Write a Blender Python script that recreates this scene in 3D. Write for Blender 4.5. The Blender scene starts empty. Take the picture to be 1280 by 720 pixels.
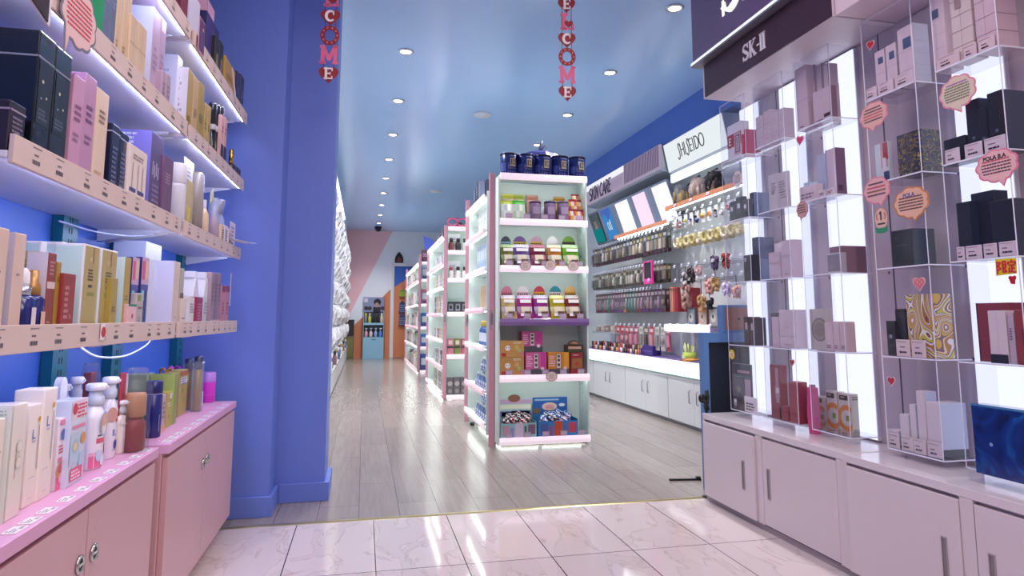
import bpy, math, random
from mathutils import Vector, Matrix
S = bpy.context.scene
COL = S.collection
PI = math.pi
rnd = random.Random(7)

# ------------------------------------------------------------------ camera, world, exposure
FPX, PCX, PCY = 820.0, 640.0, 300.0
PITCH = math.atan(97 / FPX)
YAW = math.atan(185 / math.hypot(FPX, 97))
cd = bpy.data.cameras.new('camera')
cam = bpy.data.objects.new('camera', cd)
COL.objects.link(cam)
cam.location = (0, 0, 1.0)
cam.rotation_euler = (PI / 2 + PITCH, 0, -YAW)
cd.sensor_width = 36
cd.lens = 36 * FPX / 1280
cd.shift_y = -(360 - PCY) / 1280
cd.clip_start = 0.02
S.camera = cam
S.view_settings.view_transform = 'Standard'
S.view_settings.look = 'None'
S.view_settings.gamma = 1
S.view_settings.use_curve_mapping = False
S.view_settings.exposure = 0.0
S.cycles.transparent_max_bounces = 48
S.cycles.max_bounces = 10
w = bpy.data.worlds.new('mall_surroundings')
S.world = w
w.use_nodes = True
w.node_tree.nodes['Background'].inputs[0].default_value = (0.66, 0.55, 0.60, 1)
w.node_tree.nodes['Background'].inputs[1].default_value = 0.34

def area_lamp(name, loc, sx, sy, energy, col, rot=(0, 0, 0)):
    l = bpy.data.lights.new(name, 'AREA')
    l.shape = 'RECTANGLE'; l.size = sx; l.size_y = sy
    l.energy = energy; l.color = col
    o = bpy.data.objects.new(name, l)
    o.location = loc; o.rotation_euler = rot
    COL.objects.link(o)
    return o
# unseen ceiling lights of the mall walkway, plus one added over the aisle
area_lamp('unseen_walkway_lamp', (0.45, 2.1, 3.15), 1.3, 1.3, 28, (1.0, 0.84, 0.79))  # added lamp, no such fixture known, to brighten the product fronts
area_lamp('unseen_walkway_lamp', (0.55, 0.2, 3.12), 1.8, 1.2, 44, (1.0, 0.83, 0.78))
area_lamp('unseen_walkway_lamp', (0.9, -1.6, 3.12), 2.2, 1.2, 60, (1.0, 0.83, 0.78))
# daylight-white lamps of the shop's ceiling: see downlights below

LED_LEFT = 60.0      # strip lights under the left shelves
LIT_WALL = 1.35       # backlit panels of the right display
LED_GONDOLA = 12.0   # strips in the gondola shelves
RAIL_GLOW = 0.52      # glowing shelf rails
DOWNLIGHT = 125.0     # each ceiling downlight (W)
LIGHTBOX = 1.0

# ------------------------------------------------------------------ helpers
R_ = Vector((math.cos(YAW), -math.sin(YAW), 0))
F_ = Vector((math.sin(YAW) * math.cos(PITCH), math.cos(YAW) * math.cos(PITCH), math.sin(PITCH)))
U_ = R_.cross(F_)
C_ = Vector((0, 0, 1.0))
def hit(px, py, n, c):
    """point of the real plane n.P = c seen at a picture position (a measuring aid)"""
    d = R_ * ((px - PCX) / FPX) + U_ * ((PCY - py) / FPX) + F_
    n = Vector(n)
    return C_ + d * ((c - n.dot(C_)) / n.dot(d))
def onx(px, py, X): return hit(px, py, (1, 0, 0), X)
def ony(px, py, Y): return hit(px, py, (0, 1, 0), Y)
def onz(px, py, Z): return hit(px, py, (0, 0, 1), Z)

def lin(h):
    h = h.lstrip('#')
    out = []
    for i in (0, 2, 4):
        c = int(h[i:i + 2], 16) / 255
        out.append(c / 12.92 if c <= 0.04045 else ((c + 0.055) / 1.055) ** 2.4)
    return (*out, 1)
_M = {}
def M(h, rough=0.42, metal=0.0, emit=0.0, coat=0.0, alpha=1.0, trans=0.0):
    k = (h, rough, metal, emit, coat, alpha, trans)
    if k in _M: return _M[k]
    m = bpy.data.materials.new('m_' + h)
    m.use_nodes = True
    b = m.node_tree.nodes['Principled BSDF']
    b.inputs['Base Color'].default_value = lin(h)
    b.inputs['Roughness'].default_value = rough
    b.inputs['Metallic'].default_value = metal
    b.inputs['Coat Weight'].default_value = coat
    b.inputs['Alpha'].default_value = alpha
    b.inputs['Transmission Weight'].default_value = trans
    if emit:
        b.inputs['Emission Color'].default_value = lin(h)
        b.inputs['Emission Strength'].default_value = emit
    _M[k] = m
    return m
def glow(h, s):
    k = ('glow', h, s)
    if k in _M: return _M[k]
    m = bpy.data.materials.new('glow_' + h)
    m.use_nodes = True
    nt = m.node_tree
    nt.nodes.clear()
    e = nt.nodes.new('ShaderNodeEmission'); o = nt.nodes.new('ShaderNodeOutputMaterial')
    e.inputs[0].default_value = lin(h); e.inputs[1].default_value = s
    nt.links.new(e.outputs[0], o.inputs[0])
    _M[k] = m
    return m
def clear(h, t=0.85, rough=0.03):
    """thin clear plastic: mostly transparent with a Fresnel gloss"""
    k = ('clear', h, t, rough)
    if k in _M: return _M[k]
    m = bpy.data.materials.new('clear_' + h)
    m.use_nodes = True
    nt = m.node_tree; nt.nodes.clear()
    N = nt.nodes.new
    tr = N('ShaderNodeBsdfTransparent'); gl = N('ShaderNodeBsdfGlossy'); df = N('ShaderNodeBsdfDiffuse')
    lw = N('ShaderNodeLayerWeight'); pw = N('ShaderNodeMath'); fr = N('ShaderNodeMath'); m1 = N('ShaderNodeMixShader'); m2 = N('ShaderNodeMixShader'); o = N('ShaderNodeOutputMaterial')
    tr.inputs[0].default_value = lin(h); df.inputs[0].default_value = lin(h)
    gl.inputs['Roughness'].default_value = rough
    lw.inputs[0].default_value = 0.5
    pw.operation = 'POWER'; pw.inputs[1].default_value = 4.0
    fr.operation = 'MULTIPLY_ADD'; fr.inputs[1].default_value = 0.34; fr.inputs[2].default_value = 0.02
    nt.links.new(lw.outputs['Facing'], pw.inputs[0]); nt.links.new(pw.outputs[0], fr.inputs[0])
    m1.inputs[0].default_value = 1 - t
    nt.links.new(tr.outputs[0], m1.inputs[1]); nt.links.new(df.outputs[0], m1.inputs[2])
    nt.links.new(fr.outputs[0], m2.inputs[0]); nt.links.new(m1.outputs[0], m2.inputs[1]); nt.links.new(gl.outputs[0], m2.inputs[2])
    nt.links.new(m2.outputs[0], o.inputs[0])
    _M[k] = m
    return m

class MB:
    """collects shapes and links them as ONE mesh object"""
    def __init__(s): s.v = []; s.f = []; s.m = []; s.mats = []; s.sm = []
    def mid(s, m):
        if m not in s.mats: s.mats.append(m)
        return s.mats.index(m)
    def face(s, pts, m, smooth=False):
        n = len(s.v); s.v += [tuple(p) for p in pts]
        s.f.append(tuple(range(n, n + len(pts)))); s.m.append(s.mid(m)); s.sm.append(smooth)
    def box(s, x0, y0, z0, x1, y1, z1, m):
        if x0 > x1: x0, x1 = x1, x0
        if y0 > y1: y0, y1 = y1, y0
        if z0 > z1: z0, z1 = z1, z0
        n = len(s.v); k = s.mid(m)
        s.v += [(x0, y0, z0), (x1, y0, z0), (x1, y1, z0), (x0, y1, z0), (x0, y0, z1), (x1, y0, z1), (x1, y1, z1), (x0, y1, z1)]
        for q in ((0, 3, 2, 1), (4, 5, 6, 7), (0, 1, 5, 4), (1, 2, 6, 5), (2, 3, 7, 6), (3, 0, 4, 7)):
            s.f.append(tuple(n + i for i in q)); s.m.append(k); s.sm.append(False)
        return s
    def prism(s, pts, y0, y1, m, axis='y', side=None):
        """outline in (a,b) pushed along an axis; for 'y' a=x b=z, 'x' a=y b=z, 'z' a=x b=y"""
        n = len(s.v); k = s.mid(m); ks = s.mid(side or m); L = len(pts)
        def P(a, b, t): return {'y': (a, t, b), 'x': (t, a, b), 'z': (a, b, t)}[axis]
        s.v += [P(a, b, y0) for a, b in pts] + [P(a, b, y1) for a, b in pts]
        s.f.append(tuple(range(n, n + L))); s.m.append(k); s.sm.append(False)
        s.f.append(tuple(reversed(range(n + L, n + 2 * L)))); s.m.append(k); s.sm.append(False)
        for i in range(L):
            j = (i + 1) % L
            s.f.append((n + i, n + L + i, n + L + j, n + j)); s.m.append(ks); s.sm.append(False)
        return s
    def lathe(s, prof, m, c=(0, 0, 0), seg=20, sx=1.0, sy=1.0):
        n = len(s.v); k = s.mid(m); P = len(prof)
        for r, z in prof:
            for i in range(seg):
                a = 2 * PI * i / seg
                s.v.append((c[0] + r * math.cos(a) * sx, c[1] + r * math.sin(a) * sy, c[2] + z))
        for j in range(P - 1):
            for i in range(seg):
                i2 = (i + 1) % seg
                s.f.append((n + j * seg + i, n + j * seg + i2, n + (j + 1) * seg + i2, n + (j + 1) * seg + i))
                s.m.append(k); s.sm.append(True)
        s.f.append(tuple(reversed(range(n, n + seg)))); s.m.append(k); s.sm.append(False)
        s.f.append(tuple(range(n + (P - 1) * seg, n + P * seg))); s.m.append(k); s.sm.append(False)
        return s
    def cyl(s, r, z0, z1, m, c=(0, 0), seg=20, e=0.08):
        b = min(r, abs(z1 - z0)) * e
        return s.lathe([(r - b, z0), (r, z0 + b), (r, z1 - b), (r - b, z1)], m, (c[0], c[1], 0), seg)
    def ball(s, c, rad, m, seg=16, rings=9):
        if not isinstance(rad, (tuple, list)): rad = (rad,) * 3
        prof = [(math.cos(-PI / 2 + PI * i / (rings - 1)), math.sin(-PI / 2 + PI * i / (rings - 1)) * rad[2]) for i in range(rings)]
        prof[0] = (0.02, prof[0][1]); prof[-1] = (0.02, prof[-1][1])
        return s.lathe([(r * 1.0, z) for r, z in prof], m, c, seg, rad[0], rad[1])
    def tube(s, pts, r, m, seg=7, closed=False):
        pts = [Vector(p) for p in pts]; n = len(s.v); k = s.mid(m); P = len(pts)
        up = Vector((0.13, 0.21, 0.97))
        for i, p in enumerate(pts):
            a = pts[i - 1] if (i > 0 or closed) else p
            b = pts[(i + 1) % P] if (i < P - 1 or closed) else p
            t = (b - a).normalized()
            x = t.cross(up)
            if x.length < 1e-3: x = t.cross(Vector((1, 0, 0)))
            x.normalize(); y = t.cross(x)
            rr = r[i] if isinstance(r, (list, tuple)) else r
            for q in range(seg):
                a_ = 2 * PI * q / seg
                s.v.append(tuple(p + x * (rr * math.cos(a_)) + y * (rr * math.sin(a_))))
        for i in range(P if closed else P - 1):
            i2 = (i + 1) % P
            for q in range(seg):
                q2 = (q + 1) % seg
                s.f.append((n + i * seg + q, n + i * seg + q2, n + i2 * seg + q2, n + i2 * seg + q)); s.m.append(k); s.sm.append(True)
        if not closed:
            s.f.append(tuple(reversed(range(n, n + seg)))); s.m.append(k); s.sm.append(False)
            s.f.append(tuple(range(n + (P - 1) * seg, n + P * seg))); s.m.append(k); s.sm.append(False)
        return s
    def build(s, name, parent=None, loc=(0, 0, 0), rz=0.0, bevel=0.0):
        me = bpy.data.meshes.new(name)
        me.from_pydata(s.v, [], s.f)
        for m in s.mats: me.materials.append(m)
        me.polygons.foreach_set('material_index', s.m)
        me.polygons.foreach_set('use_smooth', s.sm)
        me.update()
        o = bpy.data.objects.new(name, me)
        COL.objects.link(o)
        o.location = loc; o.rotation_euler = (0, 0, rz)
        if parent: o.parent = parent
        if bevel:
            b = o.modifiers.new('edge', 'BEVEL'); b.width = bevel; b.segments = 2; b.limit_method = 'ANGLE'; b.angle_limit = 0.9
        return o

def tag(o, label, cat, group=None, kind=None):
    o['label'] = label; o['category'] = cat
    if group: o['group'] = group
    if kind: o['kind'] = kind
    return o
def thing(name, label, cat, loc=(0, 0, 0), rz=0.0, group=None):
    o = bpy.data.objects.new(name, None)
    o.empty_display_size = 0.05
    COL.objects.link(o)
    o.location = loc; o.rotation_euler = (0, 0, rz)
    return tag(o, label, cat, group)
def struct(name, mb, bevel=0):
    o = mb.build(name, bevel=bevel); o['kind'] = 'structure'
    return o
def dup(root, loc, rz=None, label=None, group=None):
    r = root.copy(); COL.objects.link(r); r.location = loc
    if rz is not None: r.rotation_euler = (0, 0, rz)
    if label: r['label'] = label
    if group: r['group'] = group
    for ch in list(root.children):
        c = ch.copy(); COL.objects.link(c); c.parent = r
        for g in ch.children:
            d = g.copy(); COL.objects.link(d); d.parent = c
    return r

def font_mesh(mb, body, size, m, origin=(0, 0, 0), sx=1.0, bold=0.0, depth=0.002, align='LEFT', shear=0.0):
    """writes real letters into a mesh, standing in the local x-z plane and facing local -y"""
    cu = bpy.data.curves.new('t', 'FONT'); cu.body = body; cu.size = size; cu.extrude = depth; cu.offset = bold
    cu.align_x = align; cu.shear = shear; cu.resolution_u = 3
    o = bpy.data.objects.new('t', cu)
    me = o.to_mesh()
    k = mb.mid(m); n = len(mb.v)
    for v in me.vertices:
        mb.v.append((origin[0] + v.co.x * sx, origin[1] - v.co.z, origin[2] + v.co.y))
    for p in me.polygons:
        mb.f.append(tuple(n + i for i in p.vertices)); mb.m.append(k); mb.sm.append(False)
    o.to_mesh_clear(); bpy.data.objects.remove(o); bpy.data.curves.remove(cu)
def strokes(mb, lines, wd, m, o=(0, 0, 0), sc=1.0, sx=1.0, depth=0.004):
    """flat pen strokes: each line is a list of (x,z,(width)) points"""
    kk = 0
    for ln in lines:
        for a, b in zip(ln[:-1], ln[1:]):
            ax, az, bx, bz = a[0] * sc * sx, a[1] * sc, b[0] * sc * sx, b[1] * sc
            wa = (a[2] if len(a) > 2 else wd) * sc / 2; wb = (b[2] if len(b) > 2 else wd) * sc / 2
            d = math.hypot(bx - ax, bz - az) or 1e-6
            nx, nz = -(bz - az) / d, (bx - ax) / d
            ex, ez = (bx - ax) / d * wa * 0.4, (bz - az) / d * wa * 0.4
            q = [(ax - nx * wa - ex, az - nz * wa - ez), (bx - nx * wb + ex, bz - nz * wb + ez), (bx + nx * wb + ex, bz + nz * wb + ez), (ax + nx * wa - ex, az + nz * wa - ez)]
            kk += 1
            mb.prism([(o[0] + x, o[2] + z) for x, z in q], o[1] - depth - kk * 2.5e-5, o[1] + kk * 1e-5, m)
def arc(cx, cz, rx, rz, a0, a1, n=14, w0=None, w1=None):
    out = []
    for i in range(n + 1):
        t = i / n; a = math.radians(a0 + (a1 - a0) * t)
        p = (cx + rx * math.cos(a), cz + rz * math.sin(a))
        if w0 is not None: p = p + (w0 + (w1 - w0) * math.sin(PI * t),)
        out.append(p)
    return out

# printing on cartons --------------------------------------------------------
_ei = [0]
def decal(mb, W, D, H, face, u0, u1, v0, v1, m, e=0.0007):
    e += 0.00012 * _ei[0]
    if isinstance(m, str): m = M(m, 0.4)
    if face == 'f':
        y = -D / 2 - e; x0, x1 = -W / 2 + u0 * W, -W / 2 + u1 * W
        mb.face([(x0, y, v0 * H), (x1, y, v0 * H), (x1, y, v1 * H), (x0, y, v1 * H)], m)
    elif face == 'l':
        x = -W / 2 - e; y0, y1 = D / 2 - u0 * D, D / 2 - u1 * D
        mb.face([(x, y0, v0 * H), (x, y1, v0 * H), (x, y1, v1 * H), (x, y0, v1 * H)], m)
    elif face == 'r':
        x = W / 2 + e; y0, y1 = -D / 2 + u0 * D, -D / 2 + u1 * D
        mb.face([(x, y0, v0 * H), (x, y1, v0 * H), (x, y1, v1 * H), (x, y0, v1 * H)], m)
    elif face == 't':
        z = H + e; x0, x1 = -W / 2 + u0 * W, -W / 2 + u1 * W; y0, y1 = -D / 2 + v0 * D, -D / 2 + v1 * D
        mb.face([(x0, y0, z), (x1, y0, z), (x1, y1, z), (x0, y1, z)], m)
def prints(mb, W, D, H, ps):
    r = random.Random(int(W * 9e4) + int(H * 7e4))
    for n_, p in enumerate(ps):
        _ei[0] = n_; eo = 0.0009 + 0.00012 * n_
        if p[0] == 'T':      # ('T', face, u0, u1, vtop, lines, pitch, colour)
            _, f, u0, u1, v, n, pit, c = p
            for i in range(n):
                u = u0
                end = u1 - r.random() * 0.3 * (u1 - u0)
                while u < end - 0.02:
                    L = min(end - u, (0.12 + 0.3 * r.random()) * (u1 - u0))
                    decal(mb, W, D, H, f, u, u + L * 0.85, v - i * pit - pit * 0.55, v - i * pit, c, 0.0009)
                    u += L
        elif p[0] == 'O':    # ('O', face, u, v, radius_m, colour): a round mark
            _, f, u, v, rad, c = p
            m = M(c, 0.4) if isinstance(c, str) else c
            pts = []
            for i in range(14):
                a = 2 * PI * i / 14; da, db = rad * math.cos(a), rad * math.sin(a)
                if f == 'f': pts.append((-W / 2 + u * W + da, -D / 2 - eo, v * H + db))
                elif f == 'r': pts.append((W / 2 + eo, -D / 2 + u * D + da, v * H + db))
                else: pts.append((-W / 2 - eo, D / 2 - u * D - da, v * H + db))
            mb.face(pts, m)
        else:
            decal(mb, W, D, H, *p)
    _ei[0] = 0
def carton_mb(W, D, H, col, ps=(), rough=0.4, coat=0.0):
    mb = MB(); mb.box(-W / 2, -D / 2, 0, W / 2, D / 2, H, M(col, rough, coat=coat) if isinstance(col, str) else col)
    prints(mb, W, D, H, ps)
    return mb
def carton(loc, rz, W, D, H, col, ps, name, label, cat='box', group=None, rough=0.4, coat=0.0):
    o = carton_mb(W, D, H, col, ps, rough, coat).build(name, None, loc, rz, bevel=min(0.0025, W * 0.08))
    return tag(o, label, cat, group)
# ------------------------------------------------------------------ structure materials
def nodes_mat(name):
    m = bpy.data.materials.new(name); m.use_nodes = True
    nt = m.node_tree
    return m, nt, nt.nodes['Principled BSDF'], nt.nodes.new, nt.links.new
def painted(name, h, rough, var=0.05, bump=0.02, spec=0.5, ior=1.45):
    m, nt, b, N, K = nodes_mat(name)
    tc = N('ShaderNodeTexCoord'); no = N('ShaderNodeTexNoise'); hs = N('ShaderNodeMix'); bp = N('ShaderNodeBump')
    hs.data_type = 'RGBA'
    no.inputs['Scale'].default_value = 3.0; no.inputs['Detail'].default_value = 4
    c = lin(h)
    hs.inputs[6].default_value = tuple(x * (1 - var) for x in c[:3]) + (1,)
    hs.inputs[7].default_value = tuple(min(1, x * (1 + var)) for x in c[:3]) + (1,)
    K(tc.outputs['Object'], no.inputs['Vector']); K(no.outputs['Fac'], hs.inputs[0]); K(hs.outputs[2], b.inputs['Base Color'])
    n2 = N('ShaderNodeTexNoise'); n2.inputs['Scale'].default_value = 180
    K(tc.outputs['Object'], n2.inputs['Vector']); K(n2.outputs['Fac'], bp.inputs['Height'])
    bp.inputs['Strength'].default_value = bump; bp.inputs['Distance'].default_value = 0.002
    K(bp.outputs[0], b.inputs['Normal'])
    b.inputs['Roughness'].default_value = rough; b.inputs['IOR'].default_value = ior
    return m
BLUE = painted('blue_wall_paint', '#6A80D0', 0.45)
BLUE_LED = painted('blue_wall_led_tint', '#3F6CC8', 0.45)  # same blue paint, turned azure to carry the shelf LEDs' light
BLUE_D = painted('deep_blue_wall_paint', '#4C70C4', 0.5)
CEIL = painted('pale_blue_gloss_ceiling', '#A8CEFA', 0.2, 0.02, 0.0, ior=1.55)
GREYW = painted('grey_wall_paint', '#ECF0FA', 0.5)
PINKW = painted('dusty_pink_wall_paint', '#F0C0C8', 0.5)
ORANGEW = painted('terracotta_wall_paint', '#DA8862', 0.5)
WHITEW = painted('white_wall_board', '#E0E3E8', 0.4)
PANELW = painted('mauve_grey_panel', '#C6B6BC', 0.3)
WHITE = M('#E6E4EA', 0.35)

def wood_floor():
    m, nt, b, N, K = nodes_mat('grey_brown_laminate')
    tc = N('ShaderNodeTexCoord'); mp = N('ShaderNodeMapping'); br = N('ShaderNodeTexBrick')
    mp.inputs['Rotation'].default_value = (0, 0, PI / 2)
    K(tc.outputs['Object'], mp.inputs['Vector'])
    br.inputs['Scale'].default_value = 1.0
    br.inputs['Brick Width'].default_value = 1.25; br.inputs['Row Height'].default_value = 0.205
    br.inputs['Mortar Size'].default_value = 0.0022; br.inputs['Mortar Smooth'].default_value = 0.1
    br.inputs['Color1'].default_value = lin('#8E837E'); br.inputs['Color2'].default_value = lin('#988E8A'); br.inputs['Mortar'].default_value = lin('#655C5C')
    br.offset = 0.37
    K(mp.outputs[0], br.inputs['Vector'])
    m2 = N('ShaderNodeMapping'); m2.inputs['Scale'].default_value = (26, 1.6, 1); K(tc.outputs['Object'], m2.inputs['Vector'])
    no = N('ShaderNodeTexNoise'); no.inputs['Scale'].default_value = 1.6; no.inputs['Detail'].default_value = 6; no.inputs['Distortion'].default_value = 0.6
    K(m2.outputs[0], no.inputs['Vector'])
    rp = N('ShaderNodeValToRGB'); rp.color_ramp.elements[0].position = 0.35; rp.color_ramp.elements[1].position = 0.7
    rp.color_ramp.elements[0].color = (0.86, 0.85, 0.85, 1); rp.color_ramp.elements[1].color = (1.04, 1.03, 1.03, 1)
    K(no.outputs['Fac'], rp.inputs[0])
    mx = N('ShaderNodeMix'); mx.data_type = 'RGBA'; mx.blend_type = 'MULTIPLY'; mx.inputs[0].default_value = 1
    K(br.outputs['Color'], mx.inputs[6]); K(rp.outputs[0], mx.inputs[7]); K(mx.outputs[2], b.inputs['Base Color'])
    b.inputs['Roughness'].default_value = 0.21
    bp = N('ShaderNodeBump'); bp.inputs['Strength'].default_value = 0.12; bp.inputs['Distance'].default_value = 0.004
    K(no.outputs['Fac'], bp.inputs['Height']); K(bp.outputs[0], b.inputs['Normal'])
    return m
def marble_tile():
    m, nt, b, N, K = nodes_mat('polished_marble_tile')
    tc = N('ShaderNodeTexCoord'); mp = N('ShaderNodeMapping'); br = N('ShaderNodeTexBrick')
    mp.inputs['Location'].default_value = (-0.0715, -0.69, 0)
    K(tc.outputs['Object'], mp.inputs['Vector'])
    br.offset = 0.0; br.inputs['Scale'].default_value = 1.0
    br.inputs['Brick Width'].default_value = 0.3635; br.inputs['Row Height'].default_value = 0.70
    br.inputs['Mortar Size'].default_value = 0.0022; br.inputs['Mortar Smooth'].default_value = 0.0
    for k, h in (('Color1', '#F4F2F0'), ('Color2', '#EAE6E6'), ('Mortar', '#3A3438')): br.inputs[k].default_value = lin(h)
    K(mp.outputs[0], br.inputs['Vector'])
    m2 = N('ShaderNodeMapping'); m2.inputs['Rotation'].default_value = (0, 0, -0.62); m2.inputs['Scale'].default_value = (2.4, 0.9, 1)
    K(tc.outputs['Object'], m2.inputs['Vector'])
    n1 = N('ShaderNodeTexNoise'); n1.inputs['Scale'].default_value = 2.2; n1.inputs['Detail'].default_value = 7; n1.inputs['Distortion'].default_value = 1.3
    K(m2.outputs[0], n1.inputs['Vector'])
    rp = N('ShaderNodeValToRGB')
    e = rp.color_ramp.elements
    e[0].position = 0.0; e[0].color = lin('#D8CCCF')
    e[1].position = 1.0; e[1].color = lin('#DDD2D6')
    for p, h in ((0.475, '#DACED0'), (0.496, '#D3C6C6'), (0.5, '#C2B2AE'), (0.504, '#D3C6C6'), (0.525, '#DED2D4')):
        x = e.new(p); x.color = lin(h)
    K(n1.outputs['Fac'], rp.inputs[0])
    mx = N('ShaderNodeMix'); mx.data_type = 'RGBA'; mx.blend_type = 'MULTIPLY'; mx.inputs[0].default_value = 1
    K(br.outputs['Color'], mx.inputs[6]); K(rp.outputs[0], mx.inputs[7]); K(mx.outputs[2], b.inputs['Base Color'])
    b.inputs['Roughness'].default_value = 0.07; b.inputs['IOR'].default_value = 1.6
    return m

# ------------------------------------------------------------------ the setting
mb = MB(); mb.box(-3.2, -3, -0.06, 4.2, 3.49, 0, marble_tile()); struct('floor_entrance', mb)
mb = MB(); mb.box(-3.2, 3.49, -0.06, 4.2, 17, 0, wood_floor()); struct('floor_shop', mb)
mb = MB(); mb.prism([(3.474, 0), (3.506, 0), (3.5, 0.004), (3.48, 0.004)], -0.66, 1.95, M('#B8A878', 0.3, 0.8), 'x'); struct('trim_1', mb)
mb = MB(); mb.box(-3.2, -3, 3.18, 4.2, 17, 3.3, CEIL); struct('ceiling', mb)
mb = MB(); mb.box(-1.1, -1.2, 0, -0.90, 3.655, 3.18, BLUE_LED); struct('wall_left_front', mb)
mb = MB(); mb.box(-1.1, 3.655, 0, -0.45, 3.95, 3.18, BLUE); struct('wall_left_return', mb)
mb = MB(); mb.box(-0.62, 3.9, 0, -0.19, 4.25, 3.18, BLUE); struct('pillar_left', mb)
mb = MB(); mb.box(-0.90, 3.635, 0, -0.43, 3.6548, 0.1, BLUE); mb.box(-0.4498, 3.655, 0, -0.43, 3.878, 0.1, BLUE); struct('baseboard_left', mb, 0.003)
mb = MB(); mb.box(-0.4296, 3.878, 0, -0.165, 3.8998, 0.1, BLUE); mb.box(-0.1898, 3.9, 0, -0.165, 4.25, 0.1, BLUE); struct('baseboard_pillar', mb, 0.003)
mb = MB(); mb.box(-0.66, 4.25, 0, -0.46, 16.8, 3.18, GREYW); struct('wall_left_shop', mb)
# right: deep wall with a deep blue bulkhead above the signs
mb = MB(); mb.box(3.35, 3.45, 0, 3.55, 16.8, 3.18, WHITEW); struct('wall_right', mb)
mb = MB(); mb.box(3.10, 3.6, 2.84, 3.35, 16.8, 3.18, BLUE_D); struct('beam_right', mb)
# back wall: grey with a pink band and a terracotta foot, cut into flat fields
mb = MB()
Y = 16.8
mb.box(-0.66, Y + 0.002, 0, 3.55, Y + 0.2, 3.18, GREYW)
def field(pts, m):
    mb.face([(x, Y, z) for x, z in pts], m)
field([(-0.5, 0.60), (-0.5, 0.0), (0.66, 0.0), (0.66, 1.74), (-0.36, 0.68)], ORANGEW)
field([(-0.5, 0.95), (-0.36, 1.05), (0.655, 3.18), (-0.5, 3.18)], PINKW)
field([(-0.5, 0.60), (-0.36, 0.68), (0.66, 1.74), (3.4, 3.18), (0.655, 3.18), (-0.36, 1.05), (-0.5, 0.95)], GREYW)
field([(0.66, 1.74), (0.66, 0), (3.4, 0), (3.4, 3.18)], GREYW)
struct('wall_back', mb)
# back door with its painted leaf
d = MB()
d.box(0.635, Y - 0.05, 0, 0.72, Y, 2.37, WHITE); d.box(1.50, Y - 0.05, 0, 1.58, Y, 2.37, WHITE); d.box(0.7202, Y - 0.05, 2.29, 1.4998, Y, 2.37, WHITE)
door = struct('door_1', d, 0.004)
d = MB(); d.prism([(0.722, 0.01), (1.498, 0.01), (1.498, 2.28), (0.722, 1.76)], Y - 0.03, Y - 0.012, ORANGEW); d.prism([(0.722, 1.76), (1.498, 2.28), (0.722, 2.285)], Y - 0.03, Y - 0.012, M('#3C6CC8', 0.4))
d.build('door_leaf', door)

# ------------------------------------------------------------------ ceiling fittings
def downlight(x, y, label, group, on=True):
    t = thing('downlight', label, 'ceiling light', (x, y, 3.18), 0, group)
    a = MB(); a.lathe([(0.066, 0), (0.066, -0.006), (0.058, -0.012), (0.048, -0.012), (0.046, -0.002)], M('#B9BCC6', 0.25, 0.9), (0, 0, 0), 24); a.build('trim_ring', t)
    a = MB(); a.lathe([(0.0455, -0.003), (0.036, -0.008), (0.02, -0.011), (0.002, -0.012)], glow('#FFF0D8', 9.0), (0, 0, -0.0025), 20); a.build('lamp', t)
    l = bpy.data.lights.new('downlight_beam', 'SPOT'); l.energy = DOWNLIGHT; l.color = (1.0, 0.97, 0.95); l.spot_size = 2.2; l.spot_blend = 0.8; l.shadow_soft_size = 0.04
    o = bpy.data.objects.new('downlight_beam', l); COL.objects.link(o); o.parent = t; o.location = (0, 0, -0.03)
for i in range(9): downlight(0.28, 5.25 + 1.265 * i, 'round recessed downlight in the ceiling row over the walkway, left of the gondolas', 'ceiling lights over the walkway')
for i in range(4): downlight(2.09, 4.06 + 1.265 * i, 'round recessed downlight in the ceiling row above the gondola, on the sign side', 'ceiling lights over the gondolas')
for x, y, n in ((1.19, 6.78, 'flat round ceiling speaker between the two rows of downlights, nearer one'), (1.15, 11.2, 'flat round ceiling speaker between the two rows of downlights, farther one')):
    a = MB(); a.lathe([(0.10, 0), (0.10, -0.008), (0.085, -0.02), (0.01, -0.024)], M('#C7D2E0', 0.4), (0, 0, 0), 28)
    tag(a.build('ceiling_speaker', None, (x, y, 3.18)), n, 'speaker')
t = thing('security_camera', 'small black dome security camera on the ceiling before the back wall', 'camera', (0.28, 16.0, 3.18))
a = MB(); a.cyl(0.085, -0.05, 0, M('#20202A', 0.4)); a.build('mount', t)
a = MB(); a.ball((0, 0, -0.055), (0.07, 0.07, 0.07), M('#0B0B10', 0.08)); a.build('dome', t)

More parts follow.
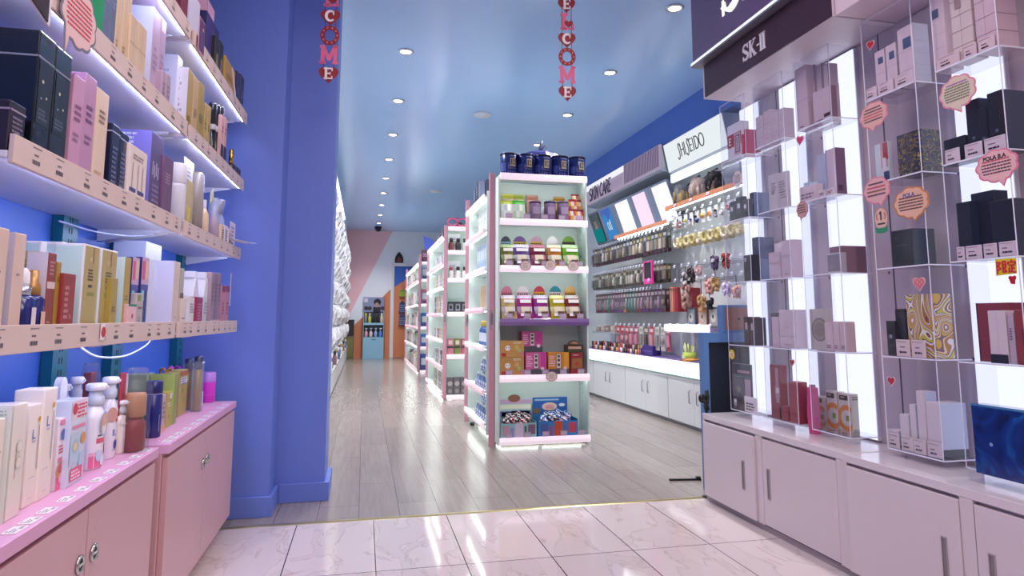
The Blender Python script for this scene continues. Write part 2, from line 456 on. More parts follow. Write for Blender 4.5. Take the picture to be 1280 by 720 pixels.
# ------------------------------------------------------------------ doorway banners spelling WELCOME
RED = M('#8E1420', 0.5); PINKL = M('#E0668C', 0.5); CREAM = M('#F3E6E6', 0.5); SPOT = M('#D9879A', 0.5)
def heart(mb, cx, cz, w, m, y=0.0, d=0.004):
    pts = []
    for i in range(28):
        a = 2 * PI * i / 28
        X = 16 * math.sin(a) ** 3; Z = 13 * math.cos(a) - 5 * math.cos(2 * a) - 2 * math.cos(3 * a) - math.cos(4 * a)
        pts.append((cx + X / 32 * w, cz + Z / 32 * w))
    mb.prism(pts, y - d / 2, y + d / 2, m)
def slab(mb, ch, cx, z0, h, m, y=-0.004):
    if ch == 'M':
        strokes(mb, [[(-.36, 0), (-.36, 1)], [(-.36, 1), (0, .22)], [(0, .22), (.36, 1)], [(.36, 1), (.36, 0)]], .2, m, (cx, y, z0), h, 0.95)
        strokes(mb, [[(-.52, .05), (-.2, .05)], [(.2, .05), (.52, .05)], [(-.52, .95), (-.28, .95)], [(.28, .95), (.52, .95)]], .11, m, (cx, y, z0), h, 0.95)
    elif ch == 'E':
        strokes(mb, [[(-.2, 0), (-.2, 1)]], .2, m, (cx, y, z0), h)
        strokes(mb, [[(-.36, .06), (.34, .06)], [(-.36, .94), (.34, .94)], [(-.2, .5), (.16, .5)]], .12, m, (cx, y, z0), h)
        strokes(mb, [[(.3, .06), (.3, .27)], [(.3, .94), (.3, .73)], [(.14, .4), (.14, .6)]], .1, m, (cx, y, z0), h)
    elif ch == 'C':
        strokes(mb, [arc(.02, .5, .36, .44, 48, 312, 16, .12, .24)], .2, m, (cx, y, z0), h)
        strokes(mb, [[(.27, .62), (.27, .92)]], .12, m, (cx, y, z0), h)
    elif ch == 'O':
        strokes(mb, [arc(0, .5, .40, .44, 90, 450, 26)], .22, m, (cx, y, z0), h)
    elif ch == 'L':
        strokes(mb, [[(-.16, 0), (-.16, 1)]], .24, m, (cx, y, z0), h)
        strokes(mb, [[(-.36, .07), (.42, .07)], [(-.36, .94), (.06, .94)]], .13, m, (cx, y, z0), h)
        strokes(mb, [[(.36, .07), (.36, .36)]], .12, m, (cx, y, z0), h)
    elif ch == 'W':
        strokes(mb, [[(-.42, 1), (-.22, 0)], [(-.22, 0), (0, .7)], [(0, .7), (.22, 0)], [(.22, 0), (.42, 1)]], .18, m, (cx, y, z0), h, 0.95)
def banner(x, label):
    t = thing('welcome_banner', label, 'banner', (x, 3.5, 2.235), -0.1)
    a = MB()
    for s in (-0.028, 0.028): a.tube([(s, 0.003, 0.04), (s, 0.003, 0.945)], 0.0022, RED, 5)
    a.build('cord', t)
    z = 0.0
    for k, ch in enumerate('EMOCLEW'):
        a = MB(); z = 0.107 * k
        if ch in 'EC':
            heart(a, 0, z + 0.053, 0.104, RED); slab(a, ch, 0, z + 0.024, 0.062, CREAM)
        elif ch == 'M' or ch == 'W': slab(a, ch, 0, z + 0.005, 0.097, PINKL, 0.0)
        elif ch == 'O':
            slab(a, ch, 0, z + 0.005, 0.098, RED, 0.0)
            for i in range(10):
                q = 2 * PI * i / 10
                c = (0.039 * math.cos(q), z + 0.054 + 0.043 * math.sin(q))
                a.prism([(c[0] + 0.0045 * math.cos(u), c[1] + 0.0045 * math.sin(u)) for u in (0, 1.05, 2.1, 3.14, 4.2, 5.25)], -0.0052, -0.0042, SPOT)
        else:
            slab(a, ch, 0, z + 0.005, 0.097, PINKL, 0.0); heart(a, 0.01, z + 0.04, 0.05, RED, -0.006)
        a.build({'E': 'letter_heart', 'C': 'letter_heart'}.get(ch, 'letter'), t)
    a = MB(); a.tube([(-0.028, 0.003, 0.86), (0, 0.003, 0.945), (0.028, 0.003, 0.86)], 0.002, RED, 5); a.build('hanger', t)
banner(-0.218, 'red and pink WELCOME letter banner hanging in front of the blue pillar')
banner(1.112, 'red and pink WELCOME letter banner hanging in the doorway under the ceiling lights')
# ------------------------------------------------------------------ left wall: shelves and pink cabinets
LA = math.radians(89.055)                     # the left fittings run a shade off the wall line
LN = (1, -0.0165, 0)
def lx(y, off=0.0): return -0.6751 + 0.0165 * y + off
def onl(px, py, off=0.0): return hit(px, py, LN, -0.6751 + off)
RAIL = M('#DCC6BE', 0.45); RAILG = M('#54505C', 0.5); BOARD = M('#E4E4F0', 0.35); STRIP = glow('#CAD4FF', LED_LEFT); TEAL = M('#10687C', 0.35)
ZL = {'C': 0.93, 'B': 1.29, 'A': 1.642, 'Z': 1.992}
def wall_shelf(y0, y1, lev, label, tags):
    z = ZL[lev]; ym = (y0 + y1) / 2; Ln = y1 - y0
    t = thing('wall_shelf', label, 'shelf', (lx(ym), ym, z), LA)
    a = MB(); a.box(-Ln / 2, 0.011, 0.010, Ln / 2, 0.262, 0.024, BOARD); a.build('board', t, bevel=0.002)
    a = MB(); a.box(-Ln / 2, 0, 0, Ln / 2, 0.010, 0.056, RAIL)
    for u in tags:                              # printed price tags on the rail
        x = -Ln / 2 + u * Ln
        g = random.Random(int(u * 1000) + ord(lev))
        for i in range(3): a.face([(x - .008 + i * .006, -0.0006, 0.031), (x - .004 + i * .006, -0.0006, 0.031), (x - .004 + i * .006, -0.0006, 0.035), (x - .008 + i * .006, -0.0006, 0.035)], RAILG)
        q = x - 0.014
        while q < x + 0.016:
            ww = 0.001 + 0.0025 * g.random()
            a.face([(q, -0.0006, 0.014), (q + ww, -0.0006, 0.014), (q + ww, -0.0006, 0.023), (q, -0.0006, 0.023)], RAILG); q += ww + 0.0014
        a.face([(x - .016, -0.0006, 0.047), (x + .02, -0.0006, 0.047), (x + .02, -0.0006, 0.0485), (x - .016, -0.0006, 0.0485)], RAILG)
    a.build('price_rail', t, bevel=0.0015)
    a = MB(); a.box(-Ln / 2 + 0.03, 0.0125, 0.0062, Ln / 2 - 0.03, 0.0165, 0.0098, STRIP); a.build('light_strip', t)
    for s in (-1, 1):
        a = MB(); a.prism([(0.25, -0.03), (0.26, -0.03), (0.26, 0.0098), (0.06, 0.0098), (0.06, 0.004)], s * (Ln / 2 - 0.012) - 0.003, s * (Ln / 2 - 0.012) + 0.003, BOARD, 'x'); a.build('bracket', t)
    return t
r5 = random.Random(3)
def tg(n): return [(i + 0.5) / n + r5.uniform(-.02, .02) for i in range(n)]
NB, FB = (1.345, 2.482), (2.525, 3.52)
wall_shelf(*NB, 'C', 'lowest near-bay shelf with a red round sticker on its pink price rail', tg(10))
wall_shelf(1.385, 2.482, 'B', 'near-bay shelf that carries the tall black and pink gift boxes', tg(9))
wall_shelf(*NB, 'A', 'near-bay shelf that carries the beige cartons, with a red striped note on its rail', tg(9))
wall_shelf(NB[0], 2.46, 'Z', 'topmost near-bay shelf on the blue left wall, cut by the top edge', tg(8))
wall_shelf(*FB, 'C', 'lowest shelf of the far bay, carrying small ampoule boxes near the blue corner', tg(9))
wall_shelf(*FB, 'B', 'far-bay shelf that carries clear bottles and a jutting white flyer', tg(8))
wall_shelf(*FB, 'A', 'far-bay shelf that carries gold cartons and black bottles', tg(9))
wall_shelf(2.50, FB[1], 'Z', 'topmost far-bay shelf holding purple and navy boxes below a teal post', tg(8))
for y, n in ((2.20, 'teal upright post on the blue wall behind the near shelves, nearest one'), (2.66, 'teal upright post on the blue wall at the joint of near and far shelves'), (3.50, 'teal upright post on the blue wall at the far end of the shelves')):
    a = MB(); a.box(-0.05, 0, 0.56, 0.05, 0.03, 3.1, TEAL)
    for k in range(70): a.box(-0.012, -0.0006, 0.62 + k * 0.035, -0.006, 0.0, 0.638 + k * 0.035, M('#06222F', 0.6)); a.box(0.006, -0.0006, 0.62 + k * 0.035, 0.012, 0, 0.638 + k * 0.035, M('#06222F', 0.6))
    tag(a.build('shelf_post', None, (-0.868, y, 0), PI / 2), n, 'post')

# cables hanging under the shelves
def cable(name, label, pts, r=0.003, col='#B9C2DC'):
    a = MB(); P = [Vector(p) for p in pts]; out = []
    for i in range(len(P) - 1):
        p0 = P[max(0, i - 1)]; p1 = P[i]; p2 = P[i + 1]; p3 = P[min(len(P) - 1, i + 2)]
        for k in range(8):
            t = k / 8
            out.append(0.5 * ((2 * p1) + (p2 - p0) * t + (2 * p0 - 5 * p1 + 4 * p2 - p3) * t * t + (3 * p1 - p0 - 3 * p2 + p3) * t ** 3))
    out.append(P[-1])
    c = out[0].copy()
    a.tube([p - c for p in out], r, M(col, 0.4)); return tag(a.build(name, None, c), label, 'cable')
cable('light_cable', 'pale cable looping below the lowest near shelf of the left wall', [(-0.70, 1.88, 0.926), (-0.70, 2.0, 0.895), (-0.70, 2.2, 0.885), (-0.70, 2.38, 0.905), (-0.70, 2.45, 0.926)])
cable('light_cable', 'pale cable under the near shelf of black and pink boxes', [(-0.86, 2.1, 1.275), (-0.82, 2.25, 1.265), (-0.76, 2.4, 1.27), (-0.72, 2.47, 1.286)])

# pink cabinets -------------------------------------------------------------
PINKC = M('#DDA6C8', 0.38); PINKD = M('#CDA2A8', 0.4); CHROME = M('#C7C7C2', 0.18, 1.0); DARK = M('#17141C', 0.4); GAP = M('#3B2833', 0.6)
def ring_pull(parent, x, z):
    a = MB()
    a.lathe([(0.021, 0), (0.021, 0.004), (0.017, 0.007), (0.013, 0.004), (0.0125, 0.0015)], CHROME, (0, 0, 0), 22)
    a.lathe([(0.0132, 0.0041), (0.002, 0.0042)], DARK, (0, 0, 0), 18)
    a.box(-0.012, -0.003, 0.002, 0.012, 0.003, 0.0055, CHROME)
    o = a.build('finger_pull', parent); o.location = (x, -0.0005, z); o.rotation_euler = (PI / 2, 0, 0)
def pink_cabinet(y0, y1, X, H, label, doors):
    Ln = y1 - y0; t = thing('pink_cabinet', label, 'cabinet', (X, (y0 + y1) / 2, 0), PI / 2)
    a = MB(); a.box(-Ln / 2, 0.022, 0.07, Ln / 2, 0.282, H - 0.03, PINKD); a.build('body', t, bevel=0.002)
    a = MB(); a.box(-Ln / 2, 0.05, 0, Ln / 2, 0.28, 0.0698, PINKD); a.build('plinth', t)
    a = MB(); a.box(-Ln / 2, 0, H - 0.0298, Ln / 2, 0.284, H, PINKC); a.build('top', t, bevel=0.002)
    for u0, u1, pu in doors:
        x0, x1 = u0 - (y0 + y1) / 2, u1 - (y0 + y1) / 2
        a = MB(); a.box(0, 0.004, 0, x1 - x0, 0.0215, H - 0.118, PINKD)
        d = a.build('door', t, (x0, 0, 0.075), bevel=0.0015)
        for p, z in pu: ring_pull(d, p - (y0 + y1) / 2 - x0, z - 0.075 + 0.004 * 0)
        for ch in d.children: ch.location.y = 0.0035
    return t
pink_cabinet(1.25, 2.292, -0.611, 0.60, 'near pink cabinet with two round pulls, under the white pump bottles', [(1.262, 1.77, [(1.735, 0.445)]), (1.776, 2.275, [(1.815, 0.445)])])
pink_cabinet(2.332, 3.46, -0.592, 0.60, 'far pink cabinet with a pair of pulls, against the blue corner', [(2.345, 2.858, [(2.828, 0.437)]), (2.862, 3.445, [(2.893, 0.444)])])
PLAB = M('#F6F0F4', 0.5); PLT = M('#8C8590', 0.5)
def price_sticker(x, y, z, rz, label, group):
    a = MB(); a.box(-0.024, -0.013, 0, 0.024, 0.013, 0.0012, PLAB)
    for i, (q, e) in enumerate(((0.006, 0.3), (0.0, 0.7), (-0.006, 0.5))): a.face([(-0.019, q, 0.0017), (-0.019 + 0.036 * e, q, 0.0017), (-0.019 + 0.036 * e, q + 0.003, 0.0017), (-0.019, q + 0.003, 0.0017)], PLT)
    for i in range(6): a.face([(0.004 + i * .0025, -0.010, 0.0017), (0.0055 + i * .0025, -0.010, 0.0017), (0.0055 + i * .0025, -0.003, 0.0017), (0.004 + i * .0025, -0.003, 0.0017)], RAILG)
    return tag(a.build('price_sticker', None, (x, y, z + 0.0004), rz), label, 'label', group)
for y in (1.47, 1.53, 1.6, 1.69, 1.78, 1.87, 1.96, 2.06, 2.15, 2.24):
    price_sticker(-0.634, y, 0.60, PI / 2 + r5.uniform(-.08, .08), 'white price sticker on the top edge of the near pink cabinet', 'price stickers on the near pink cabinet')
for y in (2.39, 2.46, 2.54, 2.64, 2.75, 2.85, 2.95, 3.06, 3.2, 3.32):
    price_sticker(-0.616, y, 0.60, PI / 2 + r5.uniform(-.08, .08), 'white price sticker on the top edge of the far pink cabinet', 'price stickers on the far pink cabinet')

# ------------------------------------------------------------------ products on the left shelves
def Lc(n, f, lev, d, col, ps, name, label, off=-0.02, cat='box', rough=0.4, coat=0.0, ztop=None, group=None):
    """carton on a left shelf: near and far top corners of its front as measured in the photo"""
    zb = (ZL[lev] + 0.0245) if isinstance(lev, str) else lev
    a = onl(n[0], n[1], off); b = onl(f[0], f[1], off)
    Wd = (b.y - a.y) * 0.975; H = (ztop if ztop else a.z) - zb; ym = (a.y + b.y) / 2
    c = Vector((lx(ym, off), ym, zb)) - Vector((math.cos(LA - PI / 2), math.sin(LA - PI / 2), 0)) * (d / 2)
    return carton(c, LA, Wd, d, H, col, ps, name, label, cat, group, rough, coat)
GOLD = '#B59A4E'; TXT = '#6A5E66'
# near bay, shelf B
Lc((14, 124), (33.4, 139), 'B', .07, '#2A2234', [('f', 0, 1, .80, .84, '#9C8FA8'), ('l', 0, 1, .80, .84, '#9C8FA8'), ('T', 'f', .15, .85, .7, 5, .09, '#7A6A84')], 'perfume_box', 'small dark plum box in front of the tall black gift boxes', -0.012)
for (n, f, wh) in (((51, 37), (71, 55.5), 'nearer'), ((71.3, 55.8), (91, 75), 'farther')):
    Lc(n, f, 'B', .15, '#10141E', [('f', 0, 1, .795, .81, '#8E8FA2'), ('l', 0, 1, .795, .81, '#8E8FA2'), ('f', .1, .9, .3, .78, '#1D2936'), ('T', 'f', .2, .8, .42, 3, .03, '#5C6878'), ('O', 'f', .35, .63, .004, '#E8D9B4'), ('O', 'f', .62, .52, .003, '#E8D9B4'), ('O', 'f', .3, .5, .0025, '#C8C9D8')], 'gift_box', 'tall black gift box with gold specks, %s of the pair on the left shelf' % wh, rough=0.2, coat=.4)
Lc((94, 91), (107.5, 104.5), 'B', .07, '#C795B4', [('T', 'f', .2, .8, .72, 3, .06, '#8B5F82'), ('T', 'f', .2, .8, .45, 2, .05, '#9B6F92'), ('T', 'f', .2, .8, .08, 1, .03, '#6B4F72')], 'lotion_box', 'slim pink carton beside the tall black boxes, nearer of two')
Lc((108.5, 90), (122.3, 103), 'B', .07, '#BC8DB0', [('T', 'f', .2, .8, .72, 3, .06, '#7B5578'), ('T', 'f', .2, .8, .45, 2, .05, '#8B658A'), ('T', 'f', .2, .8, .08, 1, .03, '#5B4568')], 'lotion_box', 'slim pink carton touching the cream carton, farther of two')
Lc((122.6, 108), (137.4, 122.3), 'B', .07, '#E2C9B2', [('T', 'f', .25, .8, .8, 3, .05, '#8E7A66'), ('T', 'f', .2, .8, .2, 4, .035, '#C7AE98')], 'lotion_box', 'slim cream carton between the pink cartons and the navy pair')
for n, f, wh in (((141, 153), (151, 162.5), 'nearer'), ((151.2, 162.7), (162, 172.5), 'farther')):
    Lc(n, f, 'B', .09, '#1C1F40', [('f', 0, 1, .88, .9, '#A9B0D0'), ('l', 0, 1, .88, .9, '#A9B0D0'), ('T', 'f', .15, .85, .7, 9, .065, '#5A618C')], 'cream_box', 'short navy carton with silver band, %s of the two' % wh, rough=.2)
Lc((162.5, 177.5), (185, 195), 'B', .05, '#EADBD2', [('T', 'f', .2, .85, .86, 2, .05, '#A28C88'), ('f', .2, .24, .3, .72, '#B9A59E'), ('f', .5, .54, .3, .72, '#B9A59E'), ('f', .75, .79, .3, .72, '#B9A59E'), ('f', .1, .42, .24, .3, '#3A3F86'), ('f', .52, .88, .24, .3, '#3A3F86'), ('T', 'f', .2, .8, .16, 2, .05, '#B9A59E')], 'serum_box', 'short cream carton with two blue marks in front of the purple fireworks box', 0.0 - .012)
Lc((190.5, 163), (205, 178.5), 'B', .10, '#5D4A78', [('l', 0, 1, 0, 1, '#8C84D8'), ('T', 'l', .1, .6, .97, 3, .05, '#F2F0FF'), ('f', .18, .24, .5, .66, '#D9D2E6'), ('f', .32, .38, .47, .62, '#D9D2E6'), ('f', .46, .52, .5, .66, '#D9D2E6'), ('f', .6, .66, .47, .62, '#D9D2E6'), ('T', 'f', .2, .8, .4, 4, .06, '#8878A4')], 'gift_box', 'purple box with white firework lines on its lavender side', -0.028)
Lc((205.5, 192.5), (217.5, 203), 'B', .08, '#6E4B6E', [('T', 'f', .2, .8, .75, 4, .045, '#B78FAA'), ('T', 'f', .2, .6, .12, 1, .03, '#B78FAA')], 'gift_box', 'plain mauve carton at the far end of the near shelf beside the purple box')
# bottle maker
def at_l(px, py, off, zb):
    """foot point on a left shelf under a measured top point"""
    p = onl(px, py, off); return Vector((p.x, p.y, zb)), p.z - zb
def bottle(loc, rz, name, label, parts, cat='bottle', group=None):
    """parts: (part name, profile [(r,z)], material, sy)"""
    t = thing(name, label, cat, loc, rz, group)
    for p in parts:
        nm, prof, m = p[:3]; sy = p[3] if len(p) > 3 else 1.0
        a = MB(); a.lathe(prof, m, (0, 0, 0), 22, 1.0, sy)
        if len(p) > 4: p[4](a)
        a.build(nm, t)
    return t
CLR = clear('#E8ECF6', 0.72); CLRG = clear('#E9DFB8', 0.55)
W1 = M('#EDEDF4', 0.3)
# far bay, shelf B
zb = ZL['B'] + 0.0245
c, h = at_l(221, 205, -0.055, zb)
bottle(c, LA, 'lotion_jar', 'white frosted cylinder bottle at the near end of the clear bottles shelf', [('body', [(.030, 0), (.036, .004), (.036, h * .66), (.034, h * .7)], M('#DDDDE8', .35)), ('cap', [(.034, h * .70), (.037, h * .71), (.037, h * .97), (.034, h)], W1)])
c, h = at_l(240, 213, -0.075, zb)
Lc((231, 195), (243, 207), 'B', .002, '#E9EAF2', [('T', 'f', .2, .8, .9, 3, .05, '#9AA0B0')], 'tester_card', 'white tester card standing up behind the frosted white bottle', -0.06, 'card')
Lc((233, 222), (243, 229), 'B', .035, CLRG, [('f', .3, .7, .1, .5, '#D8C24A')], 'perfume_pack', 'clear pack with a yellow mark next to the frosted white bottle', -0.03, 'bottle')
c, h = at_l(247, 216, -0.05, zb)
bottle(c, LA, 'perfume_bottle', 'round gold and clear bottle in the middle of the far shelf', [('body', [(.022, 0), (.026, .004), (.026, h * .9), (.02, h)], M('#9E7B50', .15, .2)), ('sleeve', [(.0275, .0), (.0278, h * .6), (.0278, h * .98)], CLR)])
c, h = at_l(256, 240, -0.05, zb)
t = bottle(c, LA, 'serum_bottle', 'slim peach bottle wearing a tilted yellow paper tag', [('body', [(.02, 0), (.023, .004), (.021, h * .55), (.009, h * .68)], M('#E2C3A2', .2)), ('cap', [(.009, h * .68), (.01, h * .69), (.01, h * .84)], W1)])
a = MB(); a.box(-.03, -.001, -.025, .03, .001, .025, M('#EFEFD0', .5)); a.box(-.03, -.0016, -.025, .03, -.0011, -.017, M('#CBD44A', .5)); o = a.build('paper_tag', t, (.012, -.026, h * .93)); o.rotation_euler = (0.1, -0.5, 0)
c, h = at_l(268, 248, -0.05, zb)
bottle(c, LA, 'serum_bottle', 'clear pink bottle with a white pump just right of the tagged bottle', [('body', [(.02, 0), (.024, .004), (.022, h * .5), (.012, h * .62)], M('#D8A6A8', .15)), ('pump', [(.012, h * .62), (.008, h * .66), (.008, h * .76), (.014, h * .78), (.012, h * .84)], W1), ('overcap', [(.026, h * .1), (.027, h * .6), (.022, h)], CLR)])
c, h = at_l(275, 250, -0.06, zb)
bottle(c, LA, 'toner_bottle', 'clear bottle with a grey cone cap behind the pink pump bottle', [('body', [(.022, 0), (.026, .004), (.025, h * .6), (.014, h * .72)], CLR), ('fill', [(.019, .006), (.023, .01), (.021, h * .35)], M('#D8D46A', .2)), ('cap', [(.016, h * .72), (.024, h * .98), (.02, h)], M('#8D8EA4', .3))])
for n, f, cl, lb in (((277, 280), (281, 283), '#E5CBB4', 'tiny beige box at the far end of the clear bottles, nearest of three'), ((281.5, 281), (285.5, 284), '#DDD4E4', 'tiny white box at the far end of the clear bottles, middle of three'), ((286, 285), (289.5, 288), '#E9C9C2', 'tiny blush box at the far end of the clear bottles, third of three')):
    Lc(n, f, 'B', .03, cl, [('T', 'f', .2, .8, .8, 5, .1, '#6E5A5A'), ('f', .15, .85, .1, .3, '#C79A84')], 'sample_box', lb, -0.015)
Lc((288, 276), (294.5, 282), 'B', .002, '#E6DDEA', [('T', 'f', .2, .8, .85, 5, .12, '#8A7A9A')], 'tester_card', 'white card standing at the blue corner end of the far shelf', -0.03, 'card')
a = MB(); a.box(-.07, -.04, 0, .07, .04, .0012, M('#E3E0F0', .5)); o = tag(a.build('flyer', None, (-0.60, 3.38, 1.368), 0.9), 'white flyer jutting out over the rail near the blue corner', 'flyer'); o.rotation_euler = (0.06, 0.05, 0.9)
# near bay, shelf A
TAN = '#D8BE9F'
Lc((110, -10), (130, 22), 'A', .12, '#1E9A5C', [('f', 0, .18, 0, 1, '#17824E'), ('T', 'f', .3, .9, .8, 3, .05, '#BFE8CC')], 'gift_box', 'bright green box at the top left, half cut by the picture edge', -0.02, ztop=1.93)
for n, f, lb in (((131, -6), (139, 6), 'grey-blue flat box next to the bright green box, nearer of two'), ((139.3, 5), (146, 12), 'grey-blue flat box against the beige cartons, farther of two')):
    Lc(n, f, 'A', .10, '#66718E', [('T', 'f', .2, .8, .6, 2, .04, '#8C96B0')], 'gift_box', lb, ztop=1.93)
for n, f, lb in (((147, 0), (155, 10), 'tall beige carton at the top left, first of the two tall beige ones'), ((155.3, 2), (165, 14), 'tall beige carton at the top left, second of the two tall beige ones')):
    Lc(n, f, 'A', .09, TAN, [('f', .45, .55, 0, 1, '#E2CAAE'), ('T', 'f', .15, .45, .3, 3, .05, '#A48C70')], 'lotion_box', lb, ztop=1.905)
for n, f, lb in (((164.5, 16), (174.5, 27), 'shorter beige carton standing before the tall white box, nearer one'), ((174.8, 27), (184.5, 37), 'shorter beige carton standing before the tall white box, farther one')):
    Lc(n, f, 'A', .045, TAN, [('f', 0, 1, .55, .565, '#B09A7E'), ('f', .45, .47, .56, 1, '#B09A7E'), ('f', .45, .47, 0, .55, '#C4AC90')], 'cream_box', lb, -0.012)
Lc((193, 8), (202, 19), 'A', .10, '#BFA4BE', [('l', 0, 1, 0, 1, '#E6E8FA'), ('T', 'f', .2, .8, .6, 4, .07, '#9C83A2')], 'gift_box', 'tall box with white side and lilac front beside the beige cartons', -0.03)
Lc((202.3, 19.5), (209, 28), 'A', .09, '#B79AB8', [('f', .1, .8, .85, .97, '#E2C3B4'), ('T', 'f', .2, .8, .6, 4, .07, '#947C9C')], 'gift_box', 'tall lilac box with a peach label at its top corner', -0.03)
for n, f, lb in (((203.5, 87), (208.5, 92), 'low lilac sachet box near the end of the beige carton shelf, nearer'), ((209, 91), (214, 97), 'low lilac sachet box near the end of the beige carton shelf, farther')):
    Lc(n, f, 'A', .04, '#B9A0B4', [('T', 'f', .2, .8, .7, 4, .12, '#8A7490')], 'sachet_box', lb, -0.012)
Lc((223, 68), (229, 74), 'A', .12, '#DFE2F8', [('T', 'l', .2, .8, .8, 3, .05, '#AEB4D4')], 'gift_box', 'plain white box glowing at the joint of near and far shelves', -0.05)
# speech bubble note on the rail
def bubble_pts(w, h, n=9, amp=0.1, tail=None):
    pts = []
    for i in range(n * 6):
        a = 2 * PI * i / (n * 6); r = 1 + amp * (abs(math.sin(n * a / 2)) - 0.6)
        x, z = w / 2 * r * math.cos(a), h / 2 * r * math.sin(a)
        if tail and abs(a - tail[0]) < 0.12: x, z = tail[1], tail[2]
        pts.append((x, z))
    return pts
def bubble(name, label, loc, rz, w, h, rim, fill, lines, tail=(4.45, -.01, -.065), n=9, tilt=0.0, word=None):
    a = MB()
    a.prism([(x * 1.10, z * 1.10) for x, z in bubble_pts(w, h, n, .1, tail)], -0.0012, 0, M(rim, .4))
    a.prism(bubble_pts(w, h, n, .1, tail), -0.0020, -0.0013, M(fill, .4))
    r = random.Random(int(w * 1e4) + len(lines))
    z = h * .30
    step = h * .62 / max(1, len(lines))
    for c in lines:
        half = w / 2 * math.sqrt(max(0.1, 1 - (z / (h / 2)) ** 2)) * 0.78
        x = -half
        while x < half - 0.002:
            L = min(half - x, 0.004 + 0.008 * r.random())
            a.face([(x, -0.0026, z - step * .33), (x + L * .8, -0.0026, z - step * .33), (x + L * .8, -0.0026, z + step * .12), (x, -0.0026, z + step * .12)], M(c, .5)); x += L
        z -= step
    if word: font_mesh(a, word[0], word[1], M(word[2], .5), (word[3], -0.0024, word[4]), 1, 0.0006, 0.0003)
    o = a.build(name, None, loc, rz)
    o.rotation_euler = (0, tilt, rz)
    return tag(o, label, 'note')
p = onl(99, 22, 0.006)
bubble('speech_bubble_note', 'grey-edged note with red striped writing clipped to the upper left rail', p, LA, .165, .135, '#7E7A8A', '#EBC6C2', ['#D8485C'] * 8, (4.0, -.055, -.10), 10)
# far bay, shelf A
Lc((236, 84), (243, 93), 'A', .10, GOLD, [('l', 0, 1, 0, 1, '#E2E0EC'), ('T', 'l', .2, .85, .85, 9, .08, '#A8A6B8'), ('T', 'f', .2, .8, .3, 2, .05, '#7A6430')], 'lotion_box', 'gold-fronted carton with lined white side on the upper far shelf')
Lc((243.5, 94), (249.5, 100), 'A', .08, '#C4A777', [('T', 'f', .2, .8, .5, 3, .05, '#8A7048')], 'lotion_box', 'tan carton next to the white-sided gold carton, second in line')
Lc((250.5, 101), (256.5, 108), 'A', .08, '#A89040', [('T', 'f', .2, .8, .5, 3, .05, '#6E5C28')], 'lotion_box', 'olive gold carton, third in line on the upper far shelf')
for i, (n, f) in enumerate((((257, 128), (260.5, 131)), ((261, 131), (264.5, 135)))):
    Lc(n, f, 'A', .05, '#B89F58', [('T', 'f', .2, .8, .6, 2, .08, '#7A6430')], 'cream_box', 'short gold carton before the black bottles, %s one' % ('nearer', 'farther')[i])
zb = ZL['A'] + .0245
for i, px in enumerate((266, 270.5, 275)):
    c, h = at_l(px, 129 + 2 * i, -0.05, zb)
    bottle(c, LA, 'tonic_bottle', 'black bottle with a grey band on the upper far shelf, %s of three' % ('nearest', 'middle', 'farthest')[i], [('body', [(.017, 0), (.019, .003), (.019, h * .55)], M('#15141A', .2)), ('band', [(.0192, h * .55), (.0194, h * .56), (.0194, h * .64)], M('#A9A4A8', .3)), ('cap', [(.018, h * .64), (.018, h * .97), (.015, h)], M('#23222C', .25))])
for i, (n, f) in enumerate((((278, 143), (281, 146)), ((281.5, 146), (284.5, 150)))):
    Lc(n, f, 'A', .045, '#D6A8A4', [('f', 0, 1, 0, .45, '#241C26'), ('T', 'f', .2, .8, .8, 2, .08, '#8E6468')], 'tonic_box', 'pink carton with black foot past the black bottles, %s one' % ('nearer', 'farther')[i])
c, h = at_l(289.5, 187, -0.03, zb)
bottle(c, LA, 'nail_polish_bottle', 'tiny dark bottle with a gold cap standing alone past the pink cartons', [('body', [(.014, 0), (.016, .003), (.016, h * .45), (.008, h * .52)], M('#241A18', .15)), ('cap', [(.009, h * .52), (.011, h * .53), (.010, h)], M('#C79A3C', .2, .9))])
for i, (n, f) in enumerate((((293, 205), (296.5, 208)), ((297.5, 209), (301, 213)))):
    Lc(n, f, 'A', .03, '#2E2B48', [('T', 'f', .2, .8, .6, 1, .2, '#8888B0')], 'sample_box', 'tiny navy box at the far end of the upper far shelf, %s one' % ('nearer', 'farther')[i])
# shelf Z, near and far bays
Lc((229, -20), (236, -8), 'Z', .10, '#7C3040', [], 'gift_box', 'maroon box on the topmost near shelf, cut by the picture edge', ztop=2.28)
Lc((237, -8), (250, 20), 'Z', .08, '#DAD6EC', [('f', 0, 1, 0, .35, '#7A3344'), ('l', 0, 1, 0, 1, '#E6E2F4')], 'gift_box', 'white box with maroon lower edge on the topmost near shelf', -0.05, ztop=2.26)
Lc((259, 9), (268, 18), 'Z', .10, '#3A2C6E', [('f', 0, 1, .82, 1, '#C79AB4'), ('l', 0, 1, .82, 1, '#C79AB4'), ('l', 0, 1, 0, .82, '#251C54')], 'gift_box', 'deep purple box with a pink lid on the topmost far shelf', -0.03, ztop=2.30)
Lc((268.5, 20), (275, 28), 'Z', .08, '#2C2560', [('f', .3, .7, .3, .7, '#5A4E94')], 'gift_box', 'indigo carton between the purple box and the black cartons', -0.03, ztop=2.25)
p = onl(252, 46, 0.008)
a = MB(); a.box(-.04, -.001, -.065, .04, .001, .065, M('#D9A8C0', .4)); a.box(-.036, -.0018, -.061, .036, -.0011, .061, M('#5A3468', .4)); a.prism([(.012 + .007 * math.cos(u), .03 + .007 * math.sin(u)) for u in (0, .8, 1.6, 2.4, 3.2, 4, 4.8, 5.6)], -.0024, -.0019, M('#E0B86A', .4))
tag(a.build('shelf_card', None, p, LA), 'upright purple card clipped to the topmost far rail', 'card')
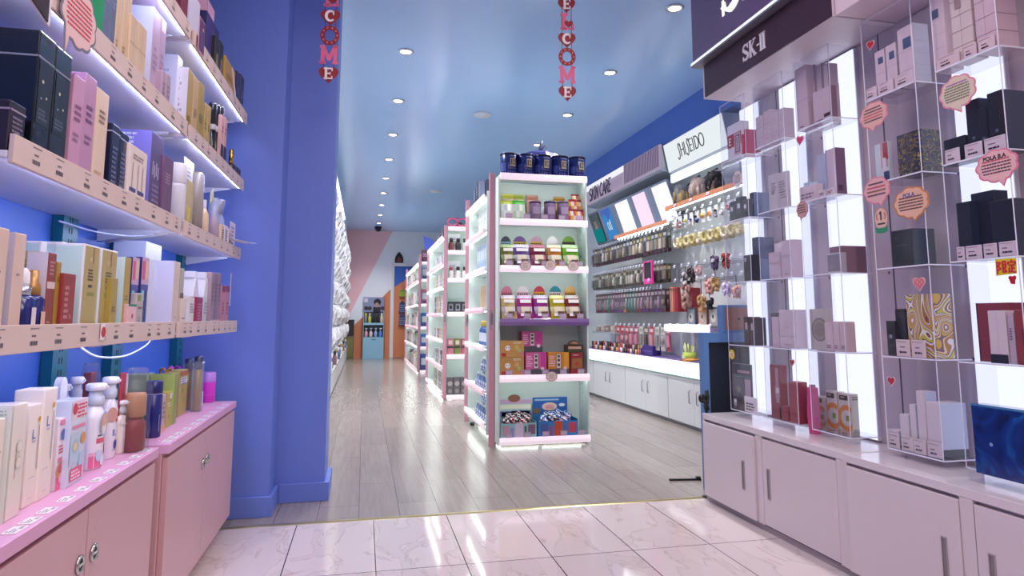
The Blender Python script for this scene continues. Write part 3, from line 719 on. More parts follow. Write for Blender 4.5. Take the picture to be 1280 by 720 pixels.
for i, (n, f) in enumerate((((270, 44), (275, 50)), ((275.5, 50), (280, 56)))):
    Lc(n, f, 'Z', .06, '#15131A', [('f', .3, .7, .1, .6, '#8E7A50')], 'perfume_box', 'black carton with gold stripe on the topmost far shelf, %s one' % ('nearer', 'farther')[i], -0.015)
Lc((282, 62), (296, 64), 'Z', .05, '#B8923C', [('T', 'f', .2, .8, .6, 2, .06, '#8A6A24')], 'perfume_box', 'gold carton on the topmost far shelf near the blue return wall', -0.02, ztop=2.185)
for i, (n, f) in enumerate((((297, 88), (301, 92)), ((301.5, 92), (305.5, 97)))):
    Lc(n, f, 'Z', .05, '#26264E', [('T', 'f', .2, .8, .6, 2, .1, '#6668A0')], 'perfume_box', 'navy carton at the far end of the topmost shelf, %s one' % ('nearer', 'farther')[i], -0.02)
p = onl(292, 104, 0.007)
a = MB(); a.prism([(-.045, .05), (-.04, .06), (.05, -.03), (.05, -.06)], -.001, .001, M('#DCD8E6', .5)); tag(a.build('shelf_card', None, p, LA), 'blank white card leaning askew at the far end of the topmost rail', 'card')

# dark bordered card on the wall at the upper left
P = [onx(px, py, -.60) for px, py in ((62, 34), (67, -24), (22, -24))]
c = P[0].copy()
t = thing('hanging_card', 'dark pointed card with a white border hanging at the top left corner', 'card', c, PI / 2)
a = MB(); a.prism([(p.y - c.y, p.z - c.z) for p in P], 0, .004, M('#E6DCDC', .4)); a.build('border', t)
P = [onx(px, py, -.596) for px, py in ((61, 28), (64.5, -20), (29, -20))]
a = MB(); a.prism([(p.y - c.y, p.z - c.z) for p in P], -.003, -.0005, M('#3A2A30', .4)); a.build('picture', t)
# near bay, shelf C
BEI = '#DCC1B4'
for n, f, lb in (((-6, 282), (13, 287.5), 'tall rosy beige carton at the left edge of the lowest shelf'), ((20, 290), (34.5, 294), 'tall rosy beige carton standing before the navy dropper bottles')):
    Lc(n, f, 'C', .08, BEI, [('l', 0, 1, 0, 1, '#C9C4D8'), ('T', 'f', .3, .7, .62, 1, .03, '#8A7470'), ('T', 'f', .25, .75, .12, 2, .04, '#B39A94')], 'lotion_box', lb, -0.015)
zb = ZL['C'] + .0245
NAVY = M('#20286E', .15, coat=.3)
def label_quad(r, w, z0, z1, m):
    def f(a): a.face([(-w, -r, z0), (w, -r, z0), (w, -r, z1), (-w, -r, z1)], m)
    return f
c, h = at_l(31, 335, -0.03, zb)
bottle(c, LA, 'dropper_bottle', 'navy dropper bottle with a white rubber bulb on the lowest shelf', [('body', [(.020, 0), (.023, .004), (.023, h * .56), (.014, h * .62)], NAVY, 1, label_quad(.0235, .009, h * .12, h * .45, M('#DDD4DC', .4))), ('collar', [(.0145, h * .60), (.0147, h * .74)], M('#C4C4CC', .2, .9)), ('bulb', [(.010, h * .74), (.011, h * .8), (.010, h * .94), (.004, h)], W1)])
c, h = at_l(43, 338, -0.035, zb)
bottle(c, LA, 'dropper_bottle', 'navy bottle with a gold-brown cap beside the white-bulb dropper', [('body', [(.020, 0), (.023, .004), (.023, h * .58), (.014, h * .64)], NAVY, 1, label_quad(.0235, .009, h * .12, h * .4, M('#D8B49A', .4))), ('cap', [(.0145, h * .62), (.0147, h * .78), (.010, h * .82), (.009, h)], M('#B0834A', .3, .3))])
Lc((50, 314), (59.5, 316), 'C', .07, '#CDB88C', [('l', 0, 1, 0, 1, '#CBB68E'), ('T', 'l', .1, .9, .9, 5, .05, '#B09A70'), ('l', .3, .98, .55, .64, '#D23C8E'), ('f', 0, 1, 0, 1, '#D9D0DC')], 'serum_box', 'gold carton with a magenta band behind the navy bottles', -0.045)
Lc((61, 315), (72, 317.5), 'C', .04, '#8E3A3C', [('l', 0, 1, 0, 1, '#D9D2DE'), ('f', .05, .95, .58, .66, '#DCC4C4'), ('T', 'f', .2, .8, .9, 4, .045, '#C48A88'), ('T', 'f', .3, .7, .2, 2, .03, '#D9A8A6')], 'serum_box', 'slim brick-red carton with a pale band across it')
Lc((72.2, 327), (77.5, 328.5), 'C', .04, '#A98536', [('T', 'f', .2, .8, .8, 2, .04, '#7A5E20')], 'serum_box', 'slim gold carton squeezed between two red cartons')
Lc((80, 341), (96, 343), 'C', .045, '#943234', [('T', 'f', .15, .5, .8, 6, .09, '#C98A86'), ('f', .6, .85, .08, .14, '#E3CFCF'), ('O', 'f', .65, .33, .006, '#B86A66')], 'serum_box', 'wider low red carton with small print before the gold boxes', -0.012)
AQ = '#C9E6E2'
GP = [('l', .06, .94, 0, .97, AQ), ('f', .06, .94, 0, .98, '#B4A268'), ('O', 'f', .45, .84, .007, '#C8BA86'), ('T', 'f', .3, .7, .73, 4, .035, '#463E2E'), ('f', .35, .6, .53, .56, '#3E3A30'), ('f', .3, .75, .44, .48, '#8C8C34'), ('f', .55, .6, .8, .98, '#8A4038')]
Lc((52, 301), (60, 302), 'C', .055, '#EAEAEE', [('l', .06, .94, 0, .97, AQ)], 'essence_box', 'aqua-sided carton half hidden behind the red carton, nearest of its row', -0.085)
Lc((79, 302), (84, 302.5), 'C', .055, '#EAEAEE', [('l', .06, .94, 0, .97, AQ)], 'essence_box', 'aqua-sided carton half hidden behind the red carton, second of its row', -0.07)
Lc((106, 304), (126, 308.5), 'C', .065, '#EAEAEE', GP, 'essence_box', 'big gold-fronted carton with a red ribbon corner, nearer of two', -0.02)
Lc((127.5, 309.5), (148, 314.5), 'C', .05, '#EAEAEE', GP, 'essence_box', 'big gold-fronted carton with a red ribbon corner, farther of two', -0.02)
Lc((140.5, 347), (148.5, 348), 'C', .03, '#A99648', [('T', 'f', .2, .8, .5, 2, .06, '#7C6C30')], 'essence_box', 'small gold carton leaning at the foot of the big gold pair', -0.006)
Lc((157, 321), (165, 323), 'C', .055, '#B29A48', [('l', 0, 1, 0, 1, '#CFE6DE'), ('T', 'f', .2, .8, .5, 2, .04, '#84722E')], 'essence_box', 'narrow gold carton with pale aqua side past the gold pair', -0.015)
Lc((160.5, 380), (171, 381), 'C', .025, '#E8BCC4', [('f', 0, 1, .93, 1, '#2E8A5C'), ('O', 'f', .5, .6, .007, '#B4485C'), ('T', 'f', .25, .75, .35, 2, .1, '#B88A94')], 'cream_box', 'small pink carton with a green top at the lowest shelf', -0.004)
Lc((171.5, 366), (180, 367), 'C', .025, '#B9B4B4', [('f', .1, .6, .8, .95, '#8AA046'), ('f', .2, .8, .6, .66, '#6E6A70'), ('T', 'f', .3, .7, .4, 3, .06, '#7A767C')], 'mascara_pack', 'small grey pack with a green corner beside the small pink carton', -0.004)
for i, (n, f) in enumerate((((166, 321), (175, 322)), ((178, 321), (187, 323)))):
    Lc(n, f, 'C', .02, '#2C3478', [('f', 0, 1, .62, 1, '#C9A9C8'), ('f', 0, 1, .56, .64, '#4A4AA0'), ('f', .1, .45, .7, .95, '#D8588E'), ('f', .55, .9, .72, .96, '#E6C6A0'), ('f', .1, .5, .42, .56, '#7CC4D8'), ('T', 'f', .2, .8, .3, 3, .06, '#4A549A')], 'hanging_pack', 'navy pouch with a pink and white header on the lowest shelf, %s of two' % ('nearer', 'farther')[i], -0.02, 'pouch')
Lc((183, 301), (203, 306.5), 'C', .10, '#E9EFE4', [('l', 0, 1, 0, 1, '#D9DFF4')], 'gift_box', 'largest white carton at the back of the lowest shelf beside the teal post', -0.09)
Lc((188, 326), (194, 327), 'C', .05, '#D6DAF2', [], 'gift_box', 'narrow white carton in front of the largest white carton', -0.035)
Lc((218.5, 326), (226, 328.5), 'C', .12, '#DCC9C0', [('l', 0, 1, 0, 1, '#DADAF4'), ('T', 'f', .3, .7, .2, 1, .03, '#A89890')], 'gift_box', 'white carton with a beige front closing the near shelf', -0.012)
Lc((227, 335), (231, 336), 'C', .06, '#B7B4A6', [('f', 0, 1, .45, .6, '#6E5A4C')], 'lotion_box', 'narrow grey-beige carton at the joint of the lowest shelves', -0.02)
# far bay, shelf C
Lc((227, 373), (233, 374), 'C', .04, '#E6D8CC', [('T', 'f', .2, .8, .4, 1, .08, '#8A7A70')], 'lotion_box', 'low cream carton at the near end of the lowest far shelf', -0.012)
p = onl(236, 378, -0.01)
a = MB(); a.prism([(-.035, -.05), (.045, -.05), (.02, -.02), (-.012, .055), (-.028, .05)], -.0012, 0, M('#E4E2F0', .5)); tag(a.build('folded_leaflet', None, (p.x, p.y, zb + .052), LA), 'white folded leaflet standing at the near end of the lowest far shelf', 'leaflet')
Lc((236, 371), (245.5, 372), 'C', .04, '#E8E4E8', [('T', 'f', .2, .8, .8, 4, .08, '#9A94A4')], 'mask_box', 'white carton with grey print left of the crimson carton', -0.02)
Lc((246, 371), (254, 372.5), 'C', .04, '#9A2C58', [('T', 'f', .2, .8, .8, 6, .09, '#D48AA8'), ('f', .1, .9, .08, .2, '#D4A0B8')], 'mask_box', 'crimson carton on the lowest far shelf', -0.012)
a = MB()
for i in range(9):
    q = 2 * PI * i / 9
    a.ball((.012 * math.cos(q), .012 * math.sin(q) , .0), (.010, .010, .008), M('#D86A9A', .5), 8, 5)
a.ball((0, 0, .005), .012, M('#E48AB0', .5), 10, 6); p = onl(238, 356, -0.08); a.tube([(0, 0, 0), (.004, 0, -.06), (.002, .002, zb - p.z + .001)], .002, M('#4A7A50', .5), 5)
tag(a.build('paper_flower', None, p), 'small pink paper flower behind the crimson carton', 'flower')
for i, (n, f) in enumerate((((243, 345), (250, 346)), ((256, 346), (262, 346.5)))):
    c0 = onl(n[0], n[1], -0.03); c1 = onl(f[0], f[1], -0.03); H = c0.z - zb; wd = c1.y - c0.y
    a = MB(); a.box(-wd / 2, -.025, 0, wd / 2, .025, H * .62, M('#D6DCE6', .3)); a.prism([(-wd / 2, H * .62), (wd / 2, H * .62), (wd / 2 * .25, H * .98), (-wd / 2 * .25, H * .98)], -.025, .025, M('#E6E8F0', .3)); a.box(-wd * .2, -.02, H * .98, wd * .2, .02, H * 1.1, M('#F0F0F6', .3))
    prints(a, wd, .05, H, [('T', 'f', .2, .8, .5, 4, .06, '#9AA2B4'), ('f', .1, .9, .05, .12, '#5A7AC0')])
    tag(a.build('ampoule_carton', None, (lx((c0.y + c1.y) / 2, -.055), (c0.y + c1.y) / 2, zb), LA), 'pointed white ampoule carton on the lowest far shelf, %s one' % ('nearer', 'farther')[i], 'box')
for i, px in enumerate((265.5, 269.5, 273.5)):
    Lc((px, 340 + i * .6), (px + 3.6, 341 + i * .6), 'C', .025, ('#A08A94', '#8E7684', '#9C8292')[i], [('f', 0, 1, .0, .15, '#D8C6C4'), ('T', 'f', .2, .8, .8, 5, .07, '#6E5866')], 'hair_tube', 'slim mauve tube pack before the blue corner, %s of three' % ('nearest', 'middle', 'farthest')[i], -0.015, 'tube')
for i, px in enumerate((278, 283)):
    Lc((px, 357), (px + 4.4, 357.5), 'C', .03, '#C48898', [('f', 0, 1, .85, 1, '#8A3A5A'), ('T', 'f', .2, .8, .6, 4, .08, '#8E5A6C')], 'hair_tube', 'pink tube pack at the very end of the lowest far shelf, %s one' % ('nearer', 'farther')[i], -0.015, 'tube')
p = onl(288.5, 351, -0.012)
a = MB(); a.prism([(-.008, -.10), (.006, -.10), (.004, .06), (-.006, .05)], -.001, 0, M('#D9D6EA', .5)); tag(a.build('tester_card', None, p - Vector((0, 0, .02)), LA), 'thin white card ending the lowest far shelf', 'card')

# red round sticker on the near rail
p = onl(128, 415, 0.002)
a = MB(); a.prism([(-.014, -.02), (.014, -.02), (.014, .022), (-.014, .022)], -.0012, -.0004, M('#F0E6EA', .5)); a.prism([(.013 * math.cos(i * PI / 10) + .003, .013 * math.sin(i * PI / 10)) for i in range(20)], -.0022, -.0013, M('#C42A30', .4))
tag(a.build('round_sticker', None, p, LA), 'red round sticker on the rail of the lowest near shelf', 'sticker')

# ------------------------------------------------------------------ on the pink cabinets
def Cc(n, f, foot, d, col, ps, name, label, cat='box', rough=0.35, zt=0.6, group=None, coat=0.0):
    """carton on a cabinet: near/far top corners of its front plus the picture height of its near foot"""
    b = onz(n[0] - (foot - n[1]) * (640 - n[0]) / 7300, foot, zt)
    X = b.x
    a = onx(n[0], n[1], X); e = onx(f[0], f[1], X)
    W = (e.y - a.y) * .97; H = a.z - zt
    return carton((X - d / 2, (a.y + e.y) / 2, zt), PI / 2, W, d, H, col, ps, name, label, cat, group, rough, coat), X, W, H
LOGO = '#6A74B8'
CREAMW = '#F2E6DA'
Cc((-12, 527), (8, 524), 668, .05, CREAMW, [('T', 'f', .3, .9, .7, 3, .06, '#D8C6B8')], 'lotion_box', 'cream carton at the left edge of the pink cabinet top')
Cc((16, 507), (36, 504.5), 655, .06, '#EFE4D6', [('l', 0, 1, 0, 1, '#DFE6DE'), ('T', 'l', .1, .9, .96, 4, .03, '#B6C2BC'), ('f', .42, .46, .35, .66, '#B4B6B0'), ('O', 'f', .62, .62, .013, '#CFD0C8'), ('O', 'f', .62, .62, .010, '#EFE4D6'), ('O', 'f', .62, .48, .013, '#CFD0C8'), ('O', 'f', .62, .48, .010, '#EFE4D6'), ('f', 0, .05, 0, 1, '#C4CCC4')], 'lotion_box', 'clear-wrapped cream carton with grey ring marks, on the pink cabinet', coat=.5)
LP = [('f', .3, .36, .66, .75, LOGO), ('f', .3, .52, .655, .67, LOGO), ('T', 'f', .3, .6, .64, 2, .012, '#9AA0C8'), ('O', 'f', .72, .84, .006, '#E0A23C'), ('f', .72, .78, .34, .78, '#B2AFC0'), ('T', 'f', .2, .7, .28, 1, .015, '#C9BFC8'), ('T', 'f', .3, .6, .08, 1, .012, '#C9BFC8')]
Cc((38, 507), (55.5, 505.5), 637, .06, CREAMW, LP, 'baby_lotion_box', 'cream carton with a blue L and gold star, nearer of two')
Cc((56.5, 487), (73.5, 484.5), 628, .06, CREAMW, LP, 'baby_lotion_box', 'taller cream carton with a blue L and gold star, farther of two')
c = onz(75, 602, 0.6); X = c.x
def Bt(px, pyt, pyf, r, name, label, kind, cols=None, zt=0.6):
    b = onz(px - (pyf - pyt) * (640 - px) / 7300, pyf, zt); X = b.x - r
    q = onx(px, pyt, X); H = q.z - zt
    return Vector((X, q.y, zt)), H
# rounded white tube standing up behind
c, h = Bt(68, 462, 560, .02, '', '', '')
t = thing('sachet', 'white round-topped sachet with a green leaf seal, standing behind the L cartons', 'sachet', (-0.752, 1.92, .6), PI / 2)
a = MB(); pts = [(-.02, 0), (.02, 0), (.02, .225)] + [(.02 * math.cos(q), .225 + .024 * math.sin(q)) for q in (.4, .8, 1.2, 1.57, 1.95, 2.35, 2.75)] + [(-.02, .225)]
a.prism(pts, -.008, .008, W1)
a.face([(-.02, -.0087, .10), (.02, -.0087, .10), (.02, -.0087, .118), (-.02, -.0087, .118)], M('#6E7A3A', .4)); a.face([(-.015, -.0087, .15), (.02, -.0087, .15), (.02, -.0087, .16), (-.015, -.0087, .16)], M('#E08AB0', .4))
a.build('pouch', t)
PK = '#E3578E'
PP = [('f', 0, 1, 0, .30, '#E8709C'), ('f', .1, .8, .38, .45, '#D88A9C'), ('T', 'f', .1, .9, .62, 3, .045, '#D4586E'), ('O', 'f', .35, .26, .016, '#D89A5A'), ('O', 'f', .5, .3, .012, '#C4606A'), ('f', .5, .75, .36, .38, '#6E9A4A'), ('O', 'f', .65, .76, .013, '#4A6CB8'), ('f', 0, 1, .9, .97, '#E884AC'), ('O', 'f', .7, .16, .012, '#F0B8CC')]
Cc((75, 523), (83, 521), 615, .05, '#F2E8EE', PP, 'baby_wash_box', 'pink-footed carton with a peach picture, behind the blue blister pack')
Cc((90, 502), (111, 497), 611, .05, '#D8E2F2', [('l', 0, 1, 0, 1, '#D4DEF4'), ('f', .03, .97, .78, 1, '#F0DCE4'), ('T', 'f', .35, .95, .95, 4, .045, '#D8486A'), ('O', 'f', .2, .9, .014, '#D23C4E'), ('f', .1, .9, .66, .7, '#E88AA8'), ('f', .05, .6, .25, .6, '#C2D6EA'), ('O', 'f', .35, .45, .018, '#A8C4D8'), ('O', 'f', .35, .45, .011, '#E6D88A'), ('O', 'f', .8, .52, .014, '#E0A060'), ('f', .15, .85, .05, .2, '#E6608A'), ('T', 'f', .2, .8, .17, 3, .04, '#F6DCE6'), ('f', .6, .95, .2, .36, '#B8D0E8')], 'baby_wash_box', 'pale blue blister carton with red print and a round red seal', coat=.6)
PUMP = M('#F4F4FA', .3)
def foam(loc, h, name, label, r, body, deco, group=None):
    t = thing(name, label, 'bottle', loc, PI / 2)
    a = MB(); a.lathe([(r * .9, 0), (r, .006), (r, h * .56), (r * .95, h * .63), (r * .62, h * .72), (r * .5, h * .735)], M(body, .3), (0, 0, 0), 28, 1, .72)
    for d in deco: d(a, r, h)
    a.build('body', t)
    a = MB(); a.lathe([(r * .45, h * .735), (r * .62, h * .75), (r * .62, h * .84), (r * .5, h * .86), (r * .46, h * .94)], clear('#EEF2FA', .35), (0, 0, 0), 24); a.build('neck', t)
    a = MB(); a.lathe([(r * .44, h * .75), (r * .44, h * .93)], PUMP, (0, 0, 0), 16); a.lathe([(r * .60, h * .915), (r * .74, h * .925), (r * .74, h * .985), (r * .6, h)], PUMP, (0, 0, 0), 24); a.box(-r * .16, -r * .86, h * .94, r * .16, -r * .5, h * .97, PUMP); a.build('pump_head', t)
    return t
def wrap(z0, z1, a0, a1, m, k=1.012):
    """a label hugging the oval bottle; angles from the front (-y)"""
    def f(a, r, h):
        n = 8
        for i in range(n):
            q0 = math.radians(-90 + a0 + (a1 - a0) * i / n); q1 = math.radians(-90 + a0 + (a1 - a0) * (i + 1) / n)
            P = lambda q, z: (r * k * math.cos(q), r * .72 * k * math.sin(q), z * h)
            a.face([P(q0, z0), P(q1, z0), P(q1, z1), P(q0, z1)], M(m, .35))
    return f
def disc(z, ang, rad, m, k=1.02):
    def f(a, r, h):
        q = math.radians(-90 + ang); cx, cy = r * k * math.cos(q), r * .72 * k * math.sin(q)
        tx, ty = -math.sin(q), math.cos(q) * .72
        L = math.hypot(tx, ty); tx, ty = tx / L, ty / L
        a.face([(cx + tx * rad * math.cos(u * PI / 8), cy + ty * rad * math.cos(u * PI / 8), z * h + rad * 1.25 * math.sin(u * PI / 8)) for u in range(16)], M(m, .4))
    return f
c, h = Bt(121, 479, 594, .03, '', '', '')
foam(c, h, 'foam_bottle', 'pump bottle with pink peach print and a round baby picture', .034, '#F2F0F6', [wrap(.02, .16, -80, 80, '#E8709C'), wrap(.16, .20, -80, 80, '#F0B2C8'), wrap(.30, .36, -45, 45, '#D8647C'), wrap(.38, .40, -40, 30, '#8C6A80'), disc(.22, 35, .012, '#D8925A'), disc(.16, -25, .012, '#C8D6EE'), disc(.1, 0, .012, '#E6EEF8'), disc(.52, 0, .026, '#B8C6E0', 1.03), disc(.52, 0, .022, '#D9A98E', 1.045), disc(.56, 0, .013, '#E2B79C', 1.06), disc(.47, 0, .013, '#F0EAE8', 1.055)])
c, h = Bt(139, 471, 581, .03, '', '', '')
foam(c, h, 'foam_bottle', 'white pump bottle with a round blue seal below a blue L', .030, '#EEEAF2', [wrap(.44, .60, -50, 70, '#F2ECF0'), wrap(.44, .50, -10, 70, '#D8456E', 1.02), disc(.54, -40, .017, '#C8988A', 1.03), wrap(.28, .36, -30, -14, '#7C86C2'), wrap(.28, .29, -30, 8, '#7C86C2', 1.014), disc(.17, 0, .011, '#4450A4'), wrap(.10, .11, -30, 30, '#B6B4C8')])
c, h = Bt(152, 500, 574, .03, '', '', '')
foam(c, h, 'foam_bottle', 'cream bottle with a pale L, last before the cellophane bag', .026, '#EEE6DC', [wrap(.40, .52, -20, -6, '#B0B4C8'), wrap(.40, .415, -20, 14, '#B0B4C8', 1.014), wrap(.2, .36, -18, -10, '#CFC8C8'), wrap(.55, .72, -60, 60, '#E8DCDC', 1.2), disc(.66, -10, .014, '#7A5A52', 1.24)])
for px, py, lb in ((97, 471, 'white pump bottle in the back row under the near teal post'), (80, 480, 'white pump bottle in the back row, left of the near teal post')):
    foam(Vector((-.79, onx(px, py, -.79).y, .6)), onx(px, py, -.79).z - .6, 'foam_bottle', lb, .024, '#ECECF4', [wrap(.1, .5, -60, 60, '#DCE0EC')])
c, h = Bt(108, 492, 570, .03, '', '', '')
t = thing('cream_jar', 'wide white-lidded jar just behind the peach-print pump bottle', 'jar', (-.775, onx(106, 492, -.775).y + .01, .6), PI / 2)
a = MB(); a.lathe([(.028, 0), (.031, .004), (.031, .11), (.028, .12)], M('#E6EAF4', .3), (0, 0, 0), 26); a.build('body', t)
a = MB(); a.lathe([(.033, .12), (.033, .165), (.030, .17)], PUMP, (0, 0, 0), 26); a.build('lid', t)
# cellophane-wrapped items
CELLO = clear('#F2F3F8', .95, .10)
def cello(w, d, h, seed):
    r = random.Random(seed); a = MB(); seg, rows = 14, 8
    n = 0
    prof = []
    for j in range(rows + 1):
        t = j / rows; k = 1.0 if t < .75 else 1.0 - (t - .75) * 1.4
        prof.append((t, k))
    base = len(a.v); mi = a.mid(CELLO)
    for t, k in prof:
        for i in range(seg):
            q = 2 * PI * i / seg; j = 1 + r.uniform(-.07, .07)
            a.v.append((w / 2 * k * j * math.cos(q), d / 2 * k * j * math.sin(q), t * h + r.uniform(-.004, .004) * (t > 0)))
    for jj in range(rows):
        for i in range(seg):
            i2 = (i + 1) % seg
            a.f.append((base + jj * seg + i, base + jj * seg + i2, base + (jj + 1) * seg + i2, base + (jj + 1) * seg + i)); a.m.append(mi); a.sm.append(False)
    a.f.append(tuple(base + rows * seg + i for i in range(seg))); a.m.append(mi); a.sm.append(False)
    return a
t = thing('wrapped_bath_set', 'dark red bath bottle with a tan cap in a crinkled cellophane bag', 'bag', (-.672, 2.243, .6), PI / 2)
a = MB(); a.lathe([(.030, 0), (.036, .006), (.034, .085), (.022, .10)], M('#8C2A26', .35), (0, 0, 0), 24, 1, .9); a.build('bottle', t)
a = MB(); a.lathe([(.024, .10), (.030, .105), (.030, .165), (.026, .172)], M('#C08A5A', .4), (0, 0, 0), 24); a.build('cap', t)
a = MB(); a.box(-.045, .03, .11, .0, .034, .235, M('#B03040', .5)); a.box(-.0, .03, .12, .018, .033, .23, M('#E6D8DC', .5)); a.build('header_card', t)
cello(.088, .085, .245, 4).build('cellophane', t)
t = thing('wrapped_bath_set', 'cellophane bag with a dark red card in the back row beside the near teal post', 'bag', (-.81, 2.27, .6), PI / 2)
a = MB(); a.box(-.022, -.01, 0, .022, .012, .235, M('#8E2A3A', .4)); a.build('box', t, bevel=.003)
a = MB(); a.box(-.012, -.0145, .15, .012, -.011, .2, M('#C9A0AC', .5)); a.build('label_card', t)
cello(.085, .06, .26, 9).build('cellophane', t)
# far cabinet
def B2(px, pyt, pyf, r): return Bt(px, pyt, pyf, r, '', '', '')
c, h = B2(194, 476, 552, .024)
bottle(c, PI / 2, 'shampoo_bottle', 'navy cylinder bottle with a white side label on the far pink cabinet', [('body', [(.024, 0), (.026, .004), (.026, h * .76), (.025, h * .765)], M('#20246A', .25), 1, lambda a: a.box(-.0155, -.0235, .02, -.007, -.0225, .075, M('#9A9CC0', .4))), ('cap', [(.0255, h * .78), (.026, h * .79), (.026, h * .985), (.023, h)], M('#1A1C58', .3)), ('neck_ring', [(.0245, h * .763), (.0245, h * .785)], M('#C2C4E0', .3))])
Cc((203, 494), (208, 493), 542, .05, '#C8A8B4', [('f', 0, 1, .0, .2, '#D8A88A'), ('T', 'f', .2, .8, .8, 4, .12, '#8A6C80')], 'treatment_box', 'slim mauve pack between the navy bottle and the green cartons')
GR = '#A9B552'
Cc((209, 491), (216, 490), 536, .04, '#B5A83E', [('T', 'f', .2, .8, .7, 2, .08, '#E2E0B0'), ('O', 'f', .5, .3, .008, '#7C8A30'), ('f', .5, .9, .8, .95, '#E4E4E0')], 'hair_oil_box', 'low olive carton in front of the tall green carton')
Cc((219, 468), (223.5, 467), 531, .09, '#8E9A48', [('l', 0, 1, 0, 1, '#B2C46A'), ('l', .3, .5, .2, .5, '#9CAE56'), ('l', .6, .8, .3, .6, '#9CAE56')], 'hair_oil_box', 'tall light green carton with leaf marks on the far pink cabinet')
a = carton((-.835, 2.83, .6), PI / 2, .10, .07, .185, '#8FAE72', [('l', .1, .9, .1, .9, '#9CBA80')], 'hair_oil_box', 'green carton in the back row behind the navy bottle')
Cc((225, 464), (235.5, 462), 522, .05, '#B29C5A', [('O', 'f', .4, .55, .012, '#7E8A48'), ('O', 'f', .6, .35, .010, '#8A9650'), ('O', 'f', .35, .25, .008, '#C9A85A'), ('f', 0, 1, .88, .98, '#9A5A3C'), ('f', .1, .9, .70, .84, '#E2E2E6'), ('T', 'f', .15, .85, .82, 3, .05, '#5A62A0')], 'hair_oil_box', 'gold carton with butterfly marks and a white band')
for px, pt, pf, lb in ((237, 446, 516, 'clear tall pack with a gold bottle and dark cap, nearer of two'), (249, 443, 518, 'clear tall pack with a gold bottle and dark cap, farther of two')):
    c, h = B2(px, pt, pf, .022)
    t = thing('hair_oil_pack', lb, 'bottle', c, PI / 2)
    a = MB(); a.lathe([(.014, .003), (.017, .006), (.017, h * .72), (.012, h * .74)], M('#B08A3C', .2, .4), (0, 0, 0), 20); a.build('bottle', t)
    a = MB(); a.lathe([(.0165, h * .75), (.018, h * .76), (.018, h * .95), (.012, h * .97)], M('#1E2040', .3), (0, 0, 0), 20); a.build('cap', t)
    a = MB(); a.box(-.019, -.019, .0005, .019, .019, h * .88, clear('#E8ECF4', .8)); a.build('clear_case', t)
    a = MB(); a.box(-.02, -.0203, h * .84, .02, -.0195, h * .87, M('#F0F0F4', .4)); a.box(.004, -.0203, h * .1, .02, -.0195, h * .34, M('#D8D8DE', .4)); a.build('label_band', t)
c, h = B2(261, 465, 508, .034)
t = thing('wet_wipe_canister', 'magenta canister with a dotted upper half by the blue corner', 'canister', c, PI / 2)
a = MB(); a.lathe([(.030, 0), (.033, .003), (.033, h * .66), (.0325, h * .67)], M('#D83CC8', .3), (0, 0, 0), 28)
a.lathe([(.0335, h * .25), (.0336, h * .26)], M('#E86CDA', .3), (0, 0, 0), 28); a.build('body', t)
a = MB(); a.lathe([(.0325, h * .67), (.033, h * .69), (.033, h * .98), (.029, h)], M('#B884D8', .35), (0, 0, 0), 28)
for j in range(4):
    for i in range(26):
        q = 2 * PI * (i + .5 * (j % 2)) / 26; z = h * (.73 + .065 * j)
        a.face([(.0334 * math.cos(q + s * .05), .0334 * math.sin(q + s * .05), z + e) for s, e in ((-1, 0), (0, -.0022), (1, 0), (0, .0022))], M('#D8B8EC', .4))
a.build('lid', t)
for px, cl, lb in ((208.5, '#D8923C', 'small orange ribbon bow behind the green cartons'), (218, '#C43CC0', 'small magenta ribbon bow behind the green cartons')):
    a = MB(); m = M(cl, .4)
    for s in (-1, 1): a.tube([(0, 0, .0), (s * .012, 0, .014), (s * .024, 0, .01), (s * .024, 0, -.008), (s * .012, 0, -.01), (0, 0, 0)], .005, m, 6)
    a.ball((0, 0, 0), .007, m, 8, 5); a.tube([(0, 0, 0), (.004, 0, -.05), (.003, .002, -.175)], .002, M('#6C7A4A', .5), 5)
    q = onx(px, 456, -.80); tag(a.build('ribbon_bow', None, (q.x + .0, q.y, .775)), lb, 'bow')
# ------------------------------------------------------------------ right display: lit wall, cases, cabinets
RZ = -PI / 2
mb = MB(); mb.box(2.18, 0.6, 0, 2.42, 3.43, 3.18, PANELW)
for k in range(7):
    y = 3.09 - 0.37 * k
    mb.box(2.1795, y - .004, .47, 2.181, y + .004, 2.24, M('#3E3A4C', .5))
    for z in (0.85, 1.19, 1.54, 1.88): mb.box(2.1795, y + .02, z - .006, 2.181, y + .03, z + .006, M('#4A4658', .5))
struct('wall_right_display', mb)
mb = MB(); mb.box(2.42, 3.38, 0, 3.35, 3.43, 3.18, PANELW); struct('partition_right', mb)
for y0, y1, lb in ((3.225, 3.418, 'backlit white panel behind the farthest acrylic column'), (2.835, 3.035, 'backlit white panel behind the second acrylic column'), (2.475, 2.71, 'backlit white panel behind the third acrylic column, above the orange-ring cartons'), (1.775, 1.985, 'backlit white panel behind the acrylic column nearest the picture edge')):
    t = thing('light_box', lb, 'wall light', (2.18, (y0 + y1) / 2, .475), RZ)
    wd = (y1 - y0) / 2
    a = MB(); a.box(-wd, -.018, 0, wd, -.0005, 1.755, M('#D8DAE6', .4)); a.build('housing', t)
    a = MB(); a.box(-wd + .004, -.024, .004, wd - .004, -.0182, 1.75, glow('#E8ECFF', LIT_WALL)); a.build('diffuser', t, bevel=.002)

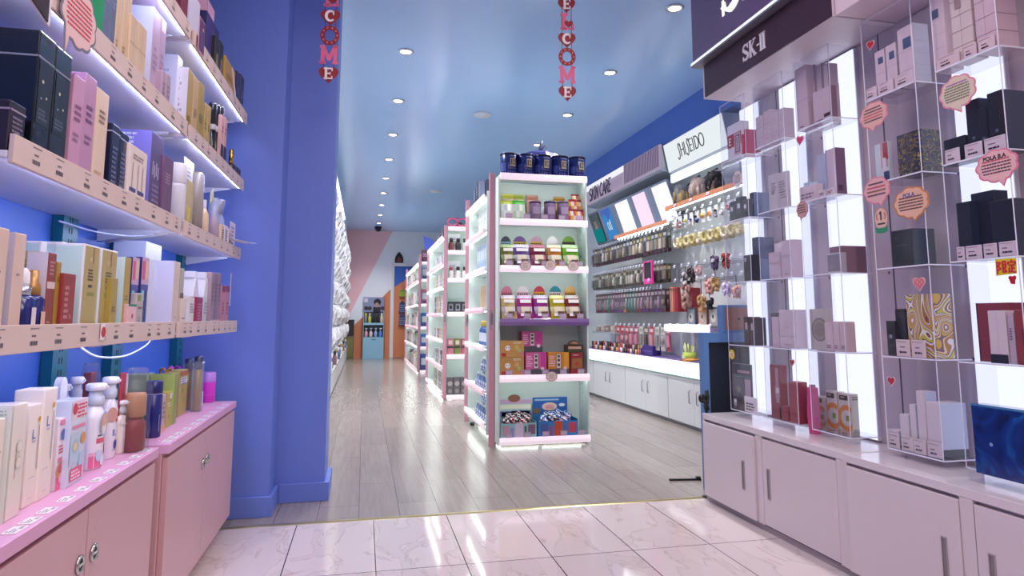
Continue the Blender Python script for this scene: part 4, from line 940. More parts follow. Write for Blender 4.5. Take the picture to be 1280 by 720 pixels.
# sign boxes above
PLUM = M('#38182E', .4); PLUM2 = M('#573A66', .14, coat=.5); SILV = M('#D9D6DE', .4); SIGNW = M('#D9CFD6', .4)
GLOWW = glow('#F2F0FF', 1.6)
t = thing('brand_sign', 'dark plum SK-II sign board with silver letters above the acrylic cases', 'sign', (1.86, (3.275 + 2.24) / 2, 2.24), RZ)
L = 3.275 - 2.24
a = MB(); a.box(-L / 2 - .03, .004, 0, L / 2, .318, .185, SIGNW); a.build('housing', t, bevel=.002)
a = MB(); a.box(-L / 2, -.004, .002, L / 2, .0038, .186, PLUM); a.build('face_panel', t)
def sk(mb, h, m, o, two=True):
    T, n = .17, .06
    strokes(mb, [arc(.30, .755, .23, .20, 35, 180, 12, .06, .12), arc(.30, .755, .23, .20, 180, 262, 8, .12, .16), arc(.30, .26, .26, .215, 90, -82, 14, .15, .17), arc(.30, .26, .26, .215, -82, -160, 8, .15, .06)], T, m, o, h, .92)
    strokes(mb, [[(.53, .72), (.53, .99)], [(.045, .28), (.045, .02)]], n, m, o, h, .92)
    strokes(mb, [[(.26, .55), (.33, .48)]], .2, m, o, h, .92)
    k = .72
    strokes(mb, [[(k + .12, .02), (k + .12, .98)], [(k + .22, .52), (k + .62, .02)]], T, m, o, h, .92)
    strokes(mb, [[(k + .14, .40), (k + .58, .97)], [(k, .97), (k + .26, .97)], [(k, .03), (k + .26, .03)], [(k + .44, .97), (k + .70, .97)], [(k + .46, .03), (k + .76, .03)]], n, m, o, h, .92)
    strokes(mb, [[(1.55, .46), (1.80, .46)]], .08, m, o, h, .92)
    for q in (1.98, 2.28):
        strokes(mb, [[(q, .02), (q, .98)]], T, m, o, h, .92)
    strokes(mb, [[(1.84, .97), (2.42, .97)], [(1.84, .03), (2.42, .03)]], n, m, o, h, .92)
a = MB(); sk(a, .086, SILV, (-L / 2 + .395, -.0045, .052)); a.build('lettering', t)
t = thing('brand_sign', 'large glossy plum light-box sign with white SK letters, cut by the top edge', 'sign', (1.82, (3.33 + 2.245) / 2, 2.432), RZ)
L = 3.33 - 2.245
a = MB(); a.box(-L / 2, .004, .03, L / 2, .35, .74, M('#8C8492', .4)); a.build('housing', t)
a = MB(); a.box(-L / 2 + .004, -.004, .034, L / 2 - .004, .0038, .735, PLUM2); a.build('face_panel', t)
a = MB(); a.box(-L / 2 - .006, -.012, 0, L / 2, .05, .010, M('#8A8694', .3, .5)); a.box(-L / 2 - .006, -.012, .0102, L / 2, .02, .024, glow('#E4ECFF', 1.5)); a.build('light_strip', t)
a = MB(); sk(a, .30, glow('#FFFFFF', 1.2), (-L / 2 + .335, -.0045, .15)); a.build('lettering', t)
t = thing('sign_fascia', 'plain pinkish white sign box at the top right, next to the dark plum board', 'sign', (1.875, 1.5, 2.242), RZ)
a = MB(); a.box(-.735, 0, 0, .9, .30, .75, M('#D9C4CE', .35)); a.build('housing', t, bevel=.002)
a = MB(); a.box(-.7, -.003, .11, .86, -.0003, .70, M('#E6D6DE', .25)); a.build('face_panel', t)

# white cabinets under the display ------------------------------------------
CABW = M('#D9CDD2', .32); CABT = M('#DCD2D8', .16, coat=.4); SEAM = M('#3A2C34', .6); HNDL = M('#B5ADB0', .3, .7)
def recess_handle(d, x, z0, z1):
    a = MB(); w_ = .011
    a.box(x - w_, -.003, z0, x - w_ + .003, .001, z1, HNDL); a.box(x + w_ - .003, -.003, z0, x + w_, .001, z1, HNDL); a.box(x - w_ + .0031, -.003, z0, x + w_ - .0031, .001, z0 + .004, HNDL); a.box(x - w_ + .0031, -.003, z1 - .004, x + w_ - .0031, .001, z1, HNDL)
    a.box(x - w_ + .0031, -.0008, z0 + .0041, x + w_ - .0031, .0012, z1 - .0041, M('#8E8588', .35, .4))
    a.build('handle', d)
def white_cabinet(y_far, y_near, X, label, doors):
    yc = (y_far + y_near) / 2; Ln = y_far - y_near
    t = thing('white_cabinet', label, 'cabinet', (X, yc, 0), RZ)
    a = MB(); a.box(-Ln / 2, .022, .03, Ln / 2, .305, .4378, CABW); a.box(-Ln / 2, .004, .0301, Ln / 2, .0218, .42, SEAM) ; a.build('body', t)
    a = MB(); a.box(-Ln / 2, .012, 0, Ln / 2, .30, .0298, M('#A89AA2', .4)); a.build('plinth', t)
    a = MB(); a.box(-Ln / 2, 0, .438, Ln / 2, .308, .468, CABT); a.build('worktop', t, bevel=.002)
    edges = [y_far] + [v for d in doors for v in d[:2]] + [y_near]
    for i in range(0, len(edges), 2):
        if edges[i] - edges[i + 1] > .004:
            a = MB(); a.box(yc - edges[i] + .0003, .0003, .0302, yc - edges[i + 1] - .0003, .0215, .4375, CABW); a.build('stile', t)
    for y0, y1, hy, ajar in doors:
        x0, x1 = yc - y0 + .0025, yc - y1 - .0025
        a = MB(); a.box(0, 0, 0, x1 - x0, .016, .392, CABW)
        d = a.build('door', t, (x0, .0006 - ajar, .034), bevel=.0015)
        recess_handle(d, (yc - hy) - x0, .122, .262)
    return t
white_cabinet(3.445, 2.318, 1.865, 'white two-door cabinet under the far acrylic columns, next to the wooden floor', [(3.425, 2.935, 3.03, .012), (2.885, 2.372, 2.838, 0)])
white_cabinet(2.312, 1.15, 1.855, 'white two-door cabinet at the lower right, cut by the picture edge', [(2.30, 1.80, 1.862, .006), (1.752, 1.19, 1.70, 0)])

# acrylic display cases -------------------------------------------------------
ACR = clear('#FAFAFD', .995, .02); EDGE = M('#F0F2FF', .15, alpha=.85)  # near-white strips paint the light caught by the acrylic's edges
COLS = {1: (3.365, 3.115), 2: (3.032, 2.78), 3: (2.685, 2.443), 4: (2.242, 1.99), 5: (1.90, 1.655)}
LEV = [.497, .848, 1.191, 1.536, 1.882, 2.228]
cn = {1: 'farthest', 2: 'second', 3: 'third', 4: 'fourth', 5: 'nearest'}
ln_ = ['bottom', 'second lowest', 'middle', 'second highest', 'top']
for c, (yf, yn) in COLS.items():
    for l in range(5):
        z0, z1 = LEV[l], LEV[l + 1] - .004
        W, H, D = yf - yn, z1 - z0, .155
        t = thing('acrylic_display_case', 'clear acrylic case, %s tier of the %s column of cases on the lit wall' % (ln_[l], cn[c]), 'display case', (2.0, (yf + yn) / 2, z0), RZ)
        a = MB(); a.box(-W / 2, 0, 0, W / 2, .003, H, ACR); a.build('front_panel', t)
        a = MB(); a.box(-W / 2, .0031, 0, -W / 2 + .003, D, H, ACR); a.build('side_panel', t)
        a = MB(); a.box(W / 2 - .003, .0031, 0, W / 2, D, H, ACR); a.build('side_panel', t)
        a = MB(); a.box(-W / 2 + .0031, .0031, 0, W / 2 - .0031, D, .004, ACR); a.build('base_panel', t)
        a = MB(); e = .0016
        a.box(-W / 2 - e, -e, 0, -W / 2 + e, -.0002, H, EDGE); a.box(W / 2 - e, -e, 0, W / 2 + e, -.0002, H, EDGE); a.box(-W / 2 + e, -e, -e, W / 2 - e, -.0002, .0035, EDGE); a.box(W / 2 + .0002, 0, -e, W / 2 + e, D, .003, EDGE)
        if l == 4: a.box(-W / 2 + e, -e, H - .003, W / 2 - e, -.0002, H, EDGE)
        a.build('edge_highlight', t)
        if l == 0:
            for s in (-1, 1):
                a = MB(); a.box(s * (W / 2 - .04) - .01, .03, -.0285, s * (W / 2 - .04) + .01, .13, -.0003, ACR); a.build('foot', t)

def Rc(pl, pr, py, lev, d, col, ps, name, label, X=2.012, cat='box', rough=.4, coat=0.0, group=None, zt=None, zb=None):
    """carton in a case: left (far) and right (near) picture edges of its front, top height at the right edge"""
    if isinstance(col, str):
        k = [int(col[i:i + 2], 16) for i in (1, 3, 5)]
        if min(k) > 110 and max(k) - min(k) < 75: col = '#%02X%02X%02X' % tuple(int(v + (250 - v) * .42) for v in k)   # the pale pink cartons
    b = onx(pr, py, X); ztop = zt or b.z
    a = onx(pl, py, X)
    z0 = zb if zb is not None else LEV[lev] + .0045
    W = (a.y - b.y) * .975
    return carton((X + d / 2, (a.y + b.y) / 2, z0), RZ, W, d, ztop - z0, col, ps, name, label, cat, group, rough, coat)
MAUVE = '#B795A6'; MAUVE2 = '#C6A6B2'
FINE = [('T', 'f', .3, .7, .55, 1, .015, '#8C7080'), ('T', 'f', .3, .75, .1, 1, .02, '#7A6070')]
# column 1
Rc(908, 926, 150, 4, .05, '#E6DEE6', [('f', 0, 1, .35, .72, '#B02A36'), ('f', .02, .4, .42, .66, '#A82430'), ('f', .12, .28, .60, .63, '#FFFFFF'), ('f', .12, .28, .51, .54, '#FFFFFF'), ('f', .12, .28, .42, .45, '#FFFFFF'), ('f', .12, .16, .42, .63, '#FFFFFF'), ('f', .5, .95, .1, .7, '#D8B4BC'), ('f', .57, .88, .16, .64, '#7A3A48'), ('f', .62, .83, .19, .61, '#DCC4CC'), ('T', 'f', .66, .8, .57, 6, .06, '#6A3444'), ('r', 0, 1, 0, .6, '#C8486C')], 'snack_box', 'white and red box with a white E in the farthest case column')
Rc(927, 931.5, 161, 4, .09, '#C85878', [], 'snack_box', 'narrow rose pink box beside the white and red E box', 2.03)
for i, (l_, r_, t_) in enumerate(((911, 918.5, 251), (919, 927.5, 245), (928, 934.5, 248))):
    Rc(l_, r_, t_, 3, .03, '#3A3E4A', [('f', .25, .65, .5, .72, '#E6E8F0'), ('f', 0, 1, 0, .3, '#262A34')], 'men_care_box', 'dark slate box with a white square, %s of three in the farthest case column' % ('leftmost', 'middle', 'rightmost')[i])
Rc(936.5, 941.5, 240, 3, .10, '#1E1C26', [('f', .2, .8, .55, .75, '#E6E8F0'), ('r', 0, 1, 0, 1, '#6A7EA4')], 'men_care_box', 'black box with white square and blue-grey side, right of three slate boxes', 2.06)
Rc(929, 938.5, 318, 2, .06, '#2A2430', [('f', .1, .4, .75, .9, '#B0A8B8')], 'men_care_box', 'dark box in the middle tier of the farthest case column')
Rc(939.5, 946.5, 296, 2, .10, '#39415E', [('r', 0, 1, .5, 1, '#4A5A80'), ('r', 0, 1, 0, .5, '#7288AC')], 'men_care_box', 'blue-black box behind the far edge of the second case column', 2.06)
for i, (l_, r_, t_) in enumerate(((929, 936, 396), (936.5, 942.5, 397))):
    Rc(l_, r_, t_, 1, .07, '#3A1E2E', [('f', .3, .7, .55, .8, '#C8A4B0')], 'men_care_box', 'dark maroon box with a pale square, %s of two by the blue cubby' % ('left', 'right')[i])
Rc(914.5, 938, 456, 0, .012, '#5E6068', [('f', 0, 1, .78, .98, '#3E404A'), ('f', .3, .95, .80, .86, '#A88A94'), ('f', 0, 1, .70, .74, '#5E7A70'), ('f', 0, .66, .27, .68, '#6A6C72'), ('O', 'f', .35, .44, .016, '#8C8878'), ('f', .68, 1, .22, .68, '#B4A0AC'), ('f', 0, 1, 0, .22, '#4E4448')], 'face_mask_pack', 'grey photo face-mask pack in the bottom tier of the farthest column', 2.012, 'pack')
for i, (l_, r_) in enumerate(((916, 922), (930, 946))):
    Rc(l_, r_, 498, 0, .006, ('#5A4E52', '#E2D6D8')[i], [('f', .3, .8, .3, .9, '#EDEAEE'), ('T', 'f', .15, .85, .6, 3, .18, '#6A5A60')], 'price_card', ('small dark price card with a white square below the face-mask pack', 'white folded price card at the foot of the face-mask pack')[i], 2.006, 'card')
# column 2
GRID = [('f', 0, 1, .62, .628, '#A08494'), ('f', .49, .5, 0, 1, '#A58A98'), ('f', 0, 1, .30, .307, '#A58A98')]
for i, (l_, r_, t_) in enumerate(((944, 953, 143), (953.5, 962.5, 136), (963, 971.5, 139), (972, 979, 134))):
    Rc(l_, r_, t_, 4, .06, '#C2A2AE', GRID + [('T', 'f', .2, .8, .75, 1, .015, '#8C7080'), ('T', 'f', .2, .7, .2, 1, .015, '#8C7080')], 'skin_care_box', 'slim mauve pink box in the top tier of the second column, %s from the left' % ('first', 'second', 'third', 'fourth')[i])
Rc(959.5, 971, 216, 3, .02, '#AA9CA0', [('T', 'f', .35, .9, .75, 4, .06, '#857880'), ('O', 'f', .5, .5, .015, '#9A8C90')], 'skin_care_box', 'grey-brown flat box with faint script in the second column, left half', 2.014)
Rc(971.5, 983, 213, 3, .02, '#B0A0A4', [('T', 'f', .1, .9, .75, 5, .07, '#857880'), ('T', 'f', .2, .9, .45, 3, .07, '#8C7E84')], 'skin_care_box', 'grey-brown flat box with faint script in the second column, right half', 2.014)
Rc(960, 974.5, 314, 2, .05, MAUVE, [('f', 0, 1, .58, .59, '#9A7C8C')] + FINE, 'skin_care_box', 'square mauve box in the middle tier of the second column, lower left one')
Rc(967, 977, 303, 2, .05, MAUVE2, FINE, 'skin_care_box', 'taller mauve box behind the lower left one in the middle tier', 2.07)
Rc(975, 989, 299, 2, .06, '#BE9CAC', [('f', 0, 1, .58, .59, '#9A7C8C')] + FINE, 'skin_care_box', 'tallest mauve box in the middle tier of the second column, by its near corner')
Rc(963, 973, 391, 1, .05, '#42323E', [], 'skin_care_box', 'dark topped box peeking over the mauve boxes in the second lowest tier', 2.10)
Rc(964, 972.5, 396, 1, .05, MAUVE, FINE, 'skin_care_box', 'mauve box with dark neighbour in the second lowest tier, left one')
Rc(973, 994, 387, 1, .06, MAUVE2, [('f', 0, 1, .3, .31, '#9A7C8C'), ('f', .5, .505, 0, 1, '#A88A98')] + FINE, 'skin_care_box', 'wide mauve box in the second lowest tier of the second column')
WINE = '#8E3848'
Rc(961.5, 974.5, 457, 0, .04, WINE, [('f', .5, .9, .4, .6, '#B4A0B4'), ('f', .55, .85, .3, .95, '#AE8C9C'), ('f', .55, .85, .48, .58, '#D8CCD4')], 'wine_care_box', 'tall wine red carton with a pale label in the bottom tier of the second column')
Rc(974, 984.5, 508.5, 0, .04, '#983C4C', [], 'wine_care_box', 'short wine red carton between two tall wine red ones')
Rc(985, 997.5, 478, 0, .05, '#9C3E4E', [('f', .0, 1, .0, .03, '#B06A74')], 'wine_care_box', 'plain tall wine red carton at the near corner of the bottom tier')
# faceted magenta bottle on the worktop
p = Vector((2.035, 2.732, .468))
t = thing('faceted_bottle', 'faceted magenta pink bottle on the cabinet between second and third columns', 'bottle', (p.x + .01, p.y, .468), RZ)
a = MB(); n = 6
prof = [(.030, 0), (.037, .09), (.030, .21)]
for j in range(2):
    for i in range(n):
        q0, q1 = 2 * PI * i / n + .3, 2 * PI * (i + 1) / n + .3
        P = lambda r, q, z: (r * math.cos(q), r * math.sin(q) * .8, z)
        (r0, z0), (r1, z1) = prof[j], prof[j + 1]
        a.face([P(r0, q0, z0), P(r0, q1, z0), P(r1, q1, z1), P(r1, q0, z1)], M('#C8487E', .15, coat=.5))
a.face([(.030 * math.cos(2 * PI * i / n + .3), .024 * math.sin(2 * PI * i / n + .3), .21) for i in range(n)], M('#D86A98', .15)); a.face([(.030 * math.cos(-2 * PI * i / n + .3), .024 * math.sin(-2 * PI * i / n + .3), 0) for i in range(n)], M('#B8406E', .2))
a.build('body', t)
a = MB(); a.box(-.010, -.010, .2102, .010, .010, .222, M('#A83A68', .2)); a.build('cap', t)
# column 3
Rc(992.5, 1007, 80, 4, .05, '#B9929E', [('f', 0, 1, .46, .465, '#96707E'), ('f', .25, .6, .04, .055, '#4A2C3A')], 'skin_care_box', 'tallest mauve box at the left of the top tier in the third column')
for i, (l_, r_, t_) in enumerate(((1010, 1018, 80), (1019, 1027, 79), (1028, 1035, 78))):
    Rc(l_, r_, t_, 4, .05, ('#B08C98', '#A98792', '#B4929C')[i], [('f', .92, 1, 0, 1, '#4E3442')], 'skin_care_box', 'tall mauve box with dark edge in the third column, %s of the back three' % ('left', 'middle', 'right')[i], 2.05)
Rc(1014.5, 1036.5, 106, 4, .035, '#B8929E', [('T', 'f', .45, .6, .75, 1, .02, '#8C6C7A'), ('f', .62, .98, .10, .20, '#3E1E2E'), ('f', .2, .55, .05, .075, '#4A2C3A'), ('r', 0, 1, 0, 1, '#9C7C8C')], 'skin_care_box', 'low wide mauve box with a dark brand line, third column top tier')
Rc(1016, 1037, 103, 4, .05, '#A88494', [('r', 0, .06, 0, .3, '#3E1E2E'), ('r', .06, 1, 0, 1, '#967886')], 'skin_care_box', 'second low mauve box behind the one with the dark brand line', 2.085)
Rc(999, 1021, 246, 3, .04, '#C9A4AE', [('T', 'f', .1, .9, .5, 2, .2, '#8A6A78')], 'skin_care_box', 'low blush box row at the foot of the third column', 2.012, zt=1.615)
for i, (l_, r_) in enumerate(((1004, 1011), (1012, 1021))):
    Rc(l_, r_, 227, 3, .04, '#A8CCDA', [('f', .1, .9, .1, .9, '#B8DCE4')], 'skin_care_box', 'small aqua box on the third column, %s of the pair' % ('left', 'right')[i], 2.055)
Rc(1020, 1030, 191, 3, .05, '#7E8CB0', [], 'skin_care_box', 'tall blue-grey box standing behind the low blush boxes', 2.06)
Rc(1031, 1043.5, 184, 3, .05, '#B890A2', [('f', 0, .12, 0, 1, '#9C9AC0'), ('r', 0, 1, 0, 1, '#8E6E86'), ('r', .1, .6, .08, .2, '#5A4258')], 'skin_care_box', 'tall mauve box at the near corner of the second highest tier', 2.02)
Rc(1022, 1043.5, 233, 3, .006, '#D6B0B8', [('f', .48, .52, 0, 1, '#B08C98'), ('T', 'f', .1, .42, .6, 2, .2, '#5A3A48'), ('T', 'f', .58, .9, .6, 2, .2, '#5A3A48')], 'price_card', 'double blush price card at the near corner of the third column', 2.005, 'card')
Rc(1033, 1050.5, 315, 2, .03, '#A79AA2', [('f', .04, .96, .08, .92, '#8E8890'), ('T', 'f', .2, .8, .3, 1, .05, '#B4A8AE')], 'compact_pack', 'grey mirror-like pack in the middle tier of the third column', 2.012)
Rc(1036, 1051.5, 307, 2, .125, '#8C6A74', [('r', 0, .58, 0, 1, '#9A7680'), ('r', .58, 1, 0, 1, '#84626E')], 'skin_care_box', 'big brown-mauve box, broad side showing in the third column middle tier', 2.032)
Rc(1011, 1036, 386, 1, .02, '#9A8C88', [('O', 'f', .5, .5, .055, '#8C7E7A'), ('O', 'f', .5, .5, .045, '#A4968E'), ('O', 'f', .5, .5, .035, '#91837E')], 'gift_box', 'taupe box with a round swirl in the second lowest tier of the third column', 2.03)
for i, (l_, r_) in enumerate(((1030, 1040), (1040.5, 1048), (1048.5, 1057.5))):
    Rc(l_, r_, 403, 1, .045, '#C09AA0', [('T', 'f', .2, .8, .22, 2, .07, '#7A5C66')], 'skin_care_box', 'blush box in the second lowest tier of the third column, %s of the front three' % ('left', 'middle', 'right')[i], 2.01)
for i in range(1):
    Rc(1040, 1058, 402, 1, .042, '#A88A8E', [('r', .1, .8, .08, .2, '#5A4248')], 'skin_care_box', 'blush box lined up behind the front three, %s row back' % ('one', 'two')[i], 2.059 + .0445 * i)
# orange ring cartons on the worktop under column 3
def ringbox(py_top, pl, pr, pf, i, w2=False):
    b = onz(pr, pf, .468); X = b.x
    a = onx(pl, py_top, X); e = onx(pr, py_top, X); H = e.z - .468; W = (a.y - e.y) * .96
    mb = carton_mb(W, .06, H, '#D9D2C8', [('f', .1, .75, .84, .95, '#33322E'), ('T', 'f', .2, .6, .92, 1, .05, '#C9C4B8'), ('T', 'f', .2, .7, .1, 2, .05, '#6A6460'), ('r', 0, 1, 0, 1, '#AFA79C'), ('T', 'r', .1, .8, .94, 2, .05, '#4A4844'), ('T', 'r', .1, .9, .2, 6, .03, '#6E6A64')])
    k = M('#E08A34', .4); r0, r1 = H * .19, H * .30
    for s in range(20):
        q0, q1 = math.radians(45 + s * 14), math.radians(45 + (s + 1) * 14)
        P = lambda r, q: (max(-W / 2, min(W / 2, W * .12 + r * math.cos(q))), -.0312, H * .44 + r * math.sin(q))
        mb.face([P(r1, q0), P(r1, q1), P(r0, q1), P(r0, q0)], k)
    decal(mb, W, .06, H, 'f', .55, .85, .38, .5, '#8C9A4A', .0013)
    tag(mb.build('vitamin_carton', None, (X + .03, (a.y + e.y) / 2, .468), RZ, .002), 'cream carton with an orange ring on the white cabinet, %s' % ('smallest, at the left', 'tall middle one', 'tall right one showing its side')[i], 'box')
ringbox(497, 1017, 1031, 541, 0); ringbox(490, 1031.5, 1046, 544, 1); ringbox(493, 1047, 1063.5, 548, 2)
b = onz(1016, 535, .468); carton((b.x + .05, b.y + .01, .468), RZ, .03, .05, .11, '#DDD8D0', [('T', 'f', .2, .8, .8, 3, .1, '#8A847C')], 'vitamin_carton', 'plain small cream carton peeking out left of the orange ring cartons')
# column 4
PB = '#D0AEB4'
SQ = '#4E607E'
for i, (l_, r_, t_) in enumerate(((1092, 1105, 57), (1105.5, 1119, 49), (1119.5, 1140, 25))):
    Rc(l_, r_, t_ + 3, 4, .07, PB, [('f', 0, 1, .5 + .04 * i, .504 + .04 * i, '#B08E98'), ('f', 0, 1, .25, .254, '#B08E98'), ('f', .48, .485, 0, 1, '#BC9AA4'), ('f', .35, .85, (.70, .68, .62)[i], (.84, .84, .80)[i], SQ), ('r', 0, 1, .6, 1, '#C8C4CC'), ('r', 0, 1, 0, .6, '#C2BEC8'), ('r', 0, 1, .3, .304, '#9C96A4'), ('r', 0, 1, .5, .504, '#9C96A4'), ('r', 0, 1, .7, .704, '#9C96A4'), ('r', 0, 1, .12, .124, '#9C96A4')], 'skin_care_set', 'pale pink gridded box with a blue square, fourth column top tier, %s' % ('lowest, left', 'middle', 'tallest, right')[i], 2.014)
for i, (l_, r_) in enumerate(((1082.5, 1096), (1097, 1117), (1118, 1142.5))):
    Rc(l_, r_, (120, 112, 100)[i], 4, .004, '#DDB9BC', [('T', 'f', .2, .8, .55, 1, .12, '#8A6A74'), ('T', 'f', .15, .8, .35, 1, .2, '#4A303C'), ('f', .1, .7, .85, .88, '#9C7C86')], 'price_card', 'blush price card along the foot of the gridded pink boxes, %s of three' % ('left', 'middle', 'right')[i], 2.006, 'card', zt=LEV[4] + .055)
def flowerbox():
    m, nt, b, N, K = nodes_mat('dark_floral_print')
    tc = N('ShaderNodeTexCoord'); v = N('ShaderNodeTexVoronoi'); no = N('ShaderNodeTexNoise'); r1 = N('ShaderNodeValToRGB'); mx = N('ShaderNodeMix'); mx.data_type = 'RGBA'
    v.inputs['Scale'].default_value = 26; no.inputs['Scale'].default_value = 22; no.inputs['Distortion'].default_value = 2.5; no.inputs['Detail'].default_value = 3
    K(tc.outputs['Object'], v.inputs['Vector']); K(tc.outputs['Object'], no.inputs['Vector'])
    e = r1.color_ramp.elements; e[0].position = 0; e[0].color = lin('#18131E'); e[1].position = 1; e[1].color = lin('#6E4A1E')
    for p, h in ((.46, '#1A1622'), (.488, '#B8983A'), (.505, '#6A5A2A'), (.52, '#201A26'), (.62, '#26285A'), (.68, '#1A1622')):
        x = e.new(p); x.color = lin(h)
    K(no.outputs['Fac'], r1.inputs[0])
    r2 = N('ShaderNodeValToRGB'); r2.color_ramp.elements[0].position = .10; r2.color_ramp.elements[0].color = (1, 1, 1, 1); r2.color_ramp.elements[1].position = .16; r2.color_ramp.elements[1].color = (0, 0, 0, 1)
    K(v.outputs['Distance'], r2.inputs[0]); K(r2.outputs[0], mx.inputs[0]); K(r1.outputs[0], mx.inputs[6]); mx.inputs[7].default_value = lin('#D6B64A'); K(mx.outputs[2], b.inputs['Base Color'])
    b.inputs['Roughness'].default_value = .3
    return m
def marblebox():
    m, nt, b, N, K = nodes_mat('marbled_swirl_print')
    tc = N('ShaderNodeTexCoord'); no = N('ShaderNodeTexNoise'); w_ = N('ShaderNodeMath'); fr = N('ShaderNodeMath'); rp = N('ShaderNodeValToRGB')
    no.inputs['Scale'].default_value = 4.2; no.inputs['Detail'].default_value = 0.6; no.inputs['Distortion'].default_value = 1.5
    K(tc.outputs['Object'], no.inputs['Vector'])
    w_.operation = 'MULTIPLY'; w_.inputs[1].default_value = 9.0; fr.operation = 'FRACT'
    K(no.outputs['Fac'], w_.inputs[0]); K(w_.outputs[0], fr.inputs[0]); K(fr.outputs[0], rp.inputs[0])
    e = rp.color_ramp.elements; rp.color_ramp.interpolation = 'CONSTANT'
    e[0].position = 0; e[0].color = lin('#DCAE10'); e[1].position = .93; e[1].color = lin('#7A4A5A')
    for p, h in ((.18, '#6E2438'), (.23, '#F0ECE8'), (.30, '#A87410'), (.42, '#7A3A3A'), (.46, '#F2EEE0'), (.54, '#D0C21E'), (.68, '#54406E'), (.72, '#F0ECF0'), (.79, '#BC7A08'), (.89, '#F0E0A0')):
        x = e.new(p); x.color = lin(h)
    K(rp.outputs[0], b.inputs['Base Color']); b.inputs['Roughness'].default_value = .3
    return m
Rc(1119, 1151, 160, 3, .09, flowerbox(), [], 'gift_box', 'dark box printed with golden flowers in the fourth column', 2.03)
Rc(1092.5, 1110, 182, 3, .02, '#B9C8CC', [('f', .45, .95, .35, 1, '#C8A0A0'), ('f', .62, .98, .55, .98, '#A8404A'), ('f', .55, .8, .25, .6, '#E6DCE2'), ('f', .6, 1, 0, .25, '#2C3A70'), ('f', .5, .62, .6, .8, '#DDB49A')], 'gift_box', 'pale blue box with red and navy stripes left of the floral box', 2.02, zt=1.70)
Rc(1112, 1140, 285, 2, .10, '#101319', [('f', .2, .8, .55, .6, '#2E343C'), ('r', 0, 1, 0, 1, '#24313F'), ('O', 'f', .25, .8, .006, '#3E454E')], 'gift_box', 'big black box alone in the middle tier of the fourth column', 2.02)
Rc(1107, 1118, 401, 1, .06, '#1C1920', [('O', 'f', .5, .55, .008, '#8C8A94'), ('T', 'f', .3, .8, .3, 1, .03, '#6C6A74')], 'gift_box', 'low black box left of the marbled box', 2.014)
Rc(1118, 1131, 386, 1, .06, '#15151E', [], 'gift_box', 'taller black box directly left of the marbled box', 2.03)
Rc(1131, 1167, 367, 1, .075, marblebox(), [], 'gift_box', 'box with yellow marbled swirls in the fourth column', 2.018)
for i, (l_, r_) in enumerate(((1120, 1137.5), (1139, 1157))):
    Rc(l_, r_, 436, 1, .004, '#DDBDB4', [('T', 'f', .3, .7, .6, 1, .12, '#8A6A70'), ('T', 'f', .25, .8, .32, 1, .2, '#3E2A34'), ('f', .1, .8, .86, .89, '#9C7C80')], 'price_card', 'beige price card leaning on the foot of the marbled box, %s of two' % ('left', 'right')[i], 2.004, 'card', zt=.917)
WS = '#D6C4C6'
for i, (l_, r_, t_) in enumerate(((1109, 1124, 539), (1124, 1136, 519), (1136, 1144, 506), (1144.3, 1155.5, 489.5), (1156.5, 1175, 504.5))):
    Rc(l_, r_, t_, 0, .05 if i < 4 else .11, WS, [('r', 0, 1, .16, 1, '#C4CCE2'), ('r', 0, 1, 0, .16, '#2A2C3C'), ('f', .94, .96, 0, 1, '#B8A4A8')], 'skin_care_box', 'plain white box of the stepped row, fourth column bottom tier, %s' % ('lowest', 'second step', 'third step', 'tallest', 'dark-footed')[i], 2.02)
for i, (l_, r_) in enumerate(((1110, 1124), (1126, 1141), (1141.5, 1157), (1159, 1178.5))):
    Rc(l_, r_, (548, 551, 555, 559)[i], 0, .004, '#DCC4C2', [('T', 'f', .2, .6, .55, 1, .14, '#7A6468'), ('T', 'f', .2, .75, .32, 1, .2, '#2E2228'), ('f', .05, .8, .86, .89, '#9C848A')], 'price_card', 'white price card at the foot of the stepped white boxes, %s from the left' % ('first', 'second', 'third', 'fourth')[i], 2.008, 'card', zt=.555)
# column 5
GP5 = [('f', 0, 1, v, v + .004, '#7E6268') for v in (.18, .36, .54, .72, .9)] + [('f', .48, .49, 0, 1, '#8E7076')] + [('r', 0, 1, v, v + .004, '#6E5A6C') for v in (.18, .36, .54, .72, .9)]
Rc(1162, 1179, 5, 4, .07, '#D2AEB2', [('f', 0, 1, v, v + .003, '#B08E96') for v in (.3, .5, .7)] + [('f', .1, .6, .72, .84, '#4A5A72')], 'skin_care_set', 'pale pink gridded box with a blue square at the left of the nearest column', 2.014, zt=2.165)
Rc(1186, 1213, 2, 4, .06, '#D8BAA8', GP5 + [('f', .25, .55, .62, .75, '#A8908C')], 'skin_care_set', 'cream gridded box in the top tier of the nearest column', 2.014, zt=2.20)
Rc(1216, 1243, 2, 4, .09, '#CFA0A4', GP5 + [('f', .4, .85, .75, .93, '#A8868E')], 'skin_care_set', 'rose gridded box at the near corner of the top tier', 2.014, zt=2.215)
for i, (l_, r_) in enumerate(((1170, 1200), (1205, 1222), (1224, 1246))):
    Rc(l_, r_, 80, 4, .004, '#DDB4B0', [('T', 'f', .2, .6, .55, 1, .14, '#7A5A60'), ('T', 'f', .2, .75, .32, 1, .2, '#2E1E24'), ('f', .05, .8, .86, .89, '#9C7C80')], 'price_card', 'peach price card under the nearest column top tier, %s of three' % ('left', 'middle', 'right')[i], 2.004, 'card', zt=LEV[4] + .05)
BLK = '#0B0C12'
BM = [('O', 'f', .5, .35, .006, '#5A6070'), ('T', 'f', .25, .75, .22, 1, .03, '#4A5060'), ('r', 0, 1, 0, 1, '#223850')]
Rc(1205, 1222, 122, 3, .08, BLK, BM, 'cream_box', 'black box under the green-written note in the nearest column', 2.03)
